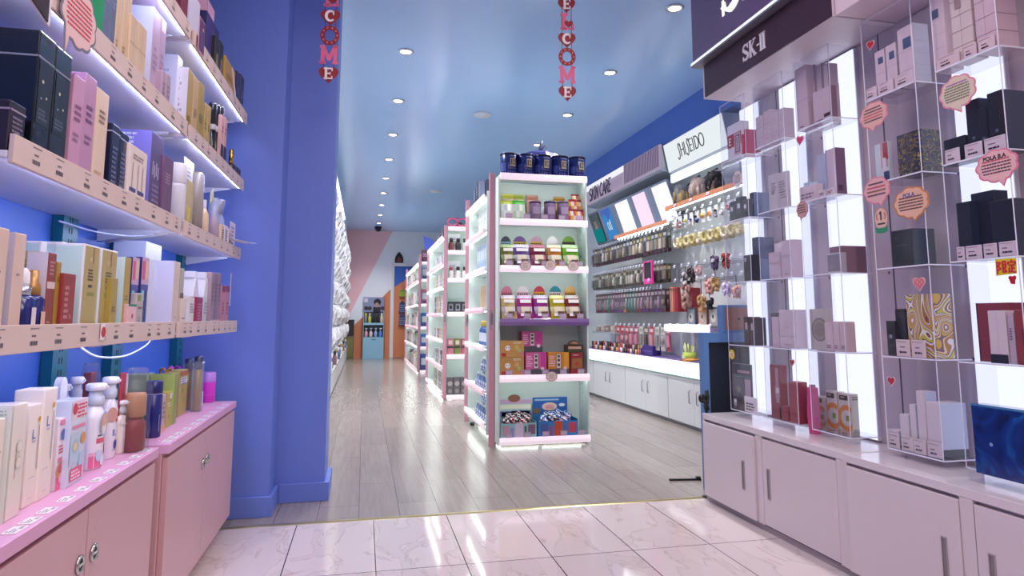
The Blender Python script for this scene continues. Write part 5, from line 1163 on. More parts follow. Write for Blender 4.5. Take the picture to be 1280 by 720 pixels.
Rc(1222, 1232, 133, 3, .06, BLK, BM, 'cream_box', 'lower black box in the dip between two taller black ones', 2.02)
Rc(1232, 1252, 111, 3, .10, BLK, BM, 'cream_box', 'tallest black box with blue side in the second highest tier of the nearest column', 2.018)
Rc(1178, 1206, 168, 3, .05, BLK, [('T', 'f', .3, .7, .5, 1, .06, '#4A5060')], 'cream_box', 'long low black box at the left of the second highest tier', 2.03)
for i, (l_, r_) in enumerate(((1180, 1199), (1205, 1228), (1230, 1258))):
    Rc(l_, r_, 186, 3, .004, '#D9BCBE', [('T', 'f', .2, .6, .6, 1, .12, '#7A6268'), ('T', 'f', .2, .8, .34, 1, .2, '#2E2028'), ('f', .05, .8, .86, .89, '#9C848A')], 'price_card', 'pink price card below the black boxes, second highest tier, %s of three' % ('left', 'middle', 'right')[i], 2.006, 'card', zt=LEV[3] + .055)
Rc(1194, 1212, 251, 2, .09, '#0E1016', [('r', 0, 1, 0, 1, '#1C2C3C')], 'cream_box', 'black box at the left of the middle tier, nearest column', 2.02)
Rc(1212, 1241, 237, 2, .06, '#10121A', [('r', 0, 1, 0, 1, '#1C2C3C')], 'cream_box', 'highest black box in the middle of the middle tier, nearest column', 2.05)
Rc(1236, 1266, 247, 2, .09, '#0D0F15', [('r', 0, 1, 0, 1, '#1F3246')], 'cream_box', 'black box at the near corner of the middle tier, nearest column', 2.016)
for i, (l_, r_) in enumerate(((1195, 1205), (1206, 1227), (1228.5, 1246), (1248, 1271))):
    Rc(l_, r_, 309, 2, .004, '#D9BCBE', [('T', 'f', .2, .6, .6, 1, .12, '#7A6268'), ('T', 'f', .2, .8, .34, 1, .2, '#2E2028'), ('f', .05, .8, .86, .89, '#9C848A')], 'price_card', 'pink price card below the black boxes of the middle tier, %s of four' % ('first', 'second', 'third', 'fourth')[i], 2.006, 'card', zt=LEV[2] + .052)
Rc(1219, 1262, 378, 1, .08, '#8E3236', [('f', 0, .04, 0, 1, '#2A2440'), ('f', .04, .5, .38, .39, '#A8484C')], 'skin_care_set', 'large red box with a dark left edge in the nearest column', 2.05)
Rc(1233.5, 1256, 388, 1, .05, '#DCC3BE', [('f', .5, .51, .17, 1, '#C0A4A2'), ('f', 0, 1, 0, .17, '#1E1C2A')], 'skin_care_box', 'cream box with a black foot in front of the large red box', 2.015)
Rc(1258, 1266, 391, 1, .04, '#A88294', [('T', 'f', .25, .7, .7, 5, .05, '#6A4A60')], 'skin_care_box', 'slim mauve box between the cream box and the nearest red box', 2.015)
Rc(1266.5, 1285, 387, 1, .05, '#963A34', [('f', .45, .55, .35, .65, '#6E2A28')], 'skin_care_box', 'red carton at the picture edge in the nearest column', 2.012)
def bluebox():
    m, nt, b, N, K = nodes_mat('deep_blue_star_print')
    tc = N('ShaderNodeTexCoord'); no = N('ShaderNodeTexNoise'); rp = N('ShaderNodeValToRGB')
    no.inputs['Scale'].default_value = 7; no.inputs['Distortion'].default_value = 1.5; no.inputs['Detail'].default_value = 2
    K(tc.outputs['Object'], no.inputs['Vector']); K(no.outputs['Fac'], rp.inputs[0])
    e = rp.color_ramp.elements; e[0].position = .25; e[0].color = lin('#0B1238'); e[1].position = .8; e[1].color = lin('#1E66A8')
    x = e.new(.5); x.color = lin('#12307A'); x = e.new(.62); x.color = lin('#1A5AA0')
    K(rp.outputs[0], b.inputs['Base Color']); b.inputs['Roughness'].default_value = .12; b.inputs['Coat Weight'].default_value = .6
    return m
Rc(1213, 1300, 516, 0, .05, bluebox(), [('O', 'f', .28, .45, .006, '#8CA0C8'), ('f', 0, 1, .97, 1, '#3A7AA8')], 'gift_box', 'glossy deep blue box at the lower right, under the red boxes', 1.955, zb=.500)
carton_foot = MB(); carton_foot.box(-.14, -.03, 0, .14, .045, .0315, ACR); q = onx(1250, 560, 1.955); tag(carton_foot.build('acrylic_stand', None, (1.985, q.y - .02, .468), RZ), 'low clear acrylic stand under the glossy deep blue box', 'stand')

# notes stuck to the cases ----------------------------------------------------
def note_at(px, py, X=1.9965): p = onx(px, py, X); return p
GRN = '#5A6A4A'; INK = '#4A3844'
bubble('speech_bubble_note', 'pink cloud note beside the gridded pink boxes, highest on the fourth column', note_at(1092, 144), RZ, .135, .098, '#E08A90', '#E0B0A8', [INK, INK, '#C05A5A', '#C05A5A', INK], (4.6, -.005, -.062))
bubble('speech_bubble_note', 'pink cloud note lower left of the floral box', note_at(1096, 238), RZ, .128, .098, '#DE8694', '#E0AEB0', [INK, '#C04A5A', '#8A5A3A', INK], (5.0, .02, -.062))
bubble('speech_bubble_note', 'orange-rimmed cloud note with a blue heading under the floral box', note_at(1139, 253), RZ, .150, .108, '#C8804A', '#E4B49A', ['#E4B49A', INK, INK, INK, INK, INK], (4.9, .012, -.068), word=('POLA', .022, '#5A5AA0', -.035, .022))
bubble('speech_bubble_note', 'pale green cloud note with a magenta heading on the nearest column', note_at(1197, 115), RZ, .132, .108, '#E08AA0', '#D8C8B4', ['#9A3AA8', GRN, GRN, GRN, GRN, GRN, GRN], (4.75, .01, -.07))
bubble('speech_bubble_note', 'pink cloud note with a black heading between the black box tiers', note_at(1246, 207), RZ, .135, .098, '#DC7A98', '#E4B4B4', ['#E4B4B4', '#C04A5A', INK, INK, INK, INK], (4.95, .018, -.066), word=('POLA B.A', .019, '#2A1A2A', -.045, .022))
bubble('speech_bubble_note', 'small brown-pink cloud note hanging between second and third columns', onx(1003, 262, 1.995), RZ, .075, .072, '#B8707A', '#C89A94', [INK] * 4, (4.4, -.012, -.048))
def sticker_heart(px, py, w, cols, label, X=1.9965, tilt=0):
    p = note_at(px, py, X); a = MB()
    heart(a, 0, 0, w * 1.25, M(cols[0], .4), 0, .001); heart(a, 0, 0, w, M(cols[1], .4), -.0008, .001)
    if len(cols) > 2:
        r = random.Random(3)
        for i in range(9): 
            x, z = r.uniform(-.3, .3) * w, r.uniform(-.15, .3) * w
            a.prism([(x - .002, z), (x, z - .002), (x + .002, z), (x, z + .002)], -.0022, -.0014, M(cols[2], .4))
    o = a.build('heart_sticker', None, p, RZ); o.rotation_euler = (0, tilt, RZ)
    tag(o, label, 'sticker')
sticker_heart(1088, 56, .036, ('#E6B8BC', '#B81E30'), 'red heart sticker on a pink card at the top of the fourth column', tilt=.2)
sticker_heart(1000, 175, .044, ('#D8A0B4', '#D2386A'), 'pink heart sticker on the acrylic below the tallest mauve boxes', tilt=.15)
sticker_heart(1149, 354, .048, ('#E0B0B8', '#D0707C', '#F0C8CC'), 'patterned pink heart sticker just over the marbled box')
sticker_heart(1114, 476, .034, ('#E6D2D6', '#B82A3C'), 'red heart sticker below the low black box')
sticker_heart(990, 453, .034, ('#E8D8DC', '#A83A30'), 'dark red heart sticker over the wine red cartons', X=1.9965)
p = note_at(915, 443); a = MB()
a.prism([(.027 * math.cos(i * PI / 12), .027 * math.sin(i * PI / 12)) for i in range(24)], -.0012, 0, M('#D8C43A', .4)); a.prism([(.02 * math.cos(i * PI / 12), .013 * math.sin(i * PI / 12)) for i in range(24)], -.0018, -.0013, M('#EAD8B0', .4))
strokes(a, [[(-.5, .2), (.4, .3)], [(-.4, -.1), (.5, 0)], [(-.3, -.35), (.3, -.3)]], .16, M('#C84A5A', .4), (0, -.0019, 0), .022, depth=.0004)
tag(a.build('round_sticker', None, p, RZ), 'yellow round sticker on the corner of the face-mask case', 'sticker')
# award badge
p = note_at(1102, 276); a = MB()
a.prism([(.034 * math.cos(i * PI / 14), .045 * math.sin(i * PI / 14) + .008) for i in range(28)], -.0012, 0, M('#C98A7A', .4)); a.prism([(.031 * math.cos(i * PI / 14), .042 * math.sin(i * PI / 14) + .008) for i in range(28)], -.0019, -.0013, M('#E0BCA8', .4))
a.prism([(-.032, -.022), (-.015, -.028), (.015, -.028), (.032, -.022), (.030, -.044), (.012, -.05), (-.012, -.05), (-.030, -.044)], -.0026, -.002, M('#2E8A62', .4))
strokes(a, [[(0, -.4), (0, .5)], [(0, .5), (-.2, .3)]], .18, M('#4A2A3A', .4), (0, -.002, .018), .036, depth=.0006)
strokes(a, [arc(-.15, 0, .55, .6, 140, 220), arc(.15, 0, .55, .6, -40, 40)], .10, M('#A84A4A', .4), (0, -.002, .018), .032, depth=.0006)
strokes(a, [[(-.6, 0), (.6, 0)]], .22, M('#3A3038', .4), (0, -.002, -.012), .03, depth=.0006)
tag(a.build('award_badge', None, p, RZ), 'oval award badge with a number 1 and green ribbon over the big black box', 'sticker')
# limited offer burst
p = note_at(1258, 337); a = MB()
a.prism([(-.036, -.018), (.034, -.014), (.036, .034), (-.034, .036)], -.0012, 0, M('#D8C21E', .4))
K_ = M('#C4202E', .4)
strokes(a, [[(-.85, .5), (-.85, -.6)], [(-.85, .5), (-.5, .4)], [(-.5, .4), (-.75, .1)], [(-.75, .1), (-.5, -.15)], [(-.5, -.15), (-.8, -.3)], [(-.3, .5), (.0, .5)], [(-.3, .5), (-.3, -.5)], [(-.3, .22), (0, .22)], [(-.3, -.05), (0, -.05)], [(0, .5), (0, -.05)], [(-.3, -.5), (.05, -.45)], [(-.2, -.05), (.05, -.45)],
            [(.25, .4), (.95, .4)], [(.6, .6), (.6, .4)], [(.25, .4), (.25, .2)], [(.95, .4), (.95, .2)], [(.35, .12), (.85, .12)], [(.6, .12), (.6, -.5)], [(.6, -.18), (.85, -.18)], [(.35, -.1), (.3, -.55)], [(.3, -.45), (.95, -.55)]], .15, K_, (0, -.0013, .009), .034, depth=.0008)
heart(a, .018, -.030, .026, M('#D03040', .4), -.0008, .0012); a.prism([(.006, -.025), (.03, -.022), (.026, -.048), (.012, -.046)], -.002, -.0014, M('#B81E2E', .4))
tag(a.build('offer_sticker', None, p, RZ), 'yellow offer sticker with red characters over the large red box', 'sticker')

# ------------------------------------------------------------------ behind the far end of the display
STEEL = painted('steel_blue_lacquer', '#5A86BC', .35, .02, 0)
t = thing('blue_cubby', 'steel blue cabinet with a niche painted dark for its shade behind the white cabinets', 'cabinet', (2.172, 3.60, 0))
a = MB(); a.box(-.20, 0, 0, -.165, .06, .91, STEEL); a.box(.165, 0, 0, .20, .06, .91, STEEL); a.box(-.1649, 0, .852, .1649, .06, .91, STEEL); a.box(-.1649, 0, 0, .1649, .06, .05, STEEL); a.box(-.1649, .045, .0501, .1649, .06, .8519, M('#1B2438', .5)); a.build('carcass', t, bevel=.002)  # dark board paints the shade of a deep open niche
a = MB(); a.box(-.1649, .012, .0502, -.05, .02, .30, M('#1E2A40', .5)); a.build('inner_panel', t)
t = thing('framed_box', 'small wooden-faced box with a blue frame on top of the steel blue cabinet', 'cabinet', (2.215, 3.60, .911))
a = MB(); a.box(-.115, 0, 0, .115, .05, .165, STEEL); a.build('frame', t, bevel=.002)
a = MB(); a.box(-.095, -.004, .016, .095, -.0003, .15, M('#9A6A5E', .4)); a.build('wood_panel', t)
a = MB(); a.lathe([(.006, 0), (.006, .008), (.002, .01)], M('#3A2A28', .3), (0, 0, 0), 10); o = a.build('knob', t, (-.005, -.0045, .08)); o.rotation_euler = (PI / 2, 0, 0)
# black clamp holder at the cabinet corner
t = thing('clamp_stand', 'black clamp with a rounded grip sticking up at the far corner of the white cabinet', 'clamp', (1.91, 3.475, 0))
K2 = M('#0E0E12', .35)
a = MB(); a.tube([(.0, 0, .0), (.004, 0, .25), (.012, 0, .42), (.0, 0, .47), (-.012, 0, .51)], .009, K2, 8); a.build('post', t)
a = MB(); a.ball((-.028, 0, .545), (.020, .018, .026), K2); a.tube([(-.025, 0, .54), (.0, 0, .515), (.008, 0, .48)], .012, K2, 8); a.build('grip', t)
a = MB(); a.tube([(.0, 0, .515), (.006, 0, .55), (.004, 0, .588)], [.014, .013, .011], K2, 10); a.tube([(.003, 0, .555), (-.018, 0, .56)], .009, K2, 8); a.build('jaw', t)
a = MB(); a.box(-.03, -.03, 0, .03, .03, .008, K2); a.build('foot', t)
a = MB(); a.box(-.10, -.009, 0, .10, .009, .010, K2); a.box(.07, -.012, .0101, .095, .012, .022, K2); tag(a.build('floor_stop', None, (1.965, 3.87, 0), -.15), 'thin black bar lying on the wooden floor by the white cabinet corner', 'bar')

bubble('speech_bubble_note', 'whitish round note with scribbled lines over the three slate boxes', onx(922, 224, 1.9965), RZ, .085, .085, '#D8B4B8', '#E6DDE4', ['#8A4A5A', '#4A3A48', '#4A3A48', '#B05A6A', '#4A3A48', '#8A4A5A'], None, 8)
# ------------------------------------------------------------------ gondola shelving
POSTP = M('#C88E9E', .35); POSTS = M('#C9C9CE', .25, .8); GW = M('#DDE6E4', .35); GIN = M('#CFDDD8', .4); GST = glow('#F0FFF8', LED_GONDOLA)
RAILW = M('#F2E0EA', .3, emit=RAIL_GLOW); RAILP = M('#7E5E98', .22, coat=.4); RAILK = M('#E8C2CE', .3, emit=.45); HOLD = clear('#E6D8E6', .55, .08)
HOLE = M('#2A2C30', .6)
def g_shelf(t, name, p0, p1, depth_dir, z, depth, rail, h=.055, holders=0, led=True):
    """shelf between two front corners (x,y); depth_dir is the inward unit vector"""
    v = Vector((p1[0] - p0[0], p1[1] - p0[1])); Ln = v.length; ang = math.atan2(v.y, v.x)
    a = MB(); a.box(0, .012, -.03, Ln, depth, -.012, GW); s = a.build(name, t, (p0[0] - t.location.x, p0[1] - t.location.y, z), ang)
    a = MB(); a.prism([(-.004, 0), (-.010, -h * .5), (-.004, -h), (.010, -h), (.0115, 0)], .001, Ln - .001, rail, 'x'); a.build('price_rail', s, bevel=.002)
    if led:
        a = MB(); a.box(.02, .03, -.037, Ln - .02, .045, -.0302, GST); a.build('light_strip', s)
    for i in range(holders):
        x = Ln * (i + .5) / holders
        a = MB(); a.box(x - .028, -.002, .001, x + .028, .0, .04, HOLD); a.box(x - .022, -.0032, .008, x + .022, -.0022, .03, M('#BBA6BE', .5)); a.build('price_holder', s)
    return s
def gondola(y0, y1, xl, xr, label, ends, sides, endx, enddep=.25, holders=5, special=None, floor_glow=True):
    t = thing('gondola_shelving', label, 'shelving', ((xl + xr) / 2, (y0 + y1) / 2, 0))
    ox, oy = t.location.x, t.location.y
    ys = y0 + enddep + .012
    def part(nm, x0, ya, z0, x1, yb, z1, m, bev=.002):
        a = MB(); a.box(x0 - ox, ya - oy, z0, x1 - ox, yb - oy, z1, m); return a.build(nm, t, bevel=bev)
    a = MB(); xc = (xl + xr) / 2
    part('back_panel', endx[0], y0 + enddep - .012, .08, endx[1], y0 + enddep, 2.13, GIN)
    a = part('side_panel', endx[0] - .014, y0 + .02, .02, endx[0], y0 + enddep, 2.13, GIN)
    b = MB(); b.box(endx[1] - ox, y0 + .02 - oy, .02, endx[1] + .014 - ox, y0 + enddep - oy, 2.13, GIN)
    for k in range(26):
        z = .25 + k * .07; yy = y0 + enddep * .62 - oy
        b.prism([(yy + .006 * math.cos(q * PI / 4), z + .006 * math.sin(q * PI / 4)) for q in range(8)], endx[1] - .0008 - ox, endx[1] - .0001 - ox, HOLE, 'x')
    b.build('side_panel', t)
    part('back_panel', xc - .012, ys, .08, xc + .012, y1, 2.10, GIN)
    for yy in (ys, y1 - .016): part('side_panel', xl + .03, yy, .06, xc - .0125, yy + .016, 2.06, GW); part('side_panel', xc + .0125, yy, .06, xr - .03, yy + .016, 2.06, GW)
    for x, yy in ((xl, y0 - .02), (xl, y1 + .001), (xr - .045, y1 + .001)):
        if 1:
            part('post', x, yy, .02, x + .038, yy + .03, 2.15, POSTP)
            part('post_edge', x + .0385, yy - .002, .02, x + .048, yy + .03, 2.15, POSTS)
    for x in (xl + .019,):
        for yy in (y0 - .022, y1 - .002):
            m = MB(); m.prism([(.014 * math.sin(q * PI / 9), .075 * math.cos(q * PI / 9)) for q in range(18)], -.006, -.0005, POSTS); m.prism([(.008 * math.sin(q * PI / 9), .05 * math.cos(q * PI / 9)) for q in range(18)], -.0075, -.0062, M('#6E6A72', .3)); m.build('post_emblem', t, (x - ox, yy - oy, .99))
    m = MB()
    for x in (xl + .06, xr - .06, xc):
        for yy in (y0 + .12, y1 - .1): m.cyl(.022, 0, .03, M('#2A2A30', .5), (x - ox, yy - oy), 12)
    m.box(xl + .10 - ox, y0 + .10 - oy, .030, xr - .10 - ox, y1 - .05 - oy, .045, GW); m.build('base', t)
    if floor_glow:
        g = glow('#EFFFF6', 7.0)
        m = MB(); m.box(xl + .12 - ox, y0 + .16 - oy, .023, xl + .135 - ox, y1 - .1 - oy, .0295, g); m.box(endx[0] + .03 - ox, y0 + .105 - oy, .023, endx[1] - .03 - ox, y0 + .118 - oy, .0295, g); m.build('floor_light', t)
    for i, z in enumerate(ends):
        rail = RAILW if not special else special.get(i, RAILW)
        g_shelf(t, 'end_shelf', (endx[0] - .004, y0), (endx[1] + .012, y0), None, z, enddep - .02, rail, .055, holders if 0 < i else 0, rail is not RAILP)
    for i, z in enumerate(sides):
        g_shelf(t, 'side_shelf', (xl + .002, y1 - .004), (xl + .002, ys + .002), None, z, xc - xl - .02, RAILK if i % 2 else RAILW, .05)
        g_shelf(t, 'side_shelf', (xr - .002, ys + .002), (xr - .002, y1 - .004), None, z, xc - xl - .02, RAILW, .05, 0, i < 4)
    return t
E1 = [2.162, 1.792, 1.414, .992, .554, .078]
S1 = [2.03, 1.742, 1.418, 1.085, .775, .42, .165]
gondola(5.08, 6.32, .953, 1.83, 'tall front gondola in the aisle, its end shelves full of snack bags and blue tins', E1, S1, (1.045, 1.765), special={3: RAILP})
E2 = [2.14, 1.84, 1.49, 1.07, .55, .06]
gondola(8.15, 10.35, .953, 1.83, 'second gondola down the aisle, with toiletries and a pink bow on top', E2, [2.05, 1.705, 1.40, 1.06, .73, .40, .08], (1.005, 1.80), holders=0)
gondola(12.05, 15.85, .953, 1.83, 'third gondola, farthest down the aisle before the orange wall', [2.02, 1.70, 1.25, .84, .48, .06], [2.02, 1.70, 1.25, .84, .48, .06], (1.0, 1.80), holders=0)

# goods on the front gondola -------------------------------------------------
Y1 = 5.105
def Gx(px, py, Y=Y1): return ony(px, py, Y)
def G(pl, pr, py, z0, d, col, ps, name, label, Y=Y1, cat='box', rough=.4, group=None, zt=None):
    a = Gx(pl, py, Y); b = Gx(pr, py, Y)
    return carton(((a.x + b.x) / 2, Y + d / 2, z0), 0, (b.x - a.x) * .97, d, (zt or (a.z + b.z) / 2) - z0, col, ps, name, label, cat, group, rough)
# five navy tins on top
def tin(loc, label, group):
    t = thing('biscuit_tin', label, 'tin', loc, 0, group)
    r, h = .070, .172
    a = MB(); a.lathe([(r * .98, 0), (r, .003), (r, h * .93), (r * .97, h * .94)], M('#24306E', .25, .3), (0, 0, 0), 30)
    def cy(x0, x1, z0, z1, m, k):
        n = 6
        for i in range(n):
            q0 = math.asin(x0 + (x1 - x0) * i / n) - PI / 2; q1 = math.asin(x0 + (x1 - x0) * (i + 1) / n) - PI / 2
            P = lambda q, z: (r * k * math.cos(q), r * k * math.sin(q), z * h)
            a.face([P(q0, z0), P(q1, z0), P(q1, z1), P(q0, z1)], m)
    cy(-.05, .6, .34, .74, M('#B9A888', .4), 1.006)
    cy(.04, .2, .42, .68, M('#4A4650', .4), 1.012); cy(.3, .5, .42, .5, M('#5A5058', .4), 1.012); cy(.3, .5, .6, .68, M('#5A5058', .4), 1.012); cy(.44, .5, .5, .6, M('#5A5058', .4), 1.012)
    for i in range(5): cy(-.1 + .15 * i, 0 + .15 * i, .82, .88, M('#9A98A8', .4), 1.006); cy(-.1 + .15 * i, 0 + .15 * i, .22, .28, M('#5A5A7A', .4), 1.006)
    cy(-.9, .9, 0, .14, M('#4A4A94', .35), 1.004); cy(-.95, -.5, .14, .5, M('#3C4C98', .35), 1.004)
    a.build('body', t)
    a = MB(); a.lathe([(r * 1.03, h * .93), (r * 1.04, h * .94), (r * 1.04, h * .99), (r, h)], M('#1B1A38', .25, .3), (0, 0, 0), 30); a.build('lid', t)
for i, px in enumerate((636, 656.5, 678, 699.5, 721)):
    tin((Gx(px, 205, 5.16).x, 5.16, 2.1625), 'navy tin with a gold square on top of the front gondola, %s from the left' % ('first', 'second', 'third', 'fourth', 'fifth')[i], 'navy tins on the front gondola')
t = thing('wrapped_gift', 'purple wrapped gift with a tied top behind the navy tins', 'gift', (1.45, 5.345, 2.1505))
a = MB()
rr = random.Random(5)
pts = [Vector((.19 * math.cos(q), .09 * math.sin(q), 0)) for q in [i * PI / 9 for i in range(18)]]
lay = [(1, 0), (1.02, .11), (1.0, .20), (.72, .255), (.15, .28)]
for (k0, z0), (k1, z1) in zip(lay[:-1], lay[1:]):
    for i in range(18):
        j = (i + 1) % 18; f0 = 1 + .09 * ((i % 3) - 1); f1 = 1 + .09 * ((j % 3) - 1)
        a.face([tuple(pts[i] * k0 * f0) [:2] + (z0,), tuple(pts[j] * k0 * f1)[:2] + (z0,), tuple(pts[j] * k1 * f1)[:2] + (z1,), tuple(pts[i] * k1 * f0)[:2] + (z1,)], M('#5A5AA4', .3))
a.build('wrapping', t)
a = MB(); a.tube([(-.01, 0, .27), (.0, 0, .33), (.012, 0, .37)], .012, M('#8A86A8', .4), 7); a.tube([(.0, 0, .28), (.04, 0, .33), (.06, 0, .31)], .007, M('#8A86A8', .4), 7); a.tube([(.0, 0, .28), (.08, 0, .27)], .01, M('#6A4A8A', .4), 7); a.build('tie', t)
# snack display boxes
def snack(pl, pr, pyh, z0, hd, band, bag, bagtop, label, bagw=.92, Y=5.115):
    a0 = Gx(pl - 1.6, pyh, Y + .07); b0 = Gx(pr + 1.6, pyh, Y + .07)
    W = (b0.x - a0.x) * .95; H = a0.z - z0; cx = (a0.x + b0.x) / 2
    t = thing('snack_display', label, 'snack box', (cx, Y, z0))
    a = MB(); a.box(-W / 2, 0, 0, W / 2, .004, .05, M(bag, .4)); a.box(-W / 2, .004, 0, -W / 2 + .003, .11, .07, M(bag, .4)); a.box(W / 2 - .003, .004, 0, W / 2, .11, .07, M(bag, .4)); a.box(-W / 2 + .003, .004, 0, W / 2 - .003, .11, .003, M(bag, .4)); a.prism([(.07, .07), (.11, .07), (.11, H * .62)], -W / 2, -W / 2 + .003, M(bag, .4), 'x'); a.prism([(.07, .07), (.11, .07), (.11, H * .62)], W / 2 - .003, W / 2, M(bag, .4), 'x'); a.build('tray', t)
    a = MB(); r = W * .40
    pts = [(-W / 2, .0), (W / 2, .0), (W / 2, H * .62), (r, H * .68)] + [(r * math.cos(q), H * .72 + (H * .28) * math.sin(q)) for q in (0, .4, .8, 1.2, 1.57, 1.95, 2.35, 2.75, 3.14)] + [(-r, H * .68), (-W / 2, H * .62)]
    a.prism(pts, .11, .114, M(hd, .4))
    a.face([(-r * .95, .1092, H * .68), (r * .95, .1092, H * .68), (r * .95, .1092, H * .82), (-r * .95, .1092, H * .82)], M(band, .4))
    for i in range(5): a.face([(-r * .8 + i * r * .33, .1086, H * .72), (-r * .8 + i * r * .33 + r * .2, .1086, H * .72), (-r * .8 + i * r * .33 + r * .2, .1086, H * .78), (-r * .8 + i * r * .33, .1086, H * .78)], M('#3A2A20', .4) if hd != '#E8E4E4' else M('#E8E4E4', .4))
    a.build('header', t)
    # the front bag leans back inside the tray
    a = MB(); bw = W * bagw / 2; bh = H * .68; n = 6
    prof = [(.012, 0, .2), (.030, .2, 1), (.036, .5, 1), (.024, .85, .8), (.006, 1, .1)]
    rows = []
    for dp, u, _ in prof:
        rows.append([(x * bw, .03 + u * .05 - dp * (1 - (x * x)) , .012 + u * bh) for x in (-1, -.6, 0, .6, 1)])
    back = [[(x * bw, .036 + u * .05, .012 + u * bh) for x in (-1, -.6, 0, .6, 1)] for dp, u, _ in prof]
    mm = [M(bag, .25), M(bagtop, .25), M(bag, .25), M(bagtop, .3)]
    for j in range(4):
        for i in range(4):
            a.face([rows[j][i], rows[j][i + 1], rows[j + 1][i + 1], rows[j + 1][i]], mm[j], True)
            a.face([back[j][i + 1], back[j][i], back[j + 1][i], back[j + 1][i + 1]], mm[0], True)
    y = lambda u: .03 + u * .05 - .042
    for c_, x0, x1, u0, u1 in ((('#F2EEEA'), -.7, .75, .66, .8), ('#E6D8C0', -.6, .5, .25, .5), ('#6A4A3A', -.2, .7, .12, .3), ('#F4F0EC', -.7, 0, .1, .22)):
        a.face([(x0 * bw, y(u0), .012 + u0 * bh), (x1 * bw, y(u0), .012 + u0 * bh), (x1 * bw, y(u1), .012 + u1 * bh), (x0 * bw, y(u1), .012 + u1 * bh)], M(c_, .35))
    a.build('snack_bag', t)
z4 = 1.403
for pl, pr, h, b_, bg, bt, lb in ((626, 641, '#3A4048', '#8CB8D8', '#7A7A3E', '#B8D09A', 'snack box with a dark header and blue band, at its shelf\'s left end'), (641, 661, '#6A4A86', '#C9B23C', '#6A4A8E', '#D8D2E4', 'purple snack box with a yellow header band, second on its shelf'), (663, 681, '#B890A8', '#C9B040', '#7A2440', '#C07A8C', 'mauve-header snack box with a dark pink bag, middle of its shelf'), (684, 700.5, '#E8E4E4', '#E8E4E4', '#C07A28', '#DDE6C8', 'blank white-header snack box with an orange bag'), (703, 722, '#6E9A3A', '#3A2A2A', '#6EAA28', '#C8E0B0', 'bright green snack box at the right end of its shelf')):
    snack(pl, pr, 294 if pl > 630 else 294, z4, h, b_, bg, bt, lb)
z3 = .982
for pl, pr, h, b_, bg, bt, lb in ((626.5, 643, '#C87E98', '#D06A88', '#C8B07A', '#E6D8E8', 'pink-header snack box at the left over the purple rail'), (646, 664, '#E9DDE2', '#D8A8B8', '#A82A84', '#D8B8DC', 'cream-header snack box with a magenta bag over the purple rail'), (667, 684, '#B83A4A', '#E0A83A', '#9A2488', '#D4CCE0', 'red-header snack box with a purple bag, middle over the purple rail'), (687, 704.5, '#2E8A96', '#E0D0D0', '#B8A818', '#E8E2A0', 'teal-header snack box with a yellow bag over the purple rail'), (706, 723, '#E0B070', '#D89A2A', '#7E2A30', '#D8CCC8', 'yellow-header snack box with a brown-red bag at the right over the purple rail')):
    snack(pl, pr, 357, z3, h, b_, bg, bt, lb)
# top snack shelf: pouches and tubs
def pouch(cx, Y, z0, W, H, cols, label, name='snack_pouch', cat='snack bag', group=None, d=.05):
    a = MB(); n = 6; rows = []
    for u, dp, k in ((0, .3, .96), (.12, .9, 1), (.45, 1, 1), (.8, .6, .97), (.93, .08, 1), (1, .05, 1)):
        rows.append([(x * W / 2 * k, -d / 2 * dp * (1 - .7 * x * x), u * H) for x in (-1, -.55, 0, .55, 1)])
    r = random.Random(int(W * 1e4) + int(cx * 1e3))
    for j in range(5):
        for i in range(4):
            m = M(cols[0] if (j in (0, 3, 4)) else cols[1 + (i + j) % (len(cols) - 1)], .25)
            a.face([rows[j][i], rows[j][i + 1], rows[j + 1][i + 1], rows[j + 1][i]], m, True)
            b = [tuple((p[0], -p[1], p[2])) for p in (rows[j][i + 1], rows[j][i], rows[j + 1][i], rows[j + 1][i + 1])]
            a.face(b, M(cols[0], .25), True)
    o = a.build(name, None, (cx, Y, z0)); o.rotation_euler = (-.12, 0, r.uniform(-.06, .06))
    return tag(o, label, cat, group)
z5 = 1.784
for px, py, Y, cl, lb in ((634, 250, 5.15, ('#B9C22E', '#E6E8E4', '#D9DED8'), 'lime and white snack pouch at the left of the top snack shelf, front row'), (649, 250, 5.15, ('#3EAA2A', '#DDE4DA', '#C4D8B8'), 'green and white snack pouch next to the lime one, front row'), (635, 241, 5.26, ('#B8B43A', '#C9B8A8', '#D4C8B0'), 'yellowish pouch in the back row, far left'), (648, 242, 5.26, ('#9AA83A', '#D4C0B0', '#C8C8A0'), 'yellowish pouch in the back row, second from the left'), (666, 243, 5.26, ('#B87A68', '#D8A8A0', '#E0C0B8'), 'dusty red pouch in the back row behind the mauve tubs'), (700, 245, 5.26, ('#A87A2A', '#C9A860', '#8A5A3A'), 'golden pouch lying in the back row by the red bags')):
    p = Gx(px, py, Y); pouch(p.x, Y, z5, .105, p.z - z5, cl, lb)
for px, lb in ((669, 'left'), (687.5, 'middle'), (704, 'right')):
    p = Gx(px, 252, 5.16)
    t = thing('snack_tub', 'mauve grey clear tub with a dark lid on the top snack shelf, %s of three' % lb, 'tub', (p.x, 5.165, z5))
    h = p.z - z5
    a = MB(); a.lathe([(.042, 0), (.047, .004), (.047, h * .88), (.045, h * .9)], M('#8E7494', .25), (0, 0, 0), 24); a.box(-.03, -.0485, h * .35, .03, -.046, h * .7, M('#A994B0', .4)); a.build('body', t)
    a = MB(); a.lathe([(.049, h * .9), (.05, h * .92), (.05, h * .99), (.047, h)], M(('#5A1E4A', '#2A2A5A', '#6A5A6A')[('left', 'middle', 'right').index(lb)], .3), (0, 0, 0), 24); a.build('lid', t)
a = MB(); a.ball((0, 0, .075), (.055, .03, .075), M('#DCE8EC', .4)); tag(a.build('white_pouch', None, (Gx(682, 260, 5.27).x, 5.27, z5)), 'rounded white pouch behind the middle mauve tub', 'snack bag')
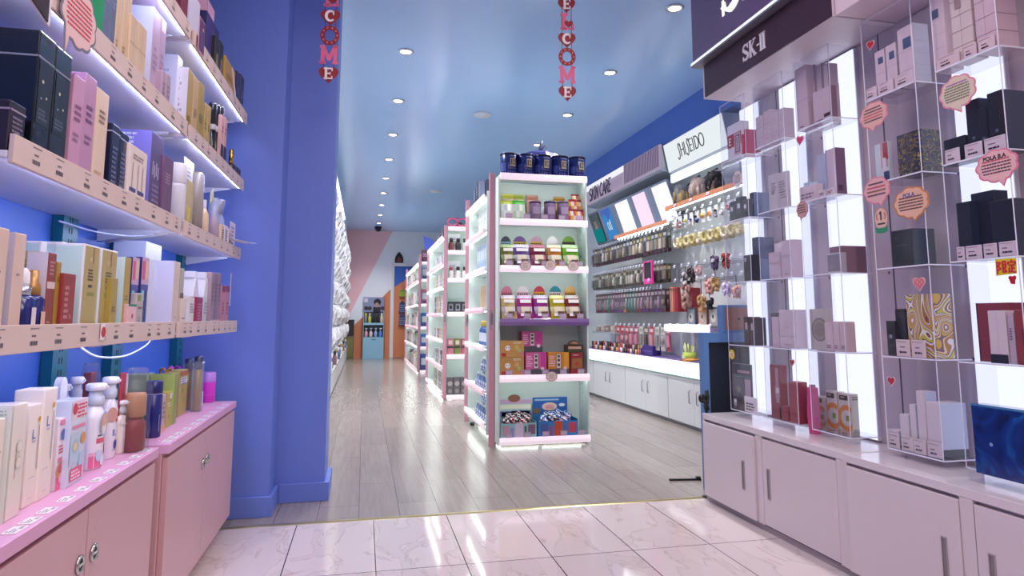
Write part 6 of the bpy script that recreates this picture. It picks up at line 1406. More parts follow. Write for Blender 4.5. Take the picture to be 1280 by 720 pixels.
for i, (px, py, zz, Yv) in enumerate(((716, 262, 0, 5.14), (725, 262, 0, 5.15), (717, 247, .09, 5.19), (726, 248, .09, 5.2), (719, 238, .165, 5.22))):
    p = Gx(px, py, Yv); pouch(p.x, Yv, z5 + zz, .085 if i < 4 else .07, .115 if i < 4 else .09, ('#8E1E2A', '#E0C8B8', '#C0505A', '#C9A040'), 'dark red snack bag heaped at the right end of the top snack shelf, %s' % ('bottom left', 'bottom right', 'middle left', 'middle right', 'topmost')[i])
# second lowest end shelf: cartons
z2 = .544
CT = [('O', 'f', .32, .55, .028, '#C87A2A'), ('O', 'f', .32, .55, .022, '#E6E2E0'), ('O', 'f', .28, .58, .004, '#2A2A2A'), ('O', 'f', .38, .58, .004, '#2A2A2A'), ('O', 'f', .7, .6, .02, '#C9A860'), ('O', 'f', .8, .4, .016, '#A8B070'), ('f', .06, .25, .05, .25, '#B0303A'), ('T', 'f', .55, .95, .92, 2, .06, '#E8E0C8'), ('f', .85, .98, .1, .3, '#C87A98')]
G(624.5, 655.5, 446.5, z2, .12, '#B88A4E', CT, 'sweets_box', 'tan sweets carton with a round white mark, lower of the stacked pair')
zlow = (Gx(640, 446.5).z)
G(624.5, 655.5, 426, zlow + .001, .12, '#C0904E', CT, 'sweets_box', 'tan sweets carton with a round white mark, upper of the stacked pair')
PKX = [('f', .38, .62, .30, .95, '#2A2A30'), ('f', .40, .60, .32, .93, '#D8C8C8'), ('f', .44, .56, .4, .52, '#4A4048'), ('f', .44, .56, .6, .72, '#4A4048'), ('f', .44, .56, .78, .88, '#4A4048'), ('f', .72, .95, .35, 1, '#C0388E'), ('f', 0, 1, 0, .28, '#4A4A54'), ('O', 'f', .8, .3, .014, '#D8CCD0'), ('T', 'f', .05, .35, .85, 5, .1, '#E8B8CC')]
G(656.5, 683.5, 440.5, z2, .10, '#CC5C94', PKX, 'sweets_box', 'pink sweets carton standing on the shelf between tan and orange cartons')
G(652, 678.5, 414.5, Gx(665, 440.5).z + .001, .09, '#B84E84', PKX, 'sweets_box', 'pink sweets carton stacked on top of another pink one', 5.135)
G(684.5, 712, 440.5, z2, .10, '#C8821E', [p if p[-1] != '#C0388E' else ('f', .75, .95, .35, 1, '#D89A30') for p in PKX], 'sweets_box', 'orange sweets carton with a dark foot')
G(713, 729, 441, z2, .10, '#8E2E34', [('f', .1, .9, .3, .75, '#9A6A3A'), ('O', 'f', .5, .5, .018, '#B04038'), ('T', 'f', .2, .8, .92, 1, .08, '#D8B0A8')], 'sweets_box', 'red sweets carton at the right end beside the orange one')
a = G(708, 729, 431, Gx(720, 441).z + .001, .08, '#3E2E28', [('f', .1, .9, .45, .8, '#C9A088'), ('f', .1, .9, .1, .3, '#4E5A3A')], 'sweets_box', 'dark sushi-print carton lying on the red carton', 5.13)
a = MB(); a.lathe([(.05, 0), (.052, .01), (.03, .028), (.008, .036)], M('#8A6A58', .4), (0, 0, 0), 20); tag(a.build('sweets_dome', None, (Gx(717, 431, 5.17).x, 5.17, Gx(718, 431, 5.13).z + .001)), 'brown domed lid resting on the dark sushi-print carton', 'lid')
# lowest end shelf: two open trays of candy packets with header cards
z1 = .068
def candy_tray(pl, pr, pt, col, col2, hp, hcol, hcols, label, hl, n, pack, plabel, grp):
    a0 = Gx(pl, pt); b0 = Gx(pr, pt); W = (b0.x - a0.x) * .97; H = a0.z - z1; cx = (a0.x + b0.x) / 2; D = .16
    t = thing('candy_tray', label, 'tray', (cx, Y1, z1))
    m = M(col, .4); a = MB()
    a.box(-W / 2, 0, 0, W / 2, .004, H, m); a.box(-W / 2, D - .004, 0, W / 2, D, H * 1.25, m); a.box(-W / 2, .0042, 0, -W / 2 + .004, D - .0042, H * 1.1, m); a.box(W / 2 - .004, .0042, 0, W / 2, D - .0042, H * 1.1, m); a.box(-W / 2 + .0042, .0042, 0, W / 2 - .0042, D - .0042, .004, m)
    prints(a, W, 0, H, [])
    for x0, x1, v0, v1, c_ in ((.06, .24, .2, .85, col2[0]), (.28, .36, .1, .7, col2[1]), (.40, .62, .05, .98, col2[2]), (.66, .72, .2, .8, col2[3]), (.76, .96, .25, .9, col2[4])):
        a.face([(-W / 2 + x0 * W, -.0008, v0 * H), (-W / 2 + x1 * W, -.0008, v0 * H), (-W / 2 + x1 * W, -.0008, v1 * H), (-W / 2 + x0 * W, -.0008, v1 * H)], M(c_, .4))
    a.build('tray', t)
    h0 = Gx(hp[0], hp[2], Y1 + D); h1 = Gx(hp[1], hp[2], Y1 + D); hz = h0.z - z1
    a = MB(); x0, x1 = h0.x - cx, h1.x - cx
    pts = [(x0, H), (x1, H), (x1, hz)] + ([(x0 + (x1 - x0) * (.5 + .3 * math.cos(q)), hz + .055 * math.sin(q)) for q in (0, .5, 1, 1.57, 2.1, 2.6, 3.14)] if hl else []) + [(x0, hz)]
    a.prism(pts, D + .0005, D + .004, M(hcol, .4))
    w_, hh = x1 - x0, hz - H
    for u0, u1, v0, v1, c_ in hcols: a.face([(x0 + u0 * w_, D - .0003, H + v0 * hh), (x0 + u1 * w_, D - .0003, H + v0 * hh), (x0 + u1 * w_, D - .0003, H + v1 * hh), (x0 + u0 * w_, D - .0003, H + v1 * hh)], M(c_, .4))
    if hl: a.prism([(x0 + w_ * (.45 + .2 * math.cos(q)), hz + .01 + .03 * math.sin(q)) for q in [i * PI / 7 for i in range(14)]], D - .001, D - .0004, M('#8A5A4A', .4)); 
    else:
        a.prism([(x0 + w_ * (.48 + .22 * math.cos(q)), H + hh * (.55 + .2 * math.sin(q))) for q in [i * PI / 8 for i in range(16)]], D - .0014, D - .0004, M('#E2C8B8', .4))
        strokes(a, [arc(-.62, 0, .2, .3, 0, 360), arc(.0, .02, .26, .34, 0, 360), arc(.62, 0, .2, .3, 0, 360)], .2, M('#D88AA0', .4), (x0 + w_ * .48, D - .0015, H + hh * .55), hh * .22, depth=.0004)
        a.prism([(x0 + w_ * (.12 + .1 * math.cos(q)), H + hh * (.35 + .16 * math.sin(q))) for q in [i * PI / 6 for i in range(12)]], D - .001, D - .0004, M('#7A6A4A', .4))
        a.prism([(x0 + w_ * (.84 + .09 * math.cos(q)), H + hh * (.62 + .08 * math.sin(q))) for q in [i * PI / 6 for i in range(12)]], D - .001, D - .0004, M('#E4ECF4', .4))
    a.build('header', t)
    r = random.Random(n)
    for i in range(n):
        px = cx - W / 2 + .05 + (W - .1) * ((i * .618) % 1); yy = Y1 + .03 + .10 * (((i * 7) % n) / n)
        c = pack[i % len(pack)]; L = .034
        a = MB(); rows = []
        for u, k in ((-1, .08), (-.8, .15), (0, 1), (.8, .15), (1, .08)): rows.append([(u * L, v * .022, k * .010 * (1 - v * v) + .001) for v in (-1, -.5, 0, .5, 1)])
        for j in range(4):
            for q in range(4):
                a.face([rows[j][q], rows[j + 1][q], rows[j + 1][q + 1], rows[j][q + 1]], M(c[(j + q) % len(c)], .15), True)
                a.face([(p[0], p[1], -p[2]) for p in (rows[j][q + 1], rows[j + 1][q + 1], rows[j + 1][q], rows[j][q])], M(c[0], .15), True)
        o = a.build('candy_packet', None, (px, yy, z1 + H * .72 + .05 * r.random() + (yy - Y1) * .32)); o.rotation_euler = (.5 + r.uniform(-.3, .5), r.uniform(-.5, .5), r.uniform(-1.2, 1.2))
        tag(o, plabel, 'candy', grp)
candy_tray(625, 671.5, 530, '#8CB4BC', ('#B88A9A', '#8A84C0', '#C9B8CC', '#4A5A4A', '#7A5A70'), (625, 664, 500), '#B8D8CE', ((0, 1, .1, .45, '#7A86C8'), (.05, .3, .1, .4, '#7AB03A'), (.35, .95, .2, .5, '#A8C0E0'), (.5, .9, .25, .45, '#6A7AC8'), (0, 1, .55, .75, '#E6ECD8'), (0, 1, .8, 1, '#C8A8CC')), 'pale aqua open tray with a rounded lilac header on the lowest end shelf', True, 22, (('#6A3A44', '#E6E0E2', '#3A3238'), ('#B0344A', '#E8E4E6', '#5A3A4A'), ('#3A3A44', '#DDE2E8', '#7A4A5A')), 'red, black and white candy packet heaped in the pale aqua tray', 'packets in the aqua tray')
candy_tray(672, 723, 527, '#2E78B8', ('#4A5A9A', '#8A4A6A', '#C0503A', '#5A6AA0', '#B8485A'), (666, 709, 497), '#2A66B4', ((.05, .75, .84, .92, '#9AC0E0'), (.1, .5, .06, .16, '#5A9AD0')), 'blue open tray with a square blue header on the lowest end shelf', False, 22, (('#2A4A9A', '#E4E8F0', '#6A8AC8'), ('#3A5AA8', '#D8DCE4', '#B8808A'), ('#4A7AC0', '#F0F0F4', '#2A3A6A')), 'blue and white candy packet heaped in the blue tray', 'packets in the blue tray')
# lace notes on the rails
def lace(px, py, lb):
    p = Gx(px, py, 5.066); a = MB()
    a.prism([((.050 if i % 2 else .044) * math.cos(i * PI / 20), (.042 if i % 2 else .037) * math.sin(i * PI / 20)) for i in range(40)], -.002, 0, M('#B08A8E', .5)); a.prism([(.040 * math.cos(i * PI / 14), .034 * math.sin(i * PI / 14)) for i in range(28)], -.0028, -.0021, M('#DCC8C0', .5))
    for k in range(4): a.face([(-.024, -.0034, .014 - k * .010), (.02 - .004 * (k % 2), -.0034, .014 - k * .010), (.02 - .004 * (k % 2), -.0034, .017 - k * .010), (-.024, -.0034, .017 - k * .010)], M('#8A9A7A' if k % 2 else '#A87A80', .5))
    tag(a.build('lace_note', None, p), lb, 'note')
lace(657, 332, 'round lace-edged note on the glowing rail, left of three'); lace(688, 331.5, 'round lace-edged note on the glowing rail, middle of three'); lace(716.5, 332.5, 'round lace-edged note on the glowing rail, right of three')
lace(689.5, 470.5, 'oval lace-edged note on the rail below the sweets cartons')

# goods on the left side of the front gondola
def row(n, y0, y1, X, z, mk, label, group):
    base = None
    for i in range(n):
        y = y0 + (y1 - y0) * i / max(1, n - 1)
        if base is None:
            base = mk((X, y, z)); tag(base, label, base.get('category', 'box'), group)
        else: dup(base, (X, y, z))
RL = PI / 2 * 3
def mk_carton(w_, d, h, col, ps, name, cat='box', rz=-PI / 2):
    def f(loc): return carton(loc, rz, w_, d, h, col, ps, name, 'x', cat)
    return f
ZS = [z - .0115 for z in S1]
row(5, 5.42, 5.82, 1.03, ZS[1], mk_carton(.085, .06, .22, '#D8E2DE', [('T', 'f', .2, .8, .6, 3, .05, '#A8B4B4'), ('f', 0, 1, .9, 1, '#C4D4CC')], 'bath_salt_box'), 'white carton on the top side shelf of the front gondola', 'white cartons on the gondola side')
row(6, 5.42, 5.88, 1.03, ZS[2], mk_carton(.075, .06, .235, '#B4CCE0', [('f', .1, .9, .4, .8, '#DCE8F0'), ('T', 'f', .2, .8, .3, 3, .05, '#6A8AB4')], 'bath_salt_box'), 'pale blue carton on the second side shelf of the front gondola', 'pale blue cartons on the gondola side')
row(5, 5.44, 5.72, 1.03, ZS[3], mk_carton(.05, .06, .20, '#E2D4B4', [('f', .7, 1, 0, 1, '#C88A3A'), ('T', 'f', .1, .6, .8, 4, .06, '#A88A6A')], 'toothpaste_box'), 'cream carton with an orange edge on the third side shelf', 'orange-edged cartons on the gondola side')
def mk_bottle(col, col2, name='spray_bottle', r=.03, h=.21):
    def f(loc): return bottle(loc, -PI / 2, name, 'x', [('body', [(r * .9, 0), (r, .004), (r, h * .62), (r * .4, h * .76)], M(col, .25)), ('label', [(r * 1.01, h * .15), (r * 1.015, h * .16), (r * 1.015, h * .5), (r * 1.01, h * .51)], M('#DCE4EE', .4)), ('cap', [(r * .42, h * .76), (r * .5, h * .78), (r * .5, h * .97), (r * .3, h)], M(col2, .3))])
    return f
row(5, 5.42, 5.78, 1.03, ZS[4], mk_bottle('#3A64B0', '#D8C04A'), 'blue bottle with a yellow cap on the fourth side shelf', 'blue bottles on the gondola side')
def mk_refill(loc):
    t = thing('refill_pouch', 'x', 'pouch', loc, -PI / 2)
    a = MB(); W, H = .08, .105
    for s in (-1, 1):
        pr = [(-W / 2, s * .022, 0), (W / 2, s * .022, 0), (W / 2, s * .014, H * .7), (W * .15, s * .002, H), (-W / 2, s * .004, H * .86)]
        a.face(pr if s < 0 else pr[::-1], M('#5A86D0', .25))
    a.face([(-W * .4, -.0235, H * .12), (W * .4, -.0235, H * .12), (W * .35, -.020, H * .55), (-W * .4, -.020, H * .55)], M('#D4E2F4', .3)); a.face([(-W * .3, -.0245, H * .2), (W * .2, -.0245, H * .2), (W * .2, -.0225, H * .36), (-W * .3, -.0225, H * .36)], M('#2A4EA8', .3))
    a.build('pouch', t)
    a = MB(); a.cyl(.009, H * .9, H * 1.08, M('#E8EEF6', .3), (W * .15, 0), 10); a.build('spout', t)
    return t
for zz, nm in ((ZS[5], 'second lowest side shelf'), (ZS[6], 'lowest side shelf')):
    row(6, 5.41, 5.88, 1.01, zz, mk_refill, 'blue refill pouch, lower row on the %s of the front gondola' % nm, 'blue pouches on the %s' % nm)
    a = MB(); a.box(-.27, -.02, 0, .27, .03, .006, clear('#DDE6F4', .5)); a.box(-.27, -.02, .0061, -.264, .03, .012, clear('#DDE6F4', .5))
    for s in (-.26, .26): a.box(s - .003, .0, -.12, s + .003, .02, -.0001, clear('#DDE6F4', .5))
    tag(a.build('riser_stand', None, (1.055, 5.645, zz + .121), -PI / 2), 'clear riser holding the upper pouches on the %s' % nm, 'stand')
    row(6, 5.41, 5.88, 1.06, zz + .1278, mk_refill, 'blue refill pouch, upper row on the %s of the front gondola' % nm, 'blue pouches on the %s' % nm)
# tall boxes on the gondola roof behind
for i in range(6):
    carton((1.05 + .06 * (i % 2), 6.25 - .13 * (i // 2), 2.031), -PI / 2, .06, .05, .22 + .02 * (i % 3), ('#5A6078', '#7A8298', '#484E64')[i % 3], [('T', 'f', .2, .8, .8, 4, .08, '#A8B0C4')], 'tall_box', 'slate grey tall box standing on the roof of the front gondola at its far end', 'box', 'tall boxes on the front gondola roof')
# goods on the second and third gondolas
TOY = ['#C49AA2', '#5A5A62', '#D8D8DC', '#A89484', '#9AA8B8', '#E0CCD0', '#8AA08A', '#C4BC94']
def small_jar(loc, c1, c2, r, h, label, group, rz=0):
    return bottle(loc, rz, 'cosmetic_jar', label, [('body', [(r * .92, 0), (r, .003), (r, h * .62), (r * .6, h * .7)], M(c1, .25)), ('cap', [(r * .62, h * .7), (r * .66, h * .72), (r * .66, h * .98), (r * .5, h)], M(c2, .3))], 'jar', group)
rq = random.Random(21)
nm6 = ['top', 'second', 'third', 'fourth', 'lowest']
for k, z in enumerate(E2[1:]):
    zz = z - .0115
    for i in range(3):
        x = 1.054 + .088 * i
        if k == 0: small_jar((x, 8.22, zz), rq.choice(('#8A4A4A', '#3A3236', '#C9C4C0')), '#3A2A2A', .036, .17, 'little round-bellied jar on the top end shelf of the second gondola', 'jars on the second gondola top')
        elif k == 1: small_jar((x, 8.22, zz), rq.choice(('#7A4A4A', '#E0D8D4', '#B8843A')), rq.choice(('#2A2428', '#B04A5A')), .034, .16, 'bottle on the second end shelf of the second gondola', 'bottles on the second gondola end')
        elif k == 2: carton((x, 8.23, zz), 0, .08, .06, .14, '#3A3C42', [('f', .15, .85, .2, .8, '#8A8E98'), ('f', .3, .7, .35, .65, '#2A2A30')], 'clock_box', 'dark boxed item on the third end shelf of the second gondola', 'box', 'dark boxes on the second gondola')
        elif k == 3: carton((x, 8.23, zz), 0, .078, .06, .20, ('#C87A8A', '#7A8A4A', '#C0607A')[i % 3], [('f', 0, 1, .42, .56, '#4A3A40'), ('f', .2, .8, .65, .9, '#E0D0C8')], 'gift_tin', 'colourful tall tin on the fourth end shelf of the second gondola', 'tin', 'tall tins on the second gondola')
        else: carton((x, 8.23, zz), 0, .082, .06, .22, '#6A666A', [('O', 'f', .5, .65, .03, '#B8B0B0'), ('O', 'f', .5, .25, .025, '#9A9094')], 'photo_box', 'grey box with two round pictures on the lowest end shelf of the second gondola', 'box', 'grey boxes on the second gondola')
    if k in (0, 1): carton((1.10, 8.33, zz), 0, .16, .02, .24, '#E4E4EA', [('T', 'f', .15, .85, .8, 6, .09, '#9A9AA8')], 'info_card', 'white printed card standing at the back of the %s end shelf, second gondola' % nm6[k], 'card')
S2 = [1.705, 1.40, 1.06, .73, .40, .08]
for k, z in enumerate(S2):
    for i in range(6):
        y = 8.50 + .19 * i
        carton((1.03, y, z - .0115), -PI / 2, .12, .08, .14 + .05 * ((i * 3 + k) % 3), TOY[(i + 2 * k) % 8] if k else ('#B8C0C8', '#8A929C', '#D0D4D8')[i % 3], [('f', .15, .85, .3, .7, '#E4E0E4'), ('T', 'f', .2, .8, .6, 2, .1, '#6A606A')], 'goods_box', 'assorted packed goods on side shelf %s of the second gondola' % ('one', 'two', 'three', 'four', 'five', 'six')[k], 'box', 'goods on side shelf %s of the second gondola' % ('one', 'two', 'three', 'four', 'five', 'six')[k])
# pink looped bow edging and black ornament on the second gondola
t = thing('lattice_board', 'pink looped header board on the roof of the second gondola', 'board', (1.28, 8.165, 2.1405))
a = MB()
for i in range(5):
    for s in (0, 1):
        c = (-.22 + .12 * i, .055)
        a.tube([(c[0] + .058 * math.cos(q), .006 * s, c[1] + .045 * math.sin(q)) for q in [j * PI / 7 for j in range(14)]], .010, M('#C85A86', .35), 6, True)
a.box(-.29, -.004, 0, .33, .014, .014, M('#A83A64', .4)); a.box(-.29, -.004, .098, .33, .014, .11, M('#A83A64', .4)); a.build('lattice', t)
a = MB(); a.lathe([(.03, 0), (.075, .02), (.06, .055), (.02, .075)], M('#1E1A20', .4), (0, 0, 0), 18); tag(a.build('black_hat', None, (1.17, 8.30, 2.141)), 'small black dome-shaped ornament behind the pink looped board', 'ornament')
for i in range(8): carton((1.06 + .07 * (i % 2), 8.6 + .22 * i, 2.0515), -PI / 2, .14, .06, .11 + .03 * (i % 3), ('#6A6A78', '#8A8E9C', '#5A5060', '#9A8A94')[i % 4], [('T', 'f', .2, .8, .7, 3, .1, '#B8BCC8')], 'roof_box', 'greyish box stored on the roof of the second gondola', 'box', 'boxes on the second gondola roof')
a = MB(); a.prism([(-.10, 0), (.10, 0), (.06, .10), (.0, .16), (-.13, .22)], -.01, .01, M('#4A5EC0', .35)); tag(a.build('blue_pennant', None, (1.0, 10.2, 2.053), -.3), 'blue pointed pennant at the far end of the second gondola roof', 'pennant')
nm3 = ['first', 'second', 'third', 'fourth', 'fifth']
for k, z in enumerate([1.70, 1.25, .84, .48, .06]):
    zz = z - .0115
    for i in range(2): carton((1.07 + .13 * i, 12.13, zz), 0, .12, .08, (.26, .28, .26, .24, .30)[k], ('#9AB0CC', '#C8889C', '#3A7AC8', '#4A86D0', '#3A5EA8')[k], [('f', .15, .85, .35, .75, '#E0E6EE'), ('f', .2, .8, .1, .25, '#5A4A80')], 'care_pack', 'tall pack on the %s end shelf of the third gondola' % nm3[k], 'pack', 'packs on the %s end shelf of the third gondola' % nm3[k])
    for i in range(12): carton((1.02, 12.5 + .27 * i, zz), -PI / 2, .16, .08, .18 + .05 * ((i + k) % 3), TOY[(i * 3 + k) % 8], [('f', .15, .85, .3, .7, '#E4E0E4')], 'goods_box', 'packed goods on the %s side shelf of the third gondola' % nm3[k], 'box', 'goods on the %s side shelf of the third gondola' % nm3[k])
carton((1.08, 12.16, 2.021), 0, .16, .08, .22, '#7A5A70', [('T', 'f', .2, .8, .7, 3, .1, '#D8C0CC')], 'roof_box', 'plum tinted box on the roof of the third gondola', 'box')
# ------------------------------------------------------------------ right back wall: signs, screens, shelves, hooks, counters
SGW = glow('#EEF6FA', .95 * LIGHTBOX); INK2 = M('#4A3238', .4); ALU = M('#B4B8C2', .3, .6)
def slanted(name_parts, y0, y1, z0, z1, xt, xb, m, depth=.04):
    """board leaning out at the top: outline in x-z pushed along the wall"""
    a = MB(); a.prism([(xb, z0), (xt, z0 + (z1 - z0)), (xt + depth, z1), (xb + depth, z0)], y1, y0, m, 'x' if False else 'y')
    return a
t = thing('brand_sign', 'white lit SHISEIDO sign box above the hair accessories on the right wall', 'sign', (3.03, 5.65, 2.5), RZ)
L = 1.16
a = MB(); a.prism([(.06, 0), (-.0, .30), (.26, .30), (.26, 0)], -L / 2, L / 2, ALU, 'x'); a.build('housing', t)
import_tilt = math.atan2(.06, .30)
pf = MB(); pf.box(-L / 2 + .006, -.006, .01, L / 2 - .006, -.001, .298, SGW)
p_ = pf.build('face_panel', t, (0, .058, .0)); p_.rotation_euler = (import_tilt, 0, 0)
lt = MB(); W_ = .014
S_ = [[(.40, .86), (.385, 1.0), (.32, 1.08), (.24, 1.04), (.19, .92), (.18, .78), (.22, .58), (.25, .40), (.24, .16), (.17, -.06), (.08, -.14), (.0, -.10), (-.03, .04)]]
def add_letters(mb, h, x):
    for ch, w_ in (('S', .5), ('H', .66), ('I', .3), ('S', .5), ('E', .54), ('I', .3), ('D', .68), ('O', .7)):
        o = (x, -.0075, .105)
        if ch == 'S': strokes(mb, S_, .085, INK2, o, h, 1.25)
        elif ch == 'H': strokes(mb, [[(.04, 0), (.04, 1)], [(.40, 0), (.40, 1)], [(.04, .5), (.40, .5)]], .085, INK2, o, h, 1.3)
        elif ch == 'I': strokes(mb, [[(.06, 0), (.06, 1)]], .085, INK2, o, h, 1.3)
        elif ch == 'E': strokes(mb, [[(.04, 0), (.04, 1)], [(.04, .03), (.32, .03)], [(.04, .5), (.28, .5)], [(.04, .97), (.32, .97)]], .085, INK2, o, h, 1.3)
        elif ch == 'D': strokes(mb, [[(.04, 0), (.04, 1)], [(.04, .97), (.16, .97)], [(.04, .03), (.16, .03)], arc(.16, .5, .28, .47, 90, -90, 12)], .085, INK2, o, h, 1.3)
        elif ch == 'O': strokes(mb, [arc(.27, .5, .26, .49, 0, 360, 22)], .085, INK2, o, h, 1.3)
        x += w_ * h * 1.0
    return x
add_letters(lt, .125, -L / 2 + .28)
l_ = lt.build('lettering', t, (0, .058, 0)); l_.rotation_euler = (import_tilt, 0, 0)
a = MB(); a.box(-L / 2, .07, -.10, L / 2, .10, -.012, glow('#E8F2FA', 1.3 * LIGHTBOX)); a.build('light_strip', t)
# canopy with SKIN CARE and striped boards
t = thing('canopy_sign', 'white canopy with SKIN CARE letters and purple pinstripes on the right wall', 'sign', (3.0, 7.44, 2.55), RZ)
L = 2.38
a = MB(); a.box(-L / 2, .02, .03, L / 2, .35, .27, ALU); a.prism([(.0, -.002), (.02, -.02), (.35, -.05), (.35, .03), (.025, .03)], -L / 2, L / 2, M('#A9B2C4', .35, .3), 'x'); a.build('housing', t)
a = MB(); a.box(-L / 2 + .005, -.002, .0, L / 2 - .005, .0198, .268, glow('#D4C4E4', .55 * LIGHTBOX))
for i in range(34):
    x = -L / 2 + 1.40 + i * .030
    if x < L / 2 - .02: a.box(x, -.004, .035, x + .013, -.0022, .262, M('#5E2E6E', .4))
for i in range(14): a.box(-L / 2 + .02 + i * .05, -.004, .062, -L / 2 + .026 + i * .05, -.0022, .15, M('#B49AC4', .4))
for i in range(14): a.box(-L / 2 + .72 + i * .045, -.004, .062, -L / 2 + .726 + i * .045, -.0022, .15, M('#B49AC4', .4))
a.build('striped_board', t)
a = MB(); a.box(-L / 2 + .005, -.004, .19, -L / 2 + 1.38, -.0022, .268, glow('#F4F2FF', 1.0 * LIGHTBOX)); a.build('light_strip', t)
a = MB()
def sans(mb, txt, h, x, o_y, z, m, wd=.13):
    G_ = {'S': ([arc(.25, .75, .22, .22, 30, 270, 10), arc(.25, .27, .24, .25, 90, -150, 10)], .6), 'K': ([[(.06, 0), (.06, 1)], [(.5, 1), (.08, .48)], [(.2, .6), (.52, 0)]], .62), 'I': ([[(.06, 0), (.06, 1)]], .24),
          'N': ([[(.06, 0), (.06, 1)], [(.06, 1), (.5, 0)], [(.5, 0), (.5, 1)]], .68), 'C': ([arc(.32, .5, .28, .48, 50, 310, 14)], .66), 'A': ([[(.0, 0), (.27, 1)], [(.27, 1), (.54, 0)], [(.1, .32), (.44, .32)]], .62),
          'R': ([[(.06, 0), (.06, 1)], [(.06, .97), (.26, .97)], arc(.26, .74, .2, .23, 90, -90, 8), [(.06, .51), (.26, .51)], [(.24, .5), (.5, 0)]], .6), 'E': ([[(.06, 0), (.06, 1)], [(.06, .03), (.44, .03)], [(.06, .52), (.38, .52)], [(.06, .97), (.44, .97)]], .54), ' ': ([], .22)}
    for ch in txt:
        g, w_ = G_[ch]; strokes(mb, g, wd, m, (x, o_y, z), h, .98, .004); x += w_ * h * .98
sans(a, 'SKIN CARE', .175, -L / 2 + .16, -.004, .035, M('#3A2E44', .4))
a.build('lettering', t)
# slanted light boards under the canopy
t = thing('sloped_backboard', 'grey blue sloped board behind the lit panels under the canopy', 'board', (3.02, 7.4, 2.0), RZ)
a = MB(); a.prism([(.15, 0), (.0, .43), (.03, .43), (.18, 0)], -1.22, 1.22, M('#77839C', .4), 'x'); a.build('board', t)
tl = math.atan2(.15, .43)
for yc, wd, c_, s_, lb in ((6.36, .34, '#F6F2FA', 1.15, 'white lit panel on the sloped board, nearest to the plush heads'), (6.90, .32, '#F4DCF2', 1.1, 'pink-tinted lit panel between two white lit panels'), (7.42, .36, '#F2F4FA', 1.15, 'white lit panel left of the pink-tinted panel')):
    t = thing('lit_board', lb, 'light board', (3.02, yc, 2.0), RZ)
    a = MB(); a.box(-wd / 2, -.016, .025, wd / 2, -.002, .43, glow(c_, s_ * LIGHTBOX)); o = a.build('diffuser', t, (0, .15, 0)); o.rotation_euler = (tl, 0, 0)
    a = MB(); a.box(-wd / 2 - .006, -.014, .018, wd / 2 + .006, -.001, .0248, ALU); o = a.build('ledge', t, (0, .15, 0)); o.rotation_euler = (tl, 0, 0)
t = thing('lit_poster', 'blue lit poster panel with pale curved shapes on the sloped board', 'poster', (3.02, 7.97, 2.0), RZ)
a = MB(); a.box(-.15, -.016, .025, .15, -.002, .43, glow('#4A98E0', .75 * LIGHTBOX)); a.prism([(-.15 + .30 * i / 8, .33 + .05 * math.sin(i * .9)) for i in range(9)] + [(.15, .43), (-.15, .43)], -.0172, -.0162, glow('#5A7AD8', .7)); 
strokes(a, [arc(-.3, 0, .25, .5, 0, 360, 14), arc(.35, 0, .25, .5, 0, 360, 14), [(.6, -.5), (.6, .8)]], .14, glow('#D8ECF8', .8), (0, -.0165, .20), .10, 1, .001)
o = a.build('lit_face', t, (0, .15, 0)); o.rotation_euler = (tl, 0, 0)
t = thing('lit_poster', 'dark poster panel with a teal lower half at the far end of the sloped board', 'poster', (3.02, 8.42, 2.0), RZ)
a = MB(); a.box(-.17, -.016, .025, .17, -.002, .43, M('#3C4C54', .25)); a.box(-.165, -.018, .03, .165, -.0165, .22, glow('#1E9A9E', .6)); a.prism([(-.06, .22), (.06, .22), (.04, .33), (-.05, .33)], -.0185, -.0165, M('#8E8478', .4))
o = a.build('face', t, (0, .15, 0)); o.rotation_euler = (tl, 0, 0)
# orange edged shelves
ORE = M('#D88A64', .35); SHW = M('#D4DCDC', .3)
def wood_shelf(y0, y1, z, x, label):
    t = thing('display_shelf', label, 'shelf', (x, (y0 + y1) / 2, z), RZ); Ln = y1 - y0
    a = MB(); a.box(-Ln / 2, .012, -.012, Ln / 2, 3.345 - x, 0, SHW); a.build('board', t)
    a = MB(); a.box(-Ln / 2, -.002, -.022, Ln / 2, .0118, .022, ORE); a.build('edge', t, bevel=.003)
    a = MB(); a.box(-Ln / 2 + .03, .03, -.020, Ln / 2 - .03, .045, -.0122, glow('#EAFBFF', 18)); a.build('light_strip', t)
wood_shelf(4.6, 6.17, 2.11, 3.0, 'orange-edged shelf carrying the plush wig heads under the lit sign box')
wood_shelf(6.19, 7.62, 1.985, 3.01, 'orange-edged shelf below the row of sloped lit panels')
# wig heads / plush caps
def wig(y, c1, c2, c3, label, hat=False):
    t = thing('wig_head', label, 'wig', (3.10, y, 2.111), RZ); r = random.Random(int(y * 100))
    a = MB(); a.cyl(.055, 0, .04, M('#D8C6BC', .5), seg=16); a.ball((0, 0, .11), (.065, .07, .085), M('#D0B49E', .5)); a.build('head', t)
    a = MB()
    for i in range(60):
        q = 2 * PI * r.random(); v = r.random()
        x, y_ = .068 * math.cos(q) * (1 - v * .5), .072 * math.sin(q) * (1 - v * .4) 
        z = .12 + .10 * v
        if y_ < -.05 and v < .3 and abs(x) < .03: continue
        a.tube([(x, y_, z), (x * 1.25, y_ * 1.2, z - .03), (x * 1.3, y_ * 1.25, z - .08 - .04 * r.random())], [.016, .018, .007], M(c1 if r.random() < .6 else c2, .6), 6)
    a.ball((0, .005, .165), (.078, .08, .06), M(c3, .6)); a.build('hair', t)
wig(6.0, '#8A8A90', '#C8A458', '#77757E', 'grey and blond wig head at the left of the orange-edged shelf')
wig(5.66, '#C9B6B0', '#A98A80', '#BCA8A4', 'pale ash wig head in the middle of the orange-edged shelf')
wig(5.36, '#1C181C', '#2E2428', '#1A161A', 'black wig head on the orange-edged shelf next to the case')
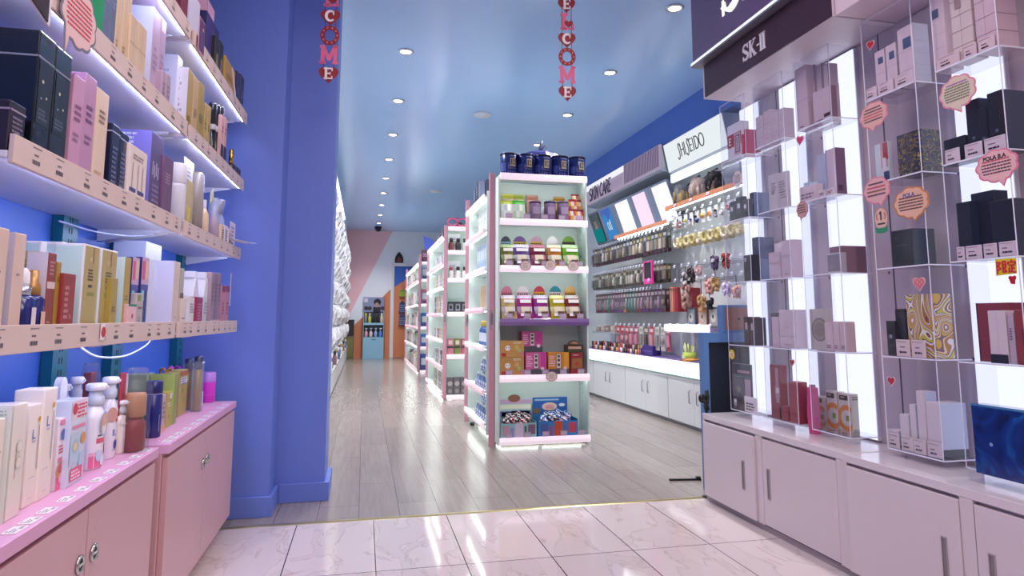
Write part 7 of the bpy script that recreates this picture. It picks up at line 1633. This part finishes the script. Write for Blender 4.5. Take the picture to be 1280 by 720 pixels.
for y, wd, lb in ((6.05, .26, 'dark-edged slanted divider board behind the grey and blond wig'), (5.72, .28, 'dark-edged slanted divider board behind the ash wig'), (5.36, .34, 'dark-edged slanted divider board behind the black wig')):
    t = thing('divider_board', lb, 'board', (3.26, y, 2.111), RZ)
    a = MB(); a.prism([(-wd / 2, 0), (wd / 2, 0), (wd / 2, .30), (-wd / 2, .25)], 0, .01, M('#A8A2B4', .4)); a.build('board', t)
    a = MB(); a.prism([(-wd / 2, .2502), (wd / 2, .3002), (wd / 2, .315), (-wd / 2, .265)], -.004, .012, M('#2A2430', .4)); a.build('dark_edge', t)
for i, y in enumerate((5.95, 5.62, 5.30)): price_sticker(3.018, y, 2.1105, RZ, 'small price sticker on the orange-edged shelf before a wig head', 'price stickers before the wig heads')
for o in [o for o in COL.objects if o.get('group') == 'price stickers before the wig heads']: o.rotation_euler = (1.35, 0, RZ); o.location.x = 2.995; o.location.z = 2.112

# rails with hooks and hanging packs
RODM = M('#BFC2CA', .25, .9); TAGM = M('#C4C2CE', .4); TAGD = M('#6E6A7A', .5)
def hook_proto(ln):
    t = thing('display_hook', 'x', 'hook', (0, 0, 0), RZ)
    a = MB(); a.tube([(0, ln, 0), (0, .02, 0), (0, .006, .004), (0, 0, .014)], .003, RODM, 6); a.build('rod', t)
    a = MB(); a.box(-.022, -.006, -.005, .022, -.004, .030, TAGM); a.box(-.016, -.0068, .002, .016, -.0062, .012, TAGD); o = a.build('price_tag', t); o.rotation_euler = (-.3, 0, 0)
    return t
def pack_proto(kind, w_, h, cols):
    t = thing('carded_pack', 'x', 'cosmetic pack', (0, 0, 0), RZ)
    a = MB(); a.prism([(-w_ / 2, -h), (w_ / 2, -h), (w_ / 2, -.012), (w_ / 2 - .012, 0), (-w_ / 2 + .012, 0), (-w_ / 2, -.012)], -.001, .001, M(cols[0], .4))
    a.face([(-w_ * .4, -.0016, -.06), (w_ * .4, -.0016, -.06), (w_ * .4, -.0016, -.025), (-w_ * .4, -.0016, -.025)], M(cols[1], .4))
    a.face([(-w_ * .45, -.0016, -h * .98), (w_ * .45, -.0016, -h * .98), (w_ * .45, -.0016, -h * .86), (-w_ * .45, -.0016, -h * .86)], M(cols[3], .4)); a.build('backing_card', t)
    a = MB()
    if kind == 'tube': a.lathe([(w_ * .2, -h * .84), (w_ * .24, -h * .82), (w_ * .24, -h * .5), (w_ * .16, -h * .47), (w_ * .16, -h * .33)], M(cols[2], .2), (0, -.014, 0), 10)
    elif kind == 'compact': a.ball((0, -.008, -h * .58), (w_ * .38, .012, w_ * .38), M(cols[2], .2), 14, 7)
    else: a.box(-w_ * .36, -.016, -h * .82, w_ * .36, -.0012, -h * .36, M(cols[2], .25))
    a.build('item', t)
    a = MB(); a.box(-w_ * .42, -.03, -h * .85, w_ * .42, -.0018, -h * .31, clear('#F0F1F4', .95)); a.build('blister', t)
    return t
rz8 = random.Random(11)
PAL_A = [('#2E2A2E', '#8A8486', '#C9C2BC', '#5A2A44'), ('#3A3436', '#B8A880', '#6A5A4A', '#3A2A34'), ('#1E1C22', '#D8D4D4', '#9A8A78', '#5E2448'), ('#4A4640', '#C9B060', '#D8C8B0', '#2A2428'), ('#5A5A64', '#D0CCD4', '#3A3A44', '#7A2A50')]
PAL_B = [('#6A6458', '#C9C0A8', '#3A362E', '#2A2624'), ('#8A8478', '#E0DCD4', '#5A5248', '#4A443C'), ('#3A362E', '#B0A078', '#8A7A60', '#5A4A34'), ('#9A9488', '#4A4438', '#C8BCA8', '#2E2A24')]
PAL_C = [('#3E3438', '#B8A8AC', '#8A7C7E', '#8E3E4A'), ('#5A3050', '#C0A8BC', '#94708A', '#5A3478'), ('#3A3A3A', '#C8C4BC', '#8A8682', '#C98A3A'), ('#2E4644', '#A8BCB8', '#54847E', '#2A6A64'), ('#4A3A3E', '#B8A4A8', '#8E7474', '#5E2834')]
PAL_D = [('#B85A72', '#F0D8DC', '#E08AA0', '#A83A54'), ('#D8D0C8', '#B0A8A4', '#9A8E88', '#C8B8B0'), ('#C4384E', '#F0D0D4', '#E6A0A8', '#8E2438'), ('#7A6A5E', '#D8CCC0', '#4A3E38', '#5A4A3E'), ('#C9BE3A', '#3A3A34', '#8A8A44', '#A89A2A')]
def hook_row(y0, y1, n, zh, ph, pw, kinds, pal, per, rowname, label, x=3.06, skip=()):
    protos = [pack_proto(k, pw, ph, c) for k in kinds for c in pal]
    for p in protos: p['label'] = label; p['group'] = 'packs in the %s' % rowname
    hk = None; used = set()
    for i in range(n):
        y = y0 + (y1 - y0) * i / (n - 1)
        if hk is None:
            hk = hook_proto(3.345 - x); hk['label'] = 'metal hook with a grey price tag holding the %s on the right wall' % rowname; hk['group'] = 'hooks of the %s' % rowname; hk.location = (x, y, zh)
        else: dup(hk, (x, y, zh))
        k = rz8.randrange(len(protos))
        for j in range(per):
            loc = (x + .03 + .05 * j, y, zh - .004)
            if k not in used: protos[k].location = loc; used.add(k)
            else: dup(protos[k], loc)
    for i, p in enumerate(protos):
        if i not in used:
            for c in list(p.children): bpy.data.objects.remove(c)
            bpy.data.objects.remove(p)
hook_row(6.38, 8.60, 23, 1.93, .23, .085, ('tube', 'box'), PAL_A, 2, 'top hook row', 'dark carded make-up pack with plum foot in the top hook row of the right wall')
hook_row(6.40, 8.60, 27, 1.575, .20, .075, ('box', 'tube'), PAL_B, 2, 'second hook row', 'brown-grey carded pack in the second hook row of the right wall')
hook_row(6.45, 8.50, 24, 1.31, .245, .085, ('tube', 'compact'), PAL_C, 2, 'third hook row', 'carded make-up pack in the third hook row of the right wall')
hook_row(6.35, 7.75, 11, .905, .25, .10, ('box', 'compact'), PAL_D, 1, 'lowest hook row', 'pink, yellow or grey accessory pack in the lowest hook row of the right wall')
# pink-framed tall case hanging in the second row, red books in the third
t = thing('framed_case', 'upright black case with a bright pink frame hanging in the second hook row', 'case', (3.0, 6.62, 1.36), RZ)
a = MB(); a.box(-.11, -.008, 0, .11, .012, .25, M('#D8389A', .3)); a.box(-.085, -.0095, .06, .085, -.0082, .235, M('#1E1A20', .2)); a.build('frame', t, bevel=.004)
a = MB(); a.ball((.03, -.012, .035), (.035, .012, .03), M('#F08AC8', .35)); a.build('bow', t)
for i, (y, c_) in enumerate(((6.30, '#B8705A'), (6.265, '#C0846A'), (6.22, '#9E3A40'), (6.165, '#8E1A28'))):
    carton((3.222, y, 1.06), RZ, .03 if i < 2 else .045, .25, .255 - .004 * i, c_, [('f', .1, .9, .85, .95, '#6A2A2A')], 'hanging_book', '%s flat pack at the near end of the third hook row' % ('tan', 'light tan', 'brick red', 'deep red')[i], 'pack')
# near bay: hooks with fluffy things
def small_hooks(y0, y1, n, z, nm):
    hk = hook_proto(3.345 - 3.05); hk['label'] = 'bare metal hook with a price tag in the %s' % nm; hk['group'] = 'hooks in the %s' % nm; hk.location = (3.05, y0, z)
    for i in range(1, n): dup(hk, (3.05, y0 + (y1 - y0) * i / (n - 1), z))
small_hooks(4.9, 6.10, 9, 2.02, 'hair clip row near the display cases'); small_hooks(4.9, 6.10, 9, 1.80, 'scrunchie row near the display cases'); small_hooks(4.9, 6.10, 9, 1.50, 'plush row near the display cases')
def clip(x, y, z, c1, c2):
    t = thing('hair_clip', 'small hair clip with beads hanging in the hair clip row near the display cases', 'hair clip', (x, y, z), RZ, 'hair clips near the display cases')
    a = MB(); a.box(-.035, -.001, -.13, .035, .001, 0, M('#E4E2E0', .4)); a.build('card', t)
    a = MB(); r = random.Random(int(y * 50))
    for i in range(5): a.ball((r.uniform(-.025, .025), -.012, -.05 - .06 * r.random()), .012 + .006 * r.random(), M(c1 if i % 2 else c2, .35), 8, 5)
    a.build('beads', t)
CC = ['#D8C23A', '#C8CCE0', '#8A8AA0', '#2E2A30', '#B84A5A', '#E08A2A', '#3A4A9A', '#D8D0C8']
for i in range(11): clip(3.07, 4.95 + .115 * i, 2.012, CC[i % 8], CC[(i * 3 + 1) % 8])
def scrunchie(loc, c, R, r, label, group, rot=(PI / 2, 0, 0)):
    a = MB(); n = 40; pts = []
    for i in range(n): q = 2 * PI * i / n; pts.append((R * math.cos(q), R * math.sin(q), .3 * r * math.sin(q * 9)))
    a.tube(pts, [r * (1 + .25 * math.sin(i * 1.9)) for i in range(n)], M(c, .7), 8, True)
    o = a.build('hair_scrunchie', None, loc); o.rotation_euler = rot
    return tag(o, label, 'scrunchie', group)
for i in range(11):
    for j in range(2): scrunchie((3.08 + .07 * j, 4.95 + .115 * i, 1.752), ('#D8CBA0', '#CDBf8A'.upper(), '#E0D6B8', '#C4B67C')[(i + j) % 4], .04, .017, 'fluffy beige scrunchie in the scrunchie row near the display cases', 'beige scrunchies near the display cases', (PI / 2, 0, RZ + .2 * (i % 3 - 1)))
def plush(loc, c, s, label, long=1.0, group=None):
    a = MB(); r = random.Random(int(loc[1] * 100) + len(label))
    for i in range(46):
        q = 2 * PI * r.random(); v = r.random(); k = .8 * (1 - v * .35); x, y = k * s * math.cos(q), .7 * k * s * math.sin(q); z = -s * long * 2 * v
        a.tube([(x * .4, y * .4, z + s * .3), (x, y, z), (x * 1.25, y * 1.25, z - s * .45)], [s * .10, s * .24, s * .07], M(c[i % len(c)], .85), 6)
    loc = (loc[0], 4.9 + .15 * round((loc[1] - 4.9) / .15) + .02 * (len(label) % 3 - 1), loc[2]); hz = 1.36 if loc[2] < 1.345 else 1.50 if loc[2] < 1.49 else loc[2] + .06
    a.tube([(0, 0, s * .3), (0, 0, hz - loc[2] + .003)], .004, M('#4A4448', .5), 5)
    return tag(a.build('plush_charm', None, loc, RZ), label, 'plush', group)
for y, z, c, s, ln, lb in ((6.02, 1.43, ('#3A3438', '#8A8288', '#D8D4DC'), .06, 1.1, 'dark and white ribbon bundle at the left of the plush row'), (5.86, 1.46, ('#2A2228', '#4A3A44'), .055, 1.0, 'black bow bundle beside the dark and white one'), (5.70, 1.48, ('#C89AA0', '#E0C4C4', '#B8A0B0'), .05, .8, 'small pink bow bundle in the plush row'), (5.42, 1.55, ('#5A4A6E', '#3E3450'), .05, 1.1, 'dark violet hair bundle hanging before the case'), (5.14, 1.55, ('#9A3A30', '#B04A34', '#7A2E28'), .05, 1.1, 'rust red hair bundle seen through the case'),
                           (5.88, 1.31, ('#A87A78', '#8E625F', '#BC918C'), .075, 1.5, 'dusty rose hair tassel under the plush row'), (6.02, 1.30, ('#D4CFC8', '#B8B0A8'), .055, 1.1, 'off-white fluffy tassel at the left under the plush row'), (5.68, 1.20, ('#C2986A', '#B0824E', '#D2AE84'), .055, 1.2, 'tan teddy-like fluffy charm hanging low'), (5.56, 1.17, ('#1E1A1E', '#322C30'), .045, .9, 'black fluffy charm right of the tan one'), (5.55, 1.34, ('#C99090', '#D8A8A4'), .06, .9, 'pink fluffy charm in the middle of the lower row'), (5.36, 1.35, ('#C4A27A', '#B08E60'), .055, .9, 'sand coloured fluffy charm next to the pink one'), (5.22, 1.30, ('#E4DCEC', '#9A80C0', '#C8B8DC'), .055, .9, 'white and violet bow charm before the case'), (5.02, 1.26, ('#D8946A', '#9A7AB8', '#E0B49A'), .05, .8, 'orange and violet charm seen through the case')):
    plush((3.08, y, z), c, s, lb, ln)
small_hooks(4.9, 6.10, 9, 1.36, 'low plush row near the display cases')
# lit little shelf with framed boxes
t = thing('display_shelf', 'small shelf with a glowing white rail below the fluffy charms', 'shelf', (3.03, 5.70, .905), RZ)
a = MB(); a.box(-.62, .012, -.02, .62, .31, 0, M('#6E5A92', .35)); a.build('board', t)
a = MB(); a.prism([(0, .03), (-.008, .01), (0, -.045), (.0115, -.045), (.0115, .03)], -.62, .28, M('#F6EEF6', .3, emit=RAIL_GLOW), 'x'); a.build('price_rail', t)
for y, c_, c2, lb in ((5.88, '#4E5260', '#8A90A0', 'grey framed box on the small glowing shelf, leftmost'), (5.66, '#8A5A4E', '#C8B0A0', 'brown framed box on the small glowing shelf, middle'), (5.46, '#565A60', '#A09CA0', 'grey framed box with a pale picture on the small glowing shelf')):
    carton((3.13, y, .9055), RZ, .17, .06, .19, c_, [('f', .1, .9, .1, .9, c2), ('O', 'f', .5, .5, .045, '#D0C6BC'), ('O', 'f', .45, .55, .02, c_)], 'framed_box', lb)
for y in (6.22, 6.05, 5.85, 5.62, 5.42): 
    o = price_sticker(3.038, y, .93, RZ, 'price sticker standing on the small glowing shelf', 'price stickers on the small glowing shelf'); o.rotation_euler = (1.2, 0, RZ)

# counter with white cupboards
WC = M('#DADCE2', .28); WH = M('#8C8F98', .25, .8)
def cupboard(yf, yn, label, split):
    yc = (yf + yn) / 2; L = yf - yn
    t = thing('base_cupboard', label, 'cabinet', (2.90, yc, 0), RZ)
    a = MB(); a.box(-L / 2 + .001, .018, .03, L / 2 - .001, .44, .455, WC); a.build('body', t)
    a = MB(); a.box(-L / 2 + .001, .03, 0, L / 2 - .001, .43, .0298, M('#8E9098', .4)); a.build('plinth', t)
    for y0, y1, hy in ((yf, split, split + .07), (split, yn, split - .07)):
        a = MB(); a.box(0, 0, 0, y0 - y1 - .006, .0175, .41, WC); d = a.build('door', t, (yc - y0 + .003, 0, .036), bevel=.0015)
        a = MB(); a.tube([(0, -.001, .19), (0, -.016, .20), (0, -.016, .30), (0, -.001, .31)], .0045, WH, 7); a.build('handle', d, (y0 - hy - .003, 0, 0))
cupboard(9.20, 8.16, 'white base cupboard at the far end of the lit counter, behind the gondola', 8.68)
cupboard(8.15, 7.10, 'white two-door base cupboard under the lit counter, just right of the gondola', 7.61)
cupboard(7.09, 6.02, 'white two-door base cupboard in the middle of the lit counter', 6.53)
cupboard(6.01, 4.95, 'white base cupboard under the lit counter, nearest the black clamp', 5.49)
t = thing('lit_counter', 'long white counter with a glowing front edge on the base cupboards', 'counter', (2.885, 7.08, .456), RZ)
a = MB(); a.box(-2.13, .013, 0, 2.13, .455, .044, M('#E8F0F0', .2)); a.build('slab', t)
a = MB(); a.box(-2.13, 0, .004, 2.13, .0128, .040, glow('#E2FFF4', 1.3)); a.build('light_strip', t)
for yf, yn, lb in ((8.95, 7.78, 'raised counter tray with a glowing rail, farthest of three'), (7.77, 6.44, 'raised counter tray with a glowing rail and purple bed, middle of three'), (6.43, 5.0, 'raised counter tray with a glowing rail, nearest of three')):
    L = yf - yn
    t = thing('counter_tray', lb, 'tray', (2.95, (yf + yn) / 2, .501), RZ)
    a = MB(); a.prism([(.012, 0), (.39, 0), (.39, .09), (.012, .085)], -L / 2 + .003, L / 2 - .003, M('#7C6AA8', .3), 'x'); a.build('bed', t)
    a = MB(); a.prism([(0, .0), (-.014, .03), (.0, .088), (.0118, .088), (.0118, 0)], -L / 2 + .003, L / 2 - .003, M('#F8EAF4', .3, emit=RAIL_GLOW), 'x'); a.build('rail', t, bevel=.002)
# small goods on the trays
LC = ['#2A2630', '#B85A6A', '#D8C8C4', '#4A3A4A', '#C9A04A', '#8A2A40', '#E0D8DC', '#5A4A5A']
lp = []
for i in range(8):
    lp.append(bottle((0, 0, 0), RZ, 'lipstick', 'small cosmetic tube standing among many on the lit counter by the gondola', [('body', [(.012, 0), (.013, .002), (.013, .05)], M(LC[i], .25)), ('cap', [(.0115, .05), (.0118, .06), (.0118, .095), (.010, .098)], M(LC[(i + 3) % 8], .2, .4))], 'lipstick', 'cosmetic tubes on the lit counter'))
k = 0
for j in range(3):
    for i in range(22):
        y = 8.5 - .073 * i; loc = (3.02 + .075 * j, y, .5915)
        if k < 8: lp[k].location = loc
        else: dup(lp[(i * 5 + j * 3) % 8], loc)
        k += 1
t = thing('counter_display', 'purple stepped box display on the lit counter beside the lipstick rows', 'display', (3.05, 6.82, .5922), RZ)
a = MB(); a.prism([(-.15, 0), (.15, 0), (.15, .10), (-.08, .11), (-.15, .06)], 0, .10, M('#3E2C78', .3)); a.build('body', t, bevel=.003)
a = MB(); a.box(-.10, -.003, .035, .12, -.0005, .05, M('#6A5AA8', .3)); a.build('label_strip', t)
t = thing('pen_cup', 'lime green cup holding pale sticks on the lit counter', 'cup', (3.06, 5.86, .5922), RZ)
a = MB(); a.lathe([(.05, 0), (.058, .005), (.064, .075), (.058, .075), (.052, .01)], M('#B8D05A', .35), (0, 0, 0), 24); a.box(-.03, -.066, .018, .03, -.062, .05, M('#E0E8C0', .4)); a.build('cup', t)
for i in range(9):
    q = i * .7; a = MB(); a.tube([(.02 * math.cos(q), .02 * math.sin(q), .012), (.06 * math.cos(q), .05 * math.sin(q), .14 + .01 * (i % 3))], .006, M(('#D8E070', '#E8ECC8', '#C8D84A')[i % 3], .4), 6); a.build('stick', t)
for i in range(5):
    a = MB(); a.tube([(0, -.05, 0), (.0, .06, .02)], .007, M(('#C8862A', '#A8342A', '#D8B83A')[i % 3], .3), 7)
    tag(a.build('lip_pencil', None, (2.99, 5.66 + .035 * i, .598), RZ - .5), 'orange or red pencil laid on the glowing tray near the lime green cup', 'pencil', 'pencils on the glowing tray')
a = MB(); a.box(-.08, 0, 0, .08, .22, .05, M('#C8D4EC', .2)); a.prism([(-.08, .0502), (.08, .0502), (.06, .075), (-.06, .07)], .02, .2, M('#DCE4F4', .25)); tag(a.build('clear_organizer', None, (3.05, 5.53, .5922), RZ), 'pale clear organizer at the near end of the lit counter', 'organizer')
# little side shelf bracket with boxes by the gondola
t = thing('bracket_shelf', 'grey curved bracket shelf beside the gondola over the lit counter', 'shelf', (3.02, 8.10, .80), RZ)
a = MB(); a.box(-.40, 0, 0, .40, .32, .018, M('#9A9CA4', .4)); a.build('board', t); a = MB(); a.prism([(.0, 0), (.32, 0), (.32, -.10), (.26, -.03), (.10, -.015)], .38, .40, M('#8A8C96', .4), 'x'); a.build('bracket', t)
for i in range(4): carton((3.10, 8.36 - .17 * i, .8185), RZ, .14, .10, .06 + .02 * (i % 2), ('#8A7A7E', '#A8908A', '#7A6A72', '#B09A94')[i], [('T', 'f', .1, .9, .8, 2, .25, '#D8CCC8')], 'flat_box', 'brownish flat box on the curved bracket shelf, %s from the left' % ('first', 'second', 'third', 'fourth')[i])

# ------------------------------------------------------------------ left inner wall: counter and hanging white packs
t = thing('low_cabinet', 'white low cabinet run along the left wall beyond the blue pillar', 'cabinet', (-.46, 10.6, 0), PI / 2)
a = MB(); a.box(-6.1, -.075, .03, 6.0, -.001, .30, M('#D8DAE0', .3)); a.build('body', t)
a = MB(); a.box(-6.1, -.085, .3002, 6.0, -.001, .32, M('#E8EAEE', .25)); a.build('top', t)
t = thing('lit_header', 'pale strip light high on the left wall beyond the blue pillar', 'light', (-.46, 9.0, 2.9), PI / 2)
a = MB(); a.box(-4, -.06, 0, 4, -.001, .02, M('#D8DAE0', .3)); a.build('housing', t); a = MB(); a.box(-4, -.05, -.008, 4, -.02, -.0005, glow('#E8F0FF', 10)); a.build('diffuser', t)
WPK = [M('#E4E4E8', .3), M('#D0D2D8', .25), M('#F0F0F2', .3), M('#A2A4AE', .3)]
def white_pack(s):
    r = random.Random(s); a = MB(); n = 5
    P = [[((i - 2) * .045 + r.uniform(-.012, .012), -.035 - .05 * math.sin(j * .75 + .3) - r.uniform(0, .035), -j * .06 + r.uniform(-.015, .015)) for i in range(n)] for j in range(5)]
    Q = [[(p[0], .012 + .3 * abs(p[1]) * 0, p[2]) for p in rw] for rw in P]
    for j in range(4):
        for i in range(n - 1):
            a.face([P[j][i], P[j + 1][i], P[j + 1][i + 1], P[j][i + 1]], WPK[(s + (j + i) // 3 + r.randrange(2)) % 4], True); a.face([Q[j][i + 1], Q[j + 1][i + 1], Q[j + 1][i], Q[j][i]], WPK[1])
    for j in range(4):
        a.face([P[j][0], Q[j][0], Q[j + 1][0], P[j + 1][0]], WPK[0]); a.face([P[j][-1], P[j + 1][-1], Q[j + 1][-1], Q[j][-1]], WPK[0])
    a.face([P[0][i] for i in range(n)] + [Q[0][i] for i in reversed(range(n))], WPK[0]); a.face([P[4][i] for i in reversed(range(n))] + [Q[4][i] for i in range(n)], WPK[0])
    o = a.build('hanging_pack', None, (0, 0, 0), PI / 2)
    return tag(o, 'crinkled white plastic pack hanging on the left wall beyond the blue pillar', 'pack', 'white packs on the left inner wall')
wp = [white_pack(s) for s in range(6)]
rw_ = random.Random(8); k = 0
for lvl, z in enumerate((.85, 1.15, 1.45, 1.78, 2.1, 2.42)):
    for i in range(17):
        y = 4.9 + .65 * i + rw_.uniform(-.1, .1)
        loc = (-.425, y, z + rw_.uniform(-.012, .012))
        if k < 6: wp[k].location = loc
        else: dup(wp[rw_.randrange(6)], loc)
        k += 1
a = MB()
for i in range(56): a.tube([(-.455, 4.5 + .2 * i, .7), (-.455, 4.5 + .2 * i, 2.6)], .004, RODM, 5)
for z in (.85, 1.15, 1.45, 1.78, 2.1, 2.42): a.tube([(-.450, 4.5, z + .02), (-.450, 15.6, z + .02)], .004, RODM, 5)
tag(a.build('wire_grid', None, (0, 0, 0)), 'metal wire grid on the left wall carrying the white packs', 'grid')
sp_ = None
for i in range(16):
    loc = (-.415 + .015 * (i % 2), 5.2 + .68 * i, .3202)
    if sp_ is None:
        sp_ = [small_jar((0, 0, 0), c1, c2, .03, .2, 'small bottle standing on the low cabinet along the left wall', 'bottles on the low left cabinet', PI / 2) for c1, c2 in (('#4A6A9A', '#E0E0E4'), ('#8A5A5A', '#2A2A2E'), ('#D8D4D0', '#B89A5A'))]
    if i < 3: sp_[i].location = loc
    else: dup(sp_[i % 3], loc)

# ------------------------------------------------------------------ before the back wall
AQC = M('#8CBBD6', .4)
t = thing('aqua_stand', 'light blue display stand with pump bottles before the terracotta wall', 'display stand', (.235, 16.55, 0))
a = MB(); a.box(-.25, 0, 0, .25, .22, .52, AQC); a.box(-.25, 0, .5202, -.235, .22, 1.14, AQC); a.box(.235, 0, .5202, .25, .22, 1.14, AQC); a.box(-.2348, .20, .5202, .2348, .22, 1.14, M('#4A5A68', .5)); a.build('carcass', t, bevel=.003)
a = MB(); a.box(-.2348, .0, .82, .2348, .1998, .87, AQC); a.build('shelf', t)
a = MB(); a.box(-.05, -.003, .455, .06, -.0005, .475, M('#4A6A80', .4)); a.build('nameplate', t)
t = thing('stand_poster', 'dark lavender poster board with round dark shapes on top of the aqua stand', 'poster', (.235, 16.72, 1.141))
a = MB(); a.box(-.26, 0, .001, .25, .02, .36, M('#8A90B4', .4)); a.build('board', t)
a = MB(); a.prism([(.08 + .09 * math.cos(q), .24 + .085 * math.sin(q)) for q in [i * PI / 8 for i in range(16)]], -.004, -.0005, M('#241E2A', .4)); a.prism([(.07 + .055 * math.cos(q), .17 + .06 * math.sin(q)) for q in [i * PI / 8 for i in range(16)]], -.006, -.0042, M('#B08A80', .4)); a.box(-.02, -.004, 0, .16, -.0008, .12, M('#2E2834', .4))
a.build('portrait_print', t); a = MB()
for x in (-.19, -.10, .21): a.prism([(x + .05 * math.cos(q), .09 + .05 * math.sin(q)) for q in [i * PI / 7 for i in range(14)]], -.004, -.0006, M('#3A3040', .4))
a.build('figure_print', t); a = MB(); a.box(-.24, -.003, .24, -.15, -.0005, .33, M('#D8D4E4', .4)); a.build('caption_print', t)
for i, (c1, c2) in enumerate((('#8A8A8E', '#C8C43A'), ('#C9C84A', '#D8A8A8'), ('#1E1C22', '#2A282E'), ('#2A262A', '#3A363A'), ('#D8C8A0', '#E0D8C8'))):
    small_jar((.04 + .097 * i, 16.62, .8705), c1, c2, .036, .24, 'bottle on the upper shelf of the aqua stand, %s from the left' % ('first', 'second', 'third', 'fourth', 'fifth')[i], None)
for i, c1 in enumerate(('#E0A8B4', '#E8C0C8', '#8AA8D8', '#5A8AD0')):
    bottle((.06 + .115 * i, 16.62, .5205), 0, 'pump_bottle', '%s pump bottle in the lower niche of the aqua stand' % ('rose pink', 'pale pink', 'light blue', 'blue')[i], [('body', [(.034, 0), (.038, .005), (.038, .12), (.016, .145)], M(c1, .3)), ('pump', [(.012, .145), (.012, .2), (.032, .205), (.03, .225)], W1)])
t = thing('green_cabinet', 'dark olive cabinet standing at the left end of the back wall', 'cabinet', (-.35, 16.6, 0))
a = MB(); a.box(-.10, 0, 0, .12, .18, .55, M('#6A6440', .5)); a.build('body', t, bevel=.003); a = MB(); a.box(-.10, 0, .552, .12, .18, .95, M('#2E2A2E', .4)); a.build('upper', t); a = MB(); a.box(-.08, -.004, .05, .10, -.0005, .5, M('#7A7448', .5)); a.build('door', t)
t = thing('arch_plaque', 'black pointed-arch plaque with a red centre above the back door', 'plaque', (.83, 16.77, 2.375))
ap = [(-.105, 0), (.105, 0)] + [(.105 - .105 * (i / 6) ** 1.8, .09 + .19 * i / 6) for i in range(7)] + [(-.105 + .105 * (1 - i / 6) ** 1.8 * 1.0, .28 - .19 * i / 6) for i in range(1, 7)]
a = MB(); a.prism(ap, 0, .02, M('#16141A', .4)); a.build('plaque', t); a = MB(); a.prism([(x * .5, z * .5 + .02) for x, z in ap], -.006, -.0005, M('#8E2A34', .4)); a.build('red_centre', t)
for z, h, c_, lb in ((1.52, .18, '#6A9A3A', 'green pack hanging on the back door, topmost'), (1.12, .30, '#3A4A70', 'navy striped bag hanging in the middle of the back door'), (.80, .30, '#44507A', 'navy striped bag hanging lowest on the back door')):
    a = MB(); a.prism([(-.09, 0), (.09, 0), (.07, h * .8), (.02, h), (-.02, h), (-.07, h * .8)], -.06, 0, M(c_, .4))
    for i in range(4): a.face([(-.08, -.0615, h * (.1 + .16 * i)), (.08, -.0615, h * (.1 + .16 * i)), (.08, -.0615, h * (.16 + .16 * i)), (-.08, -.0615, h * (.16 + .16 * i))], M('#8A92B0' if c_ != '#6A9A3A' else '#C8C84A', .4))
    tag(a.build('hanging_bag', None, (.93, 16.765, z)), lb, 'bag')
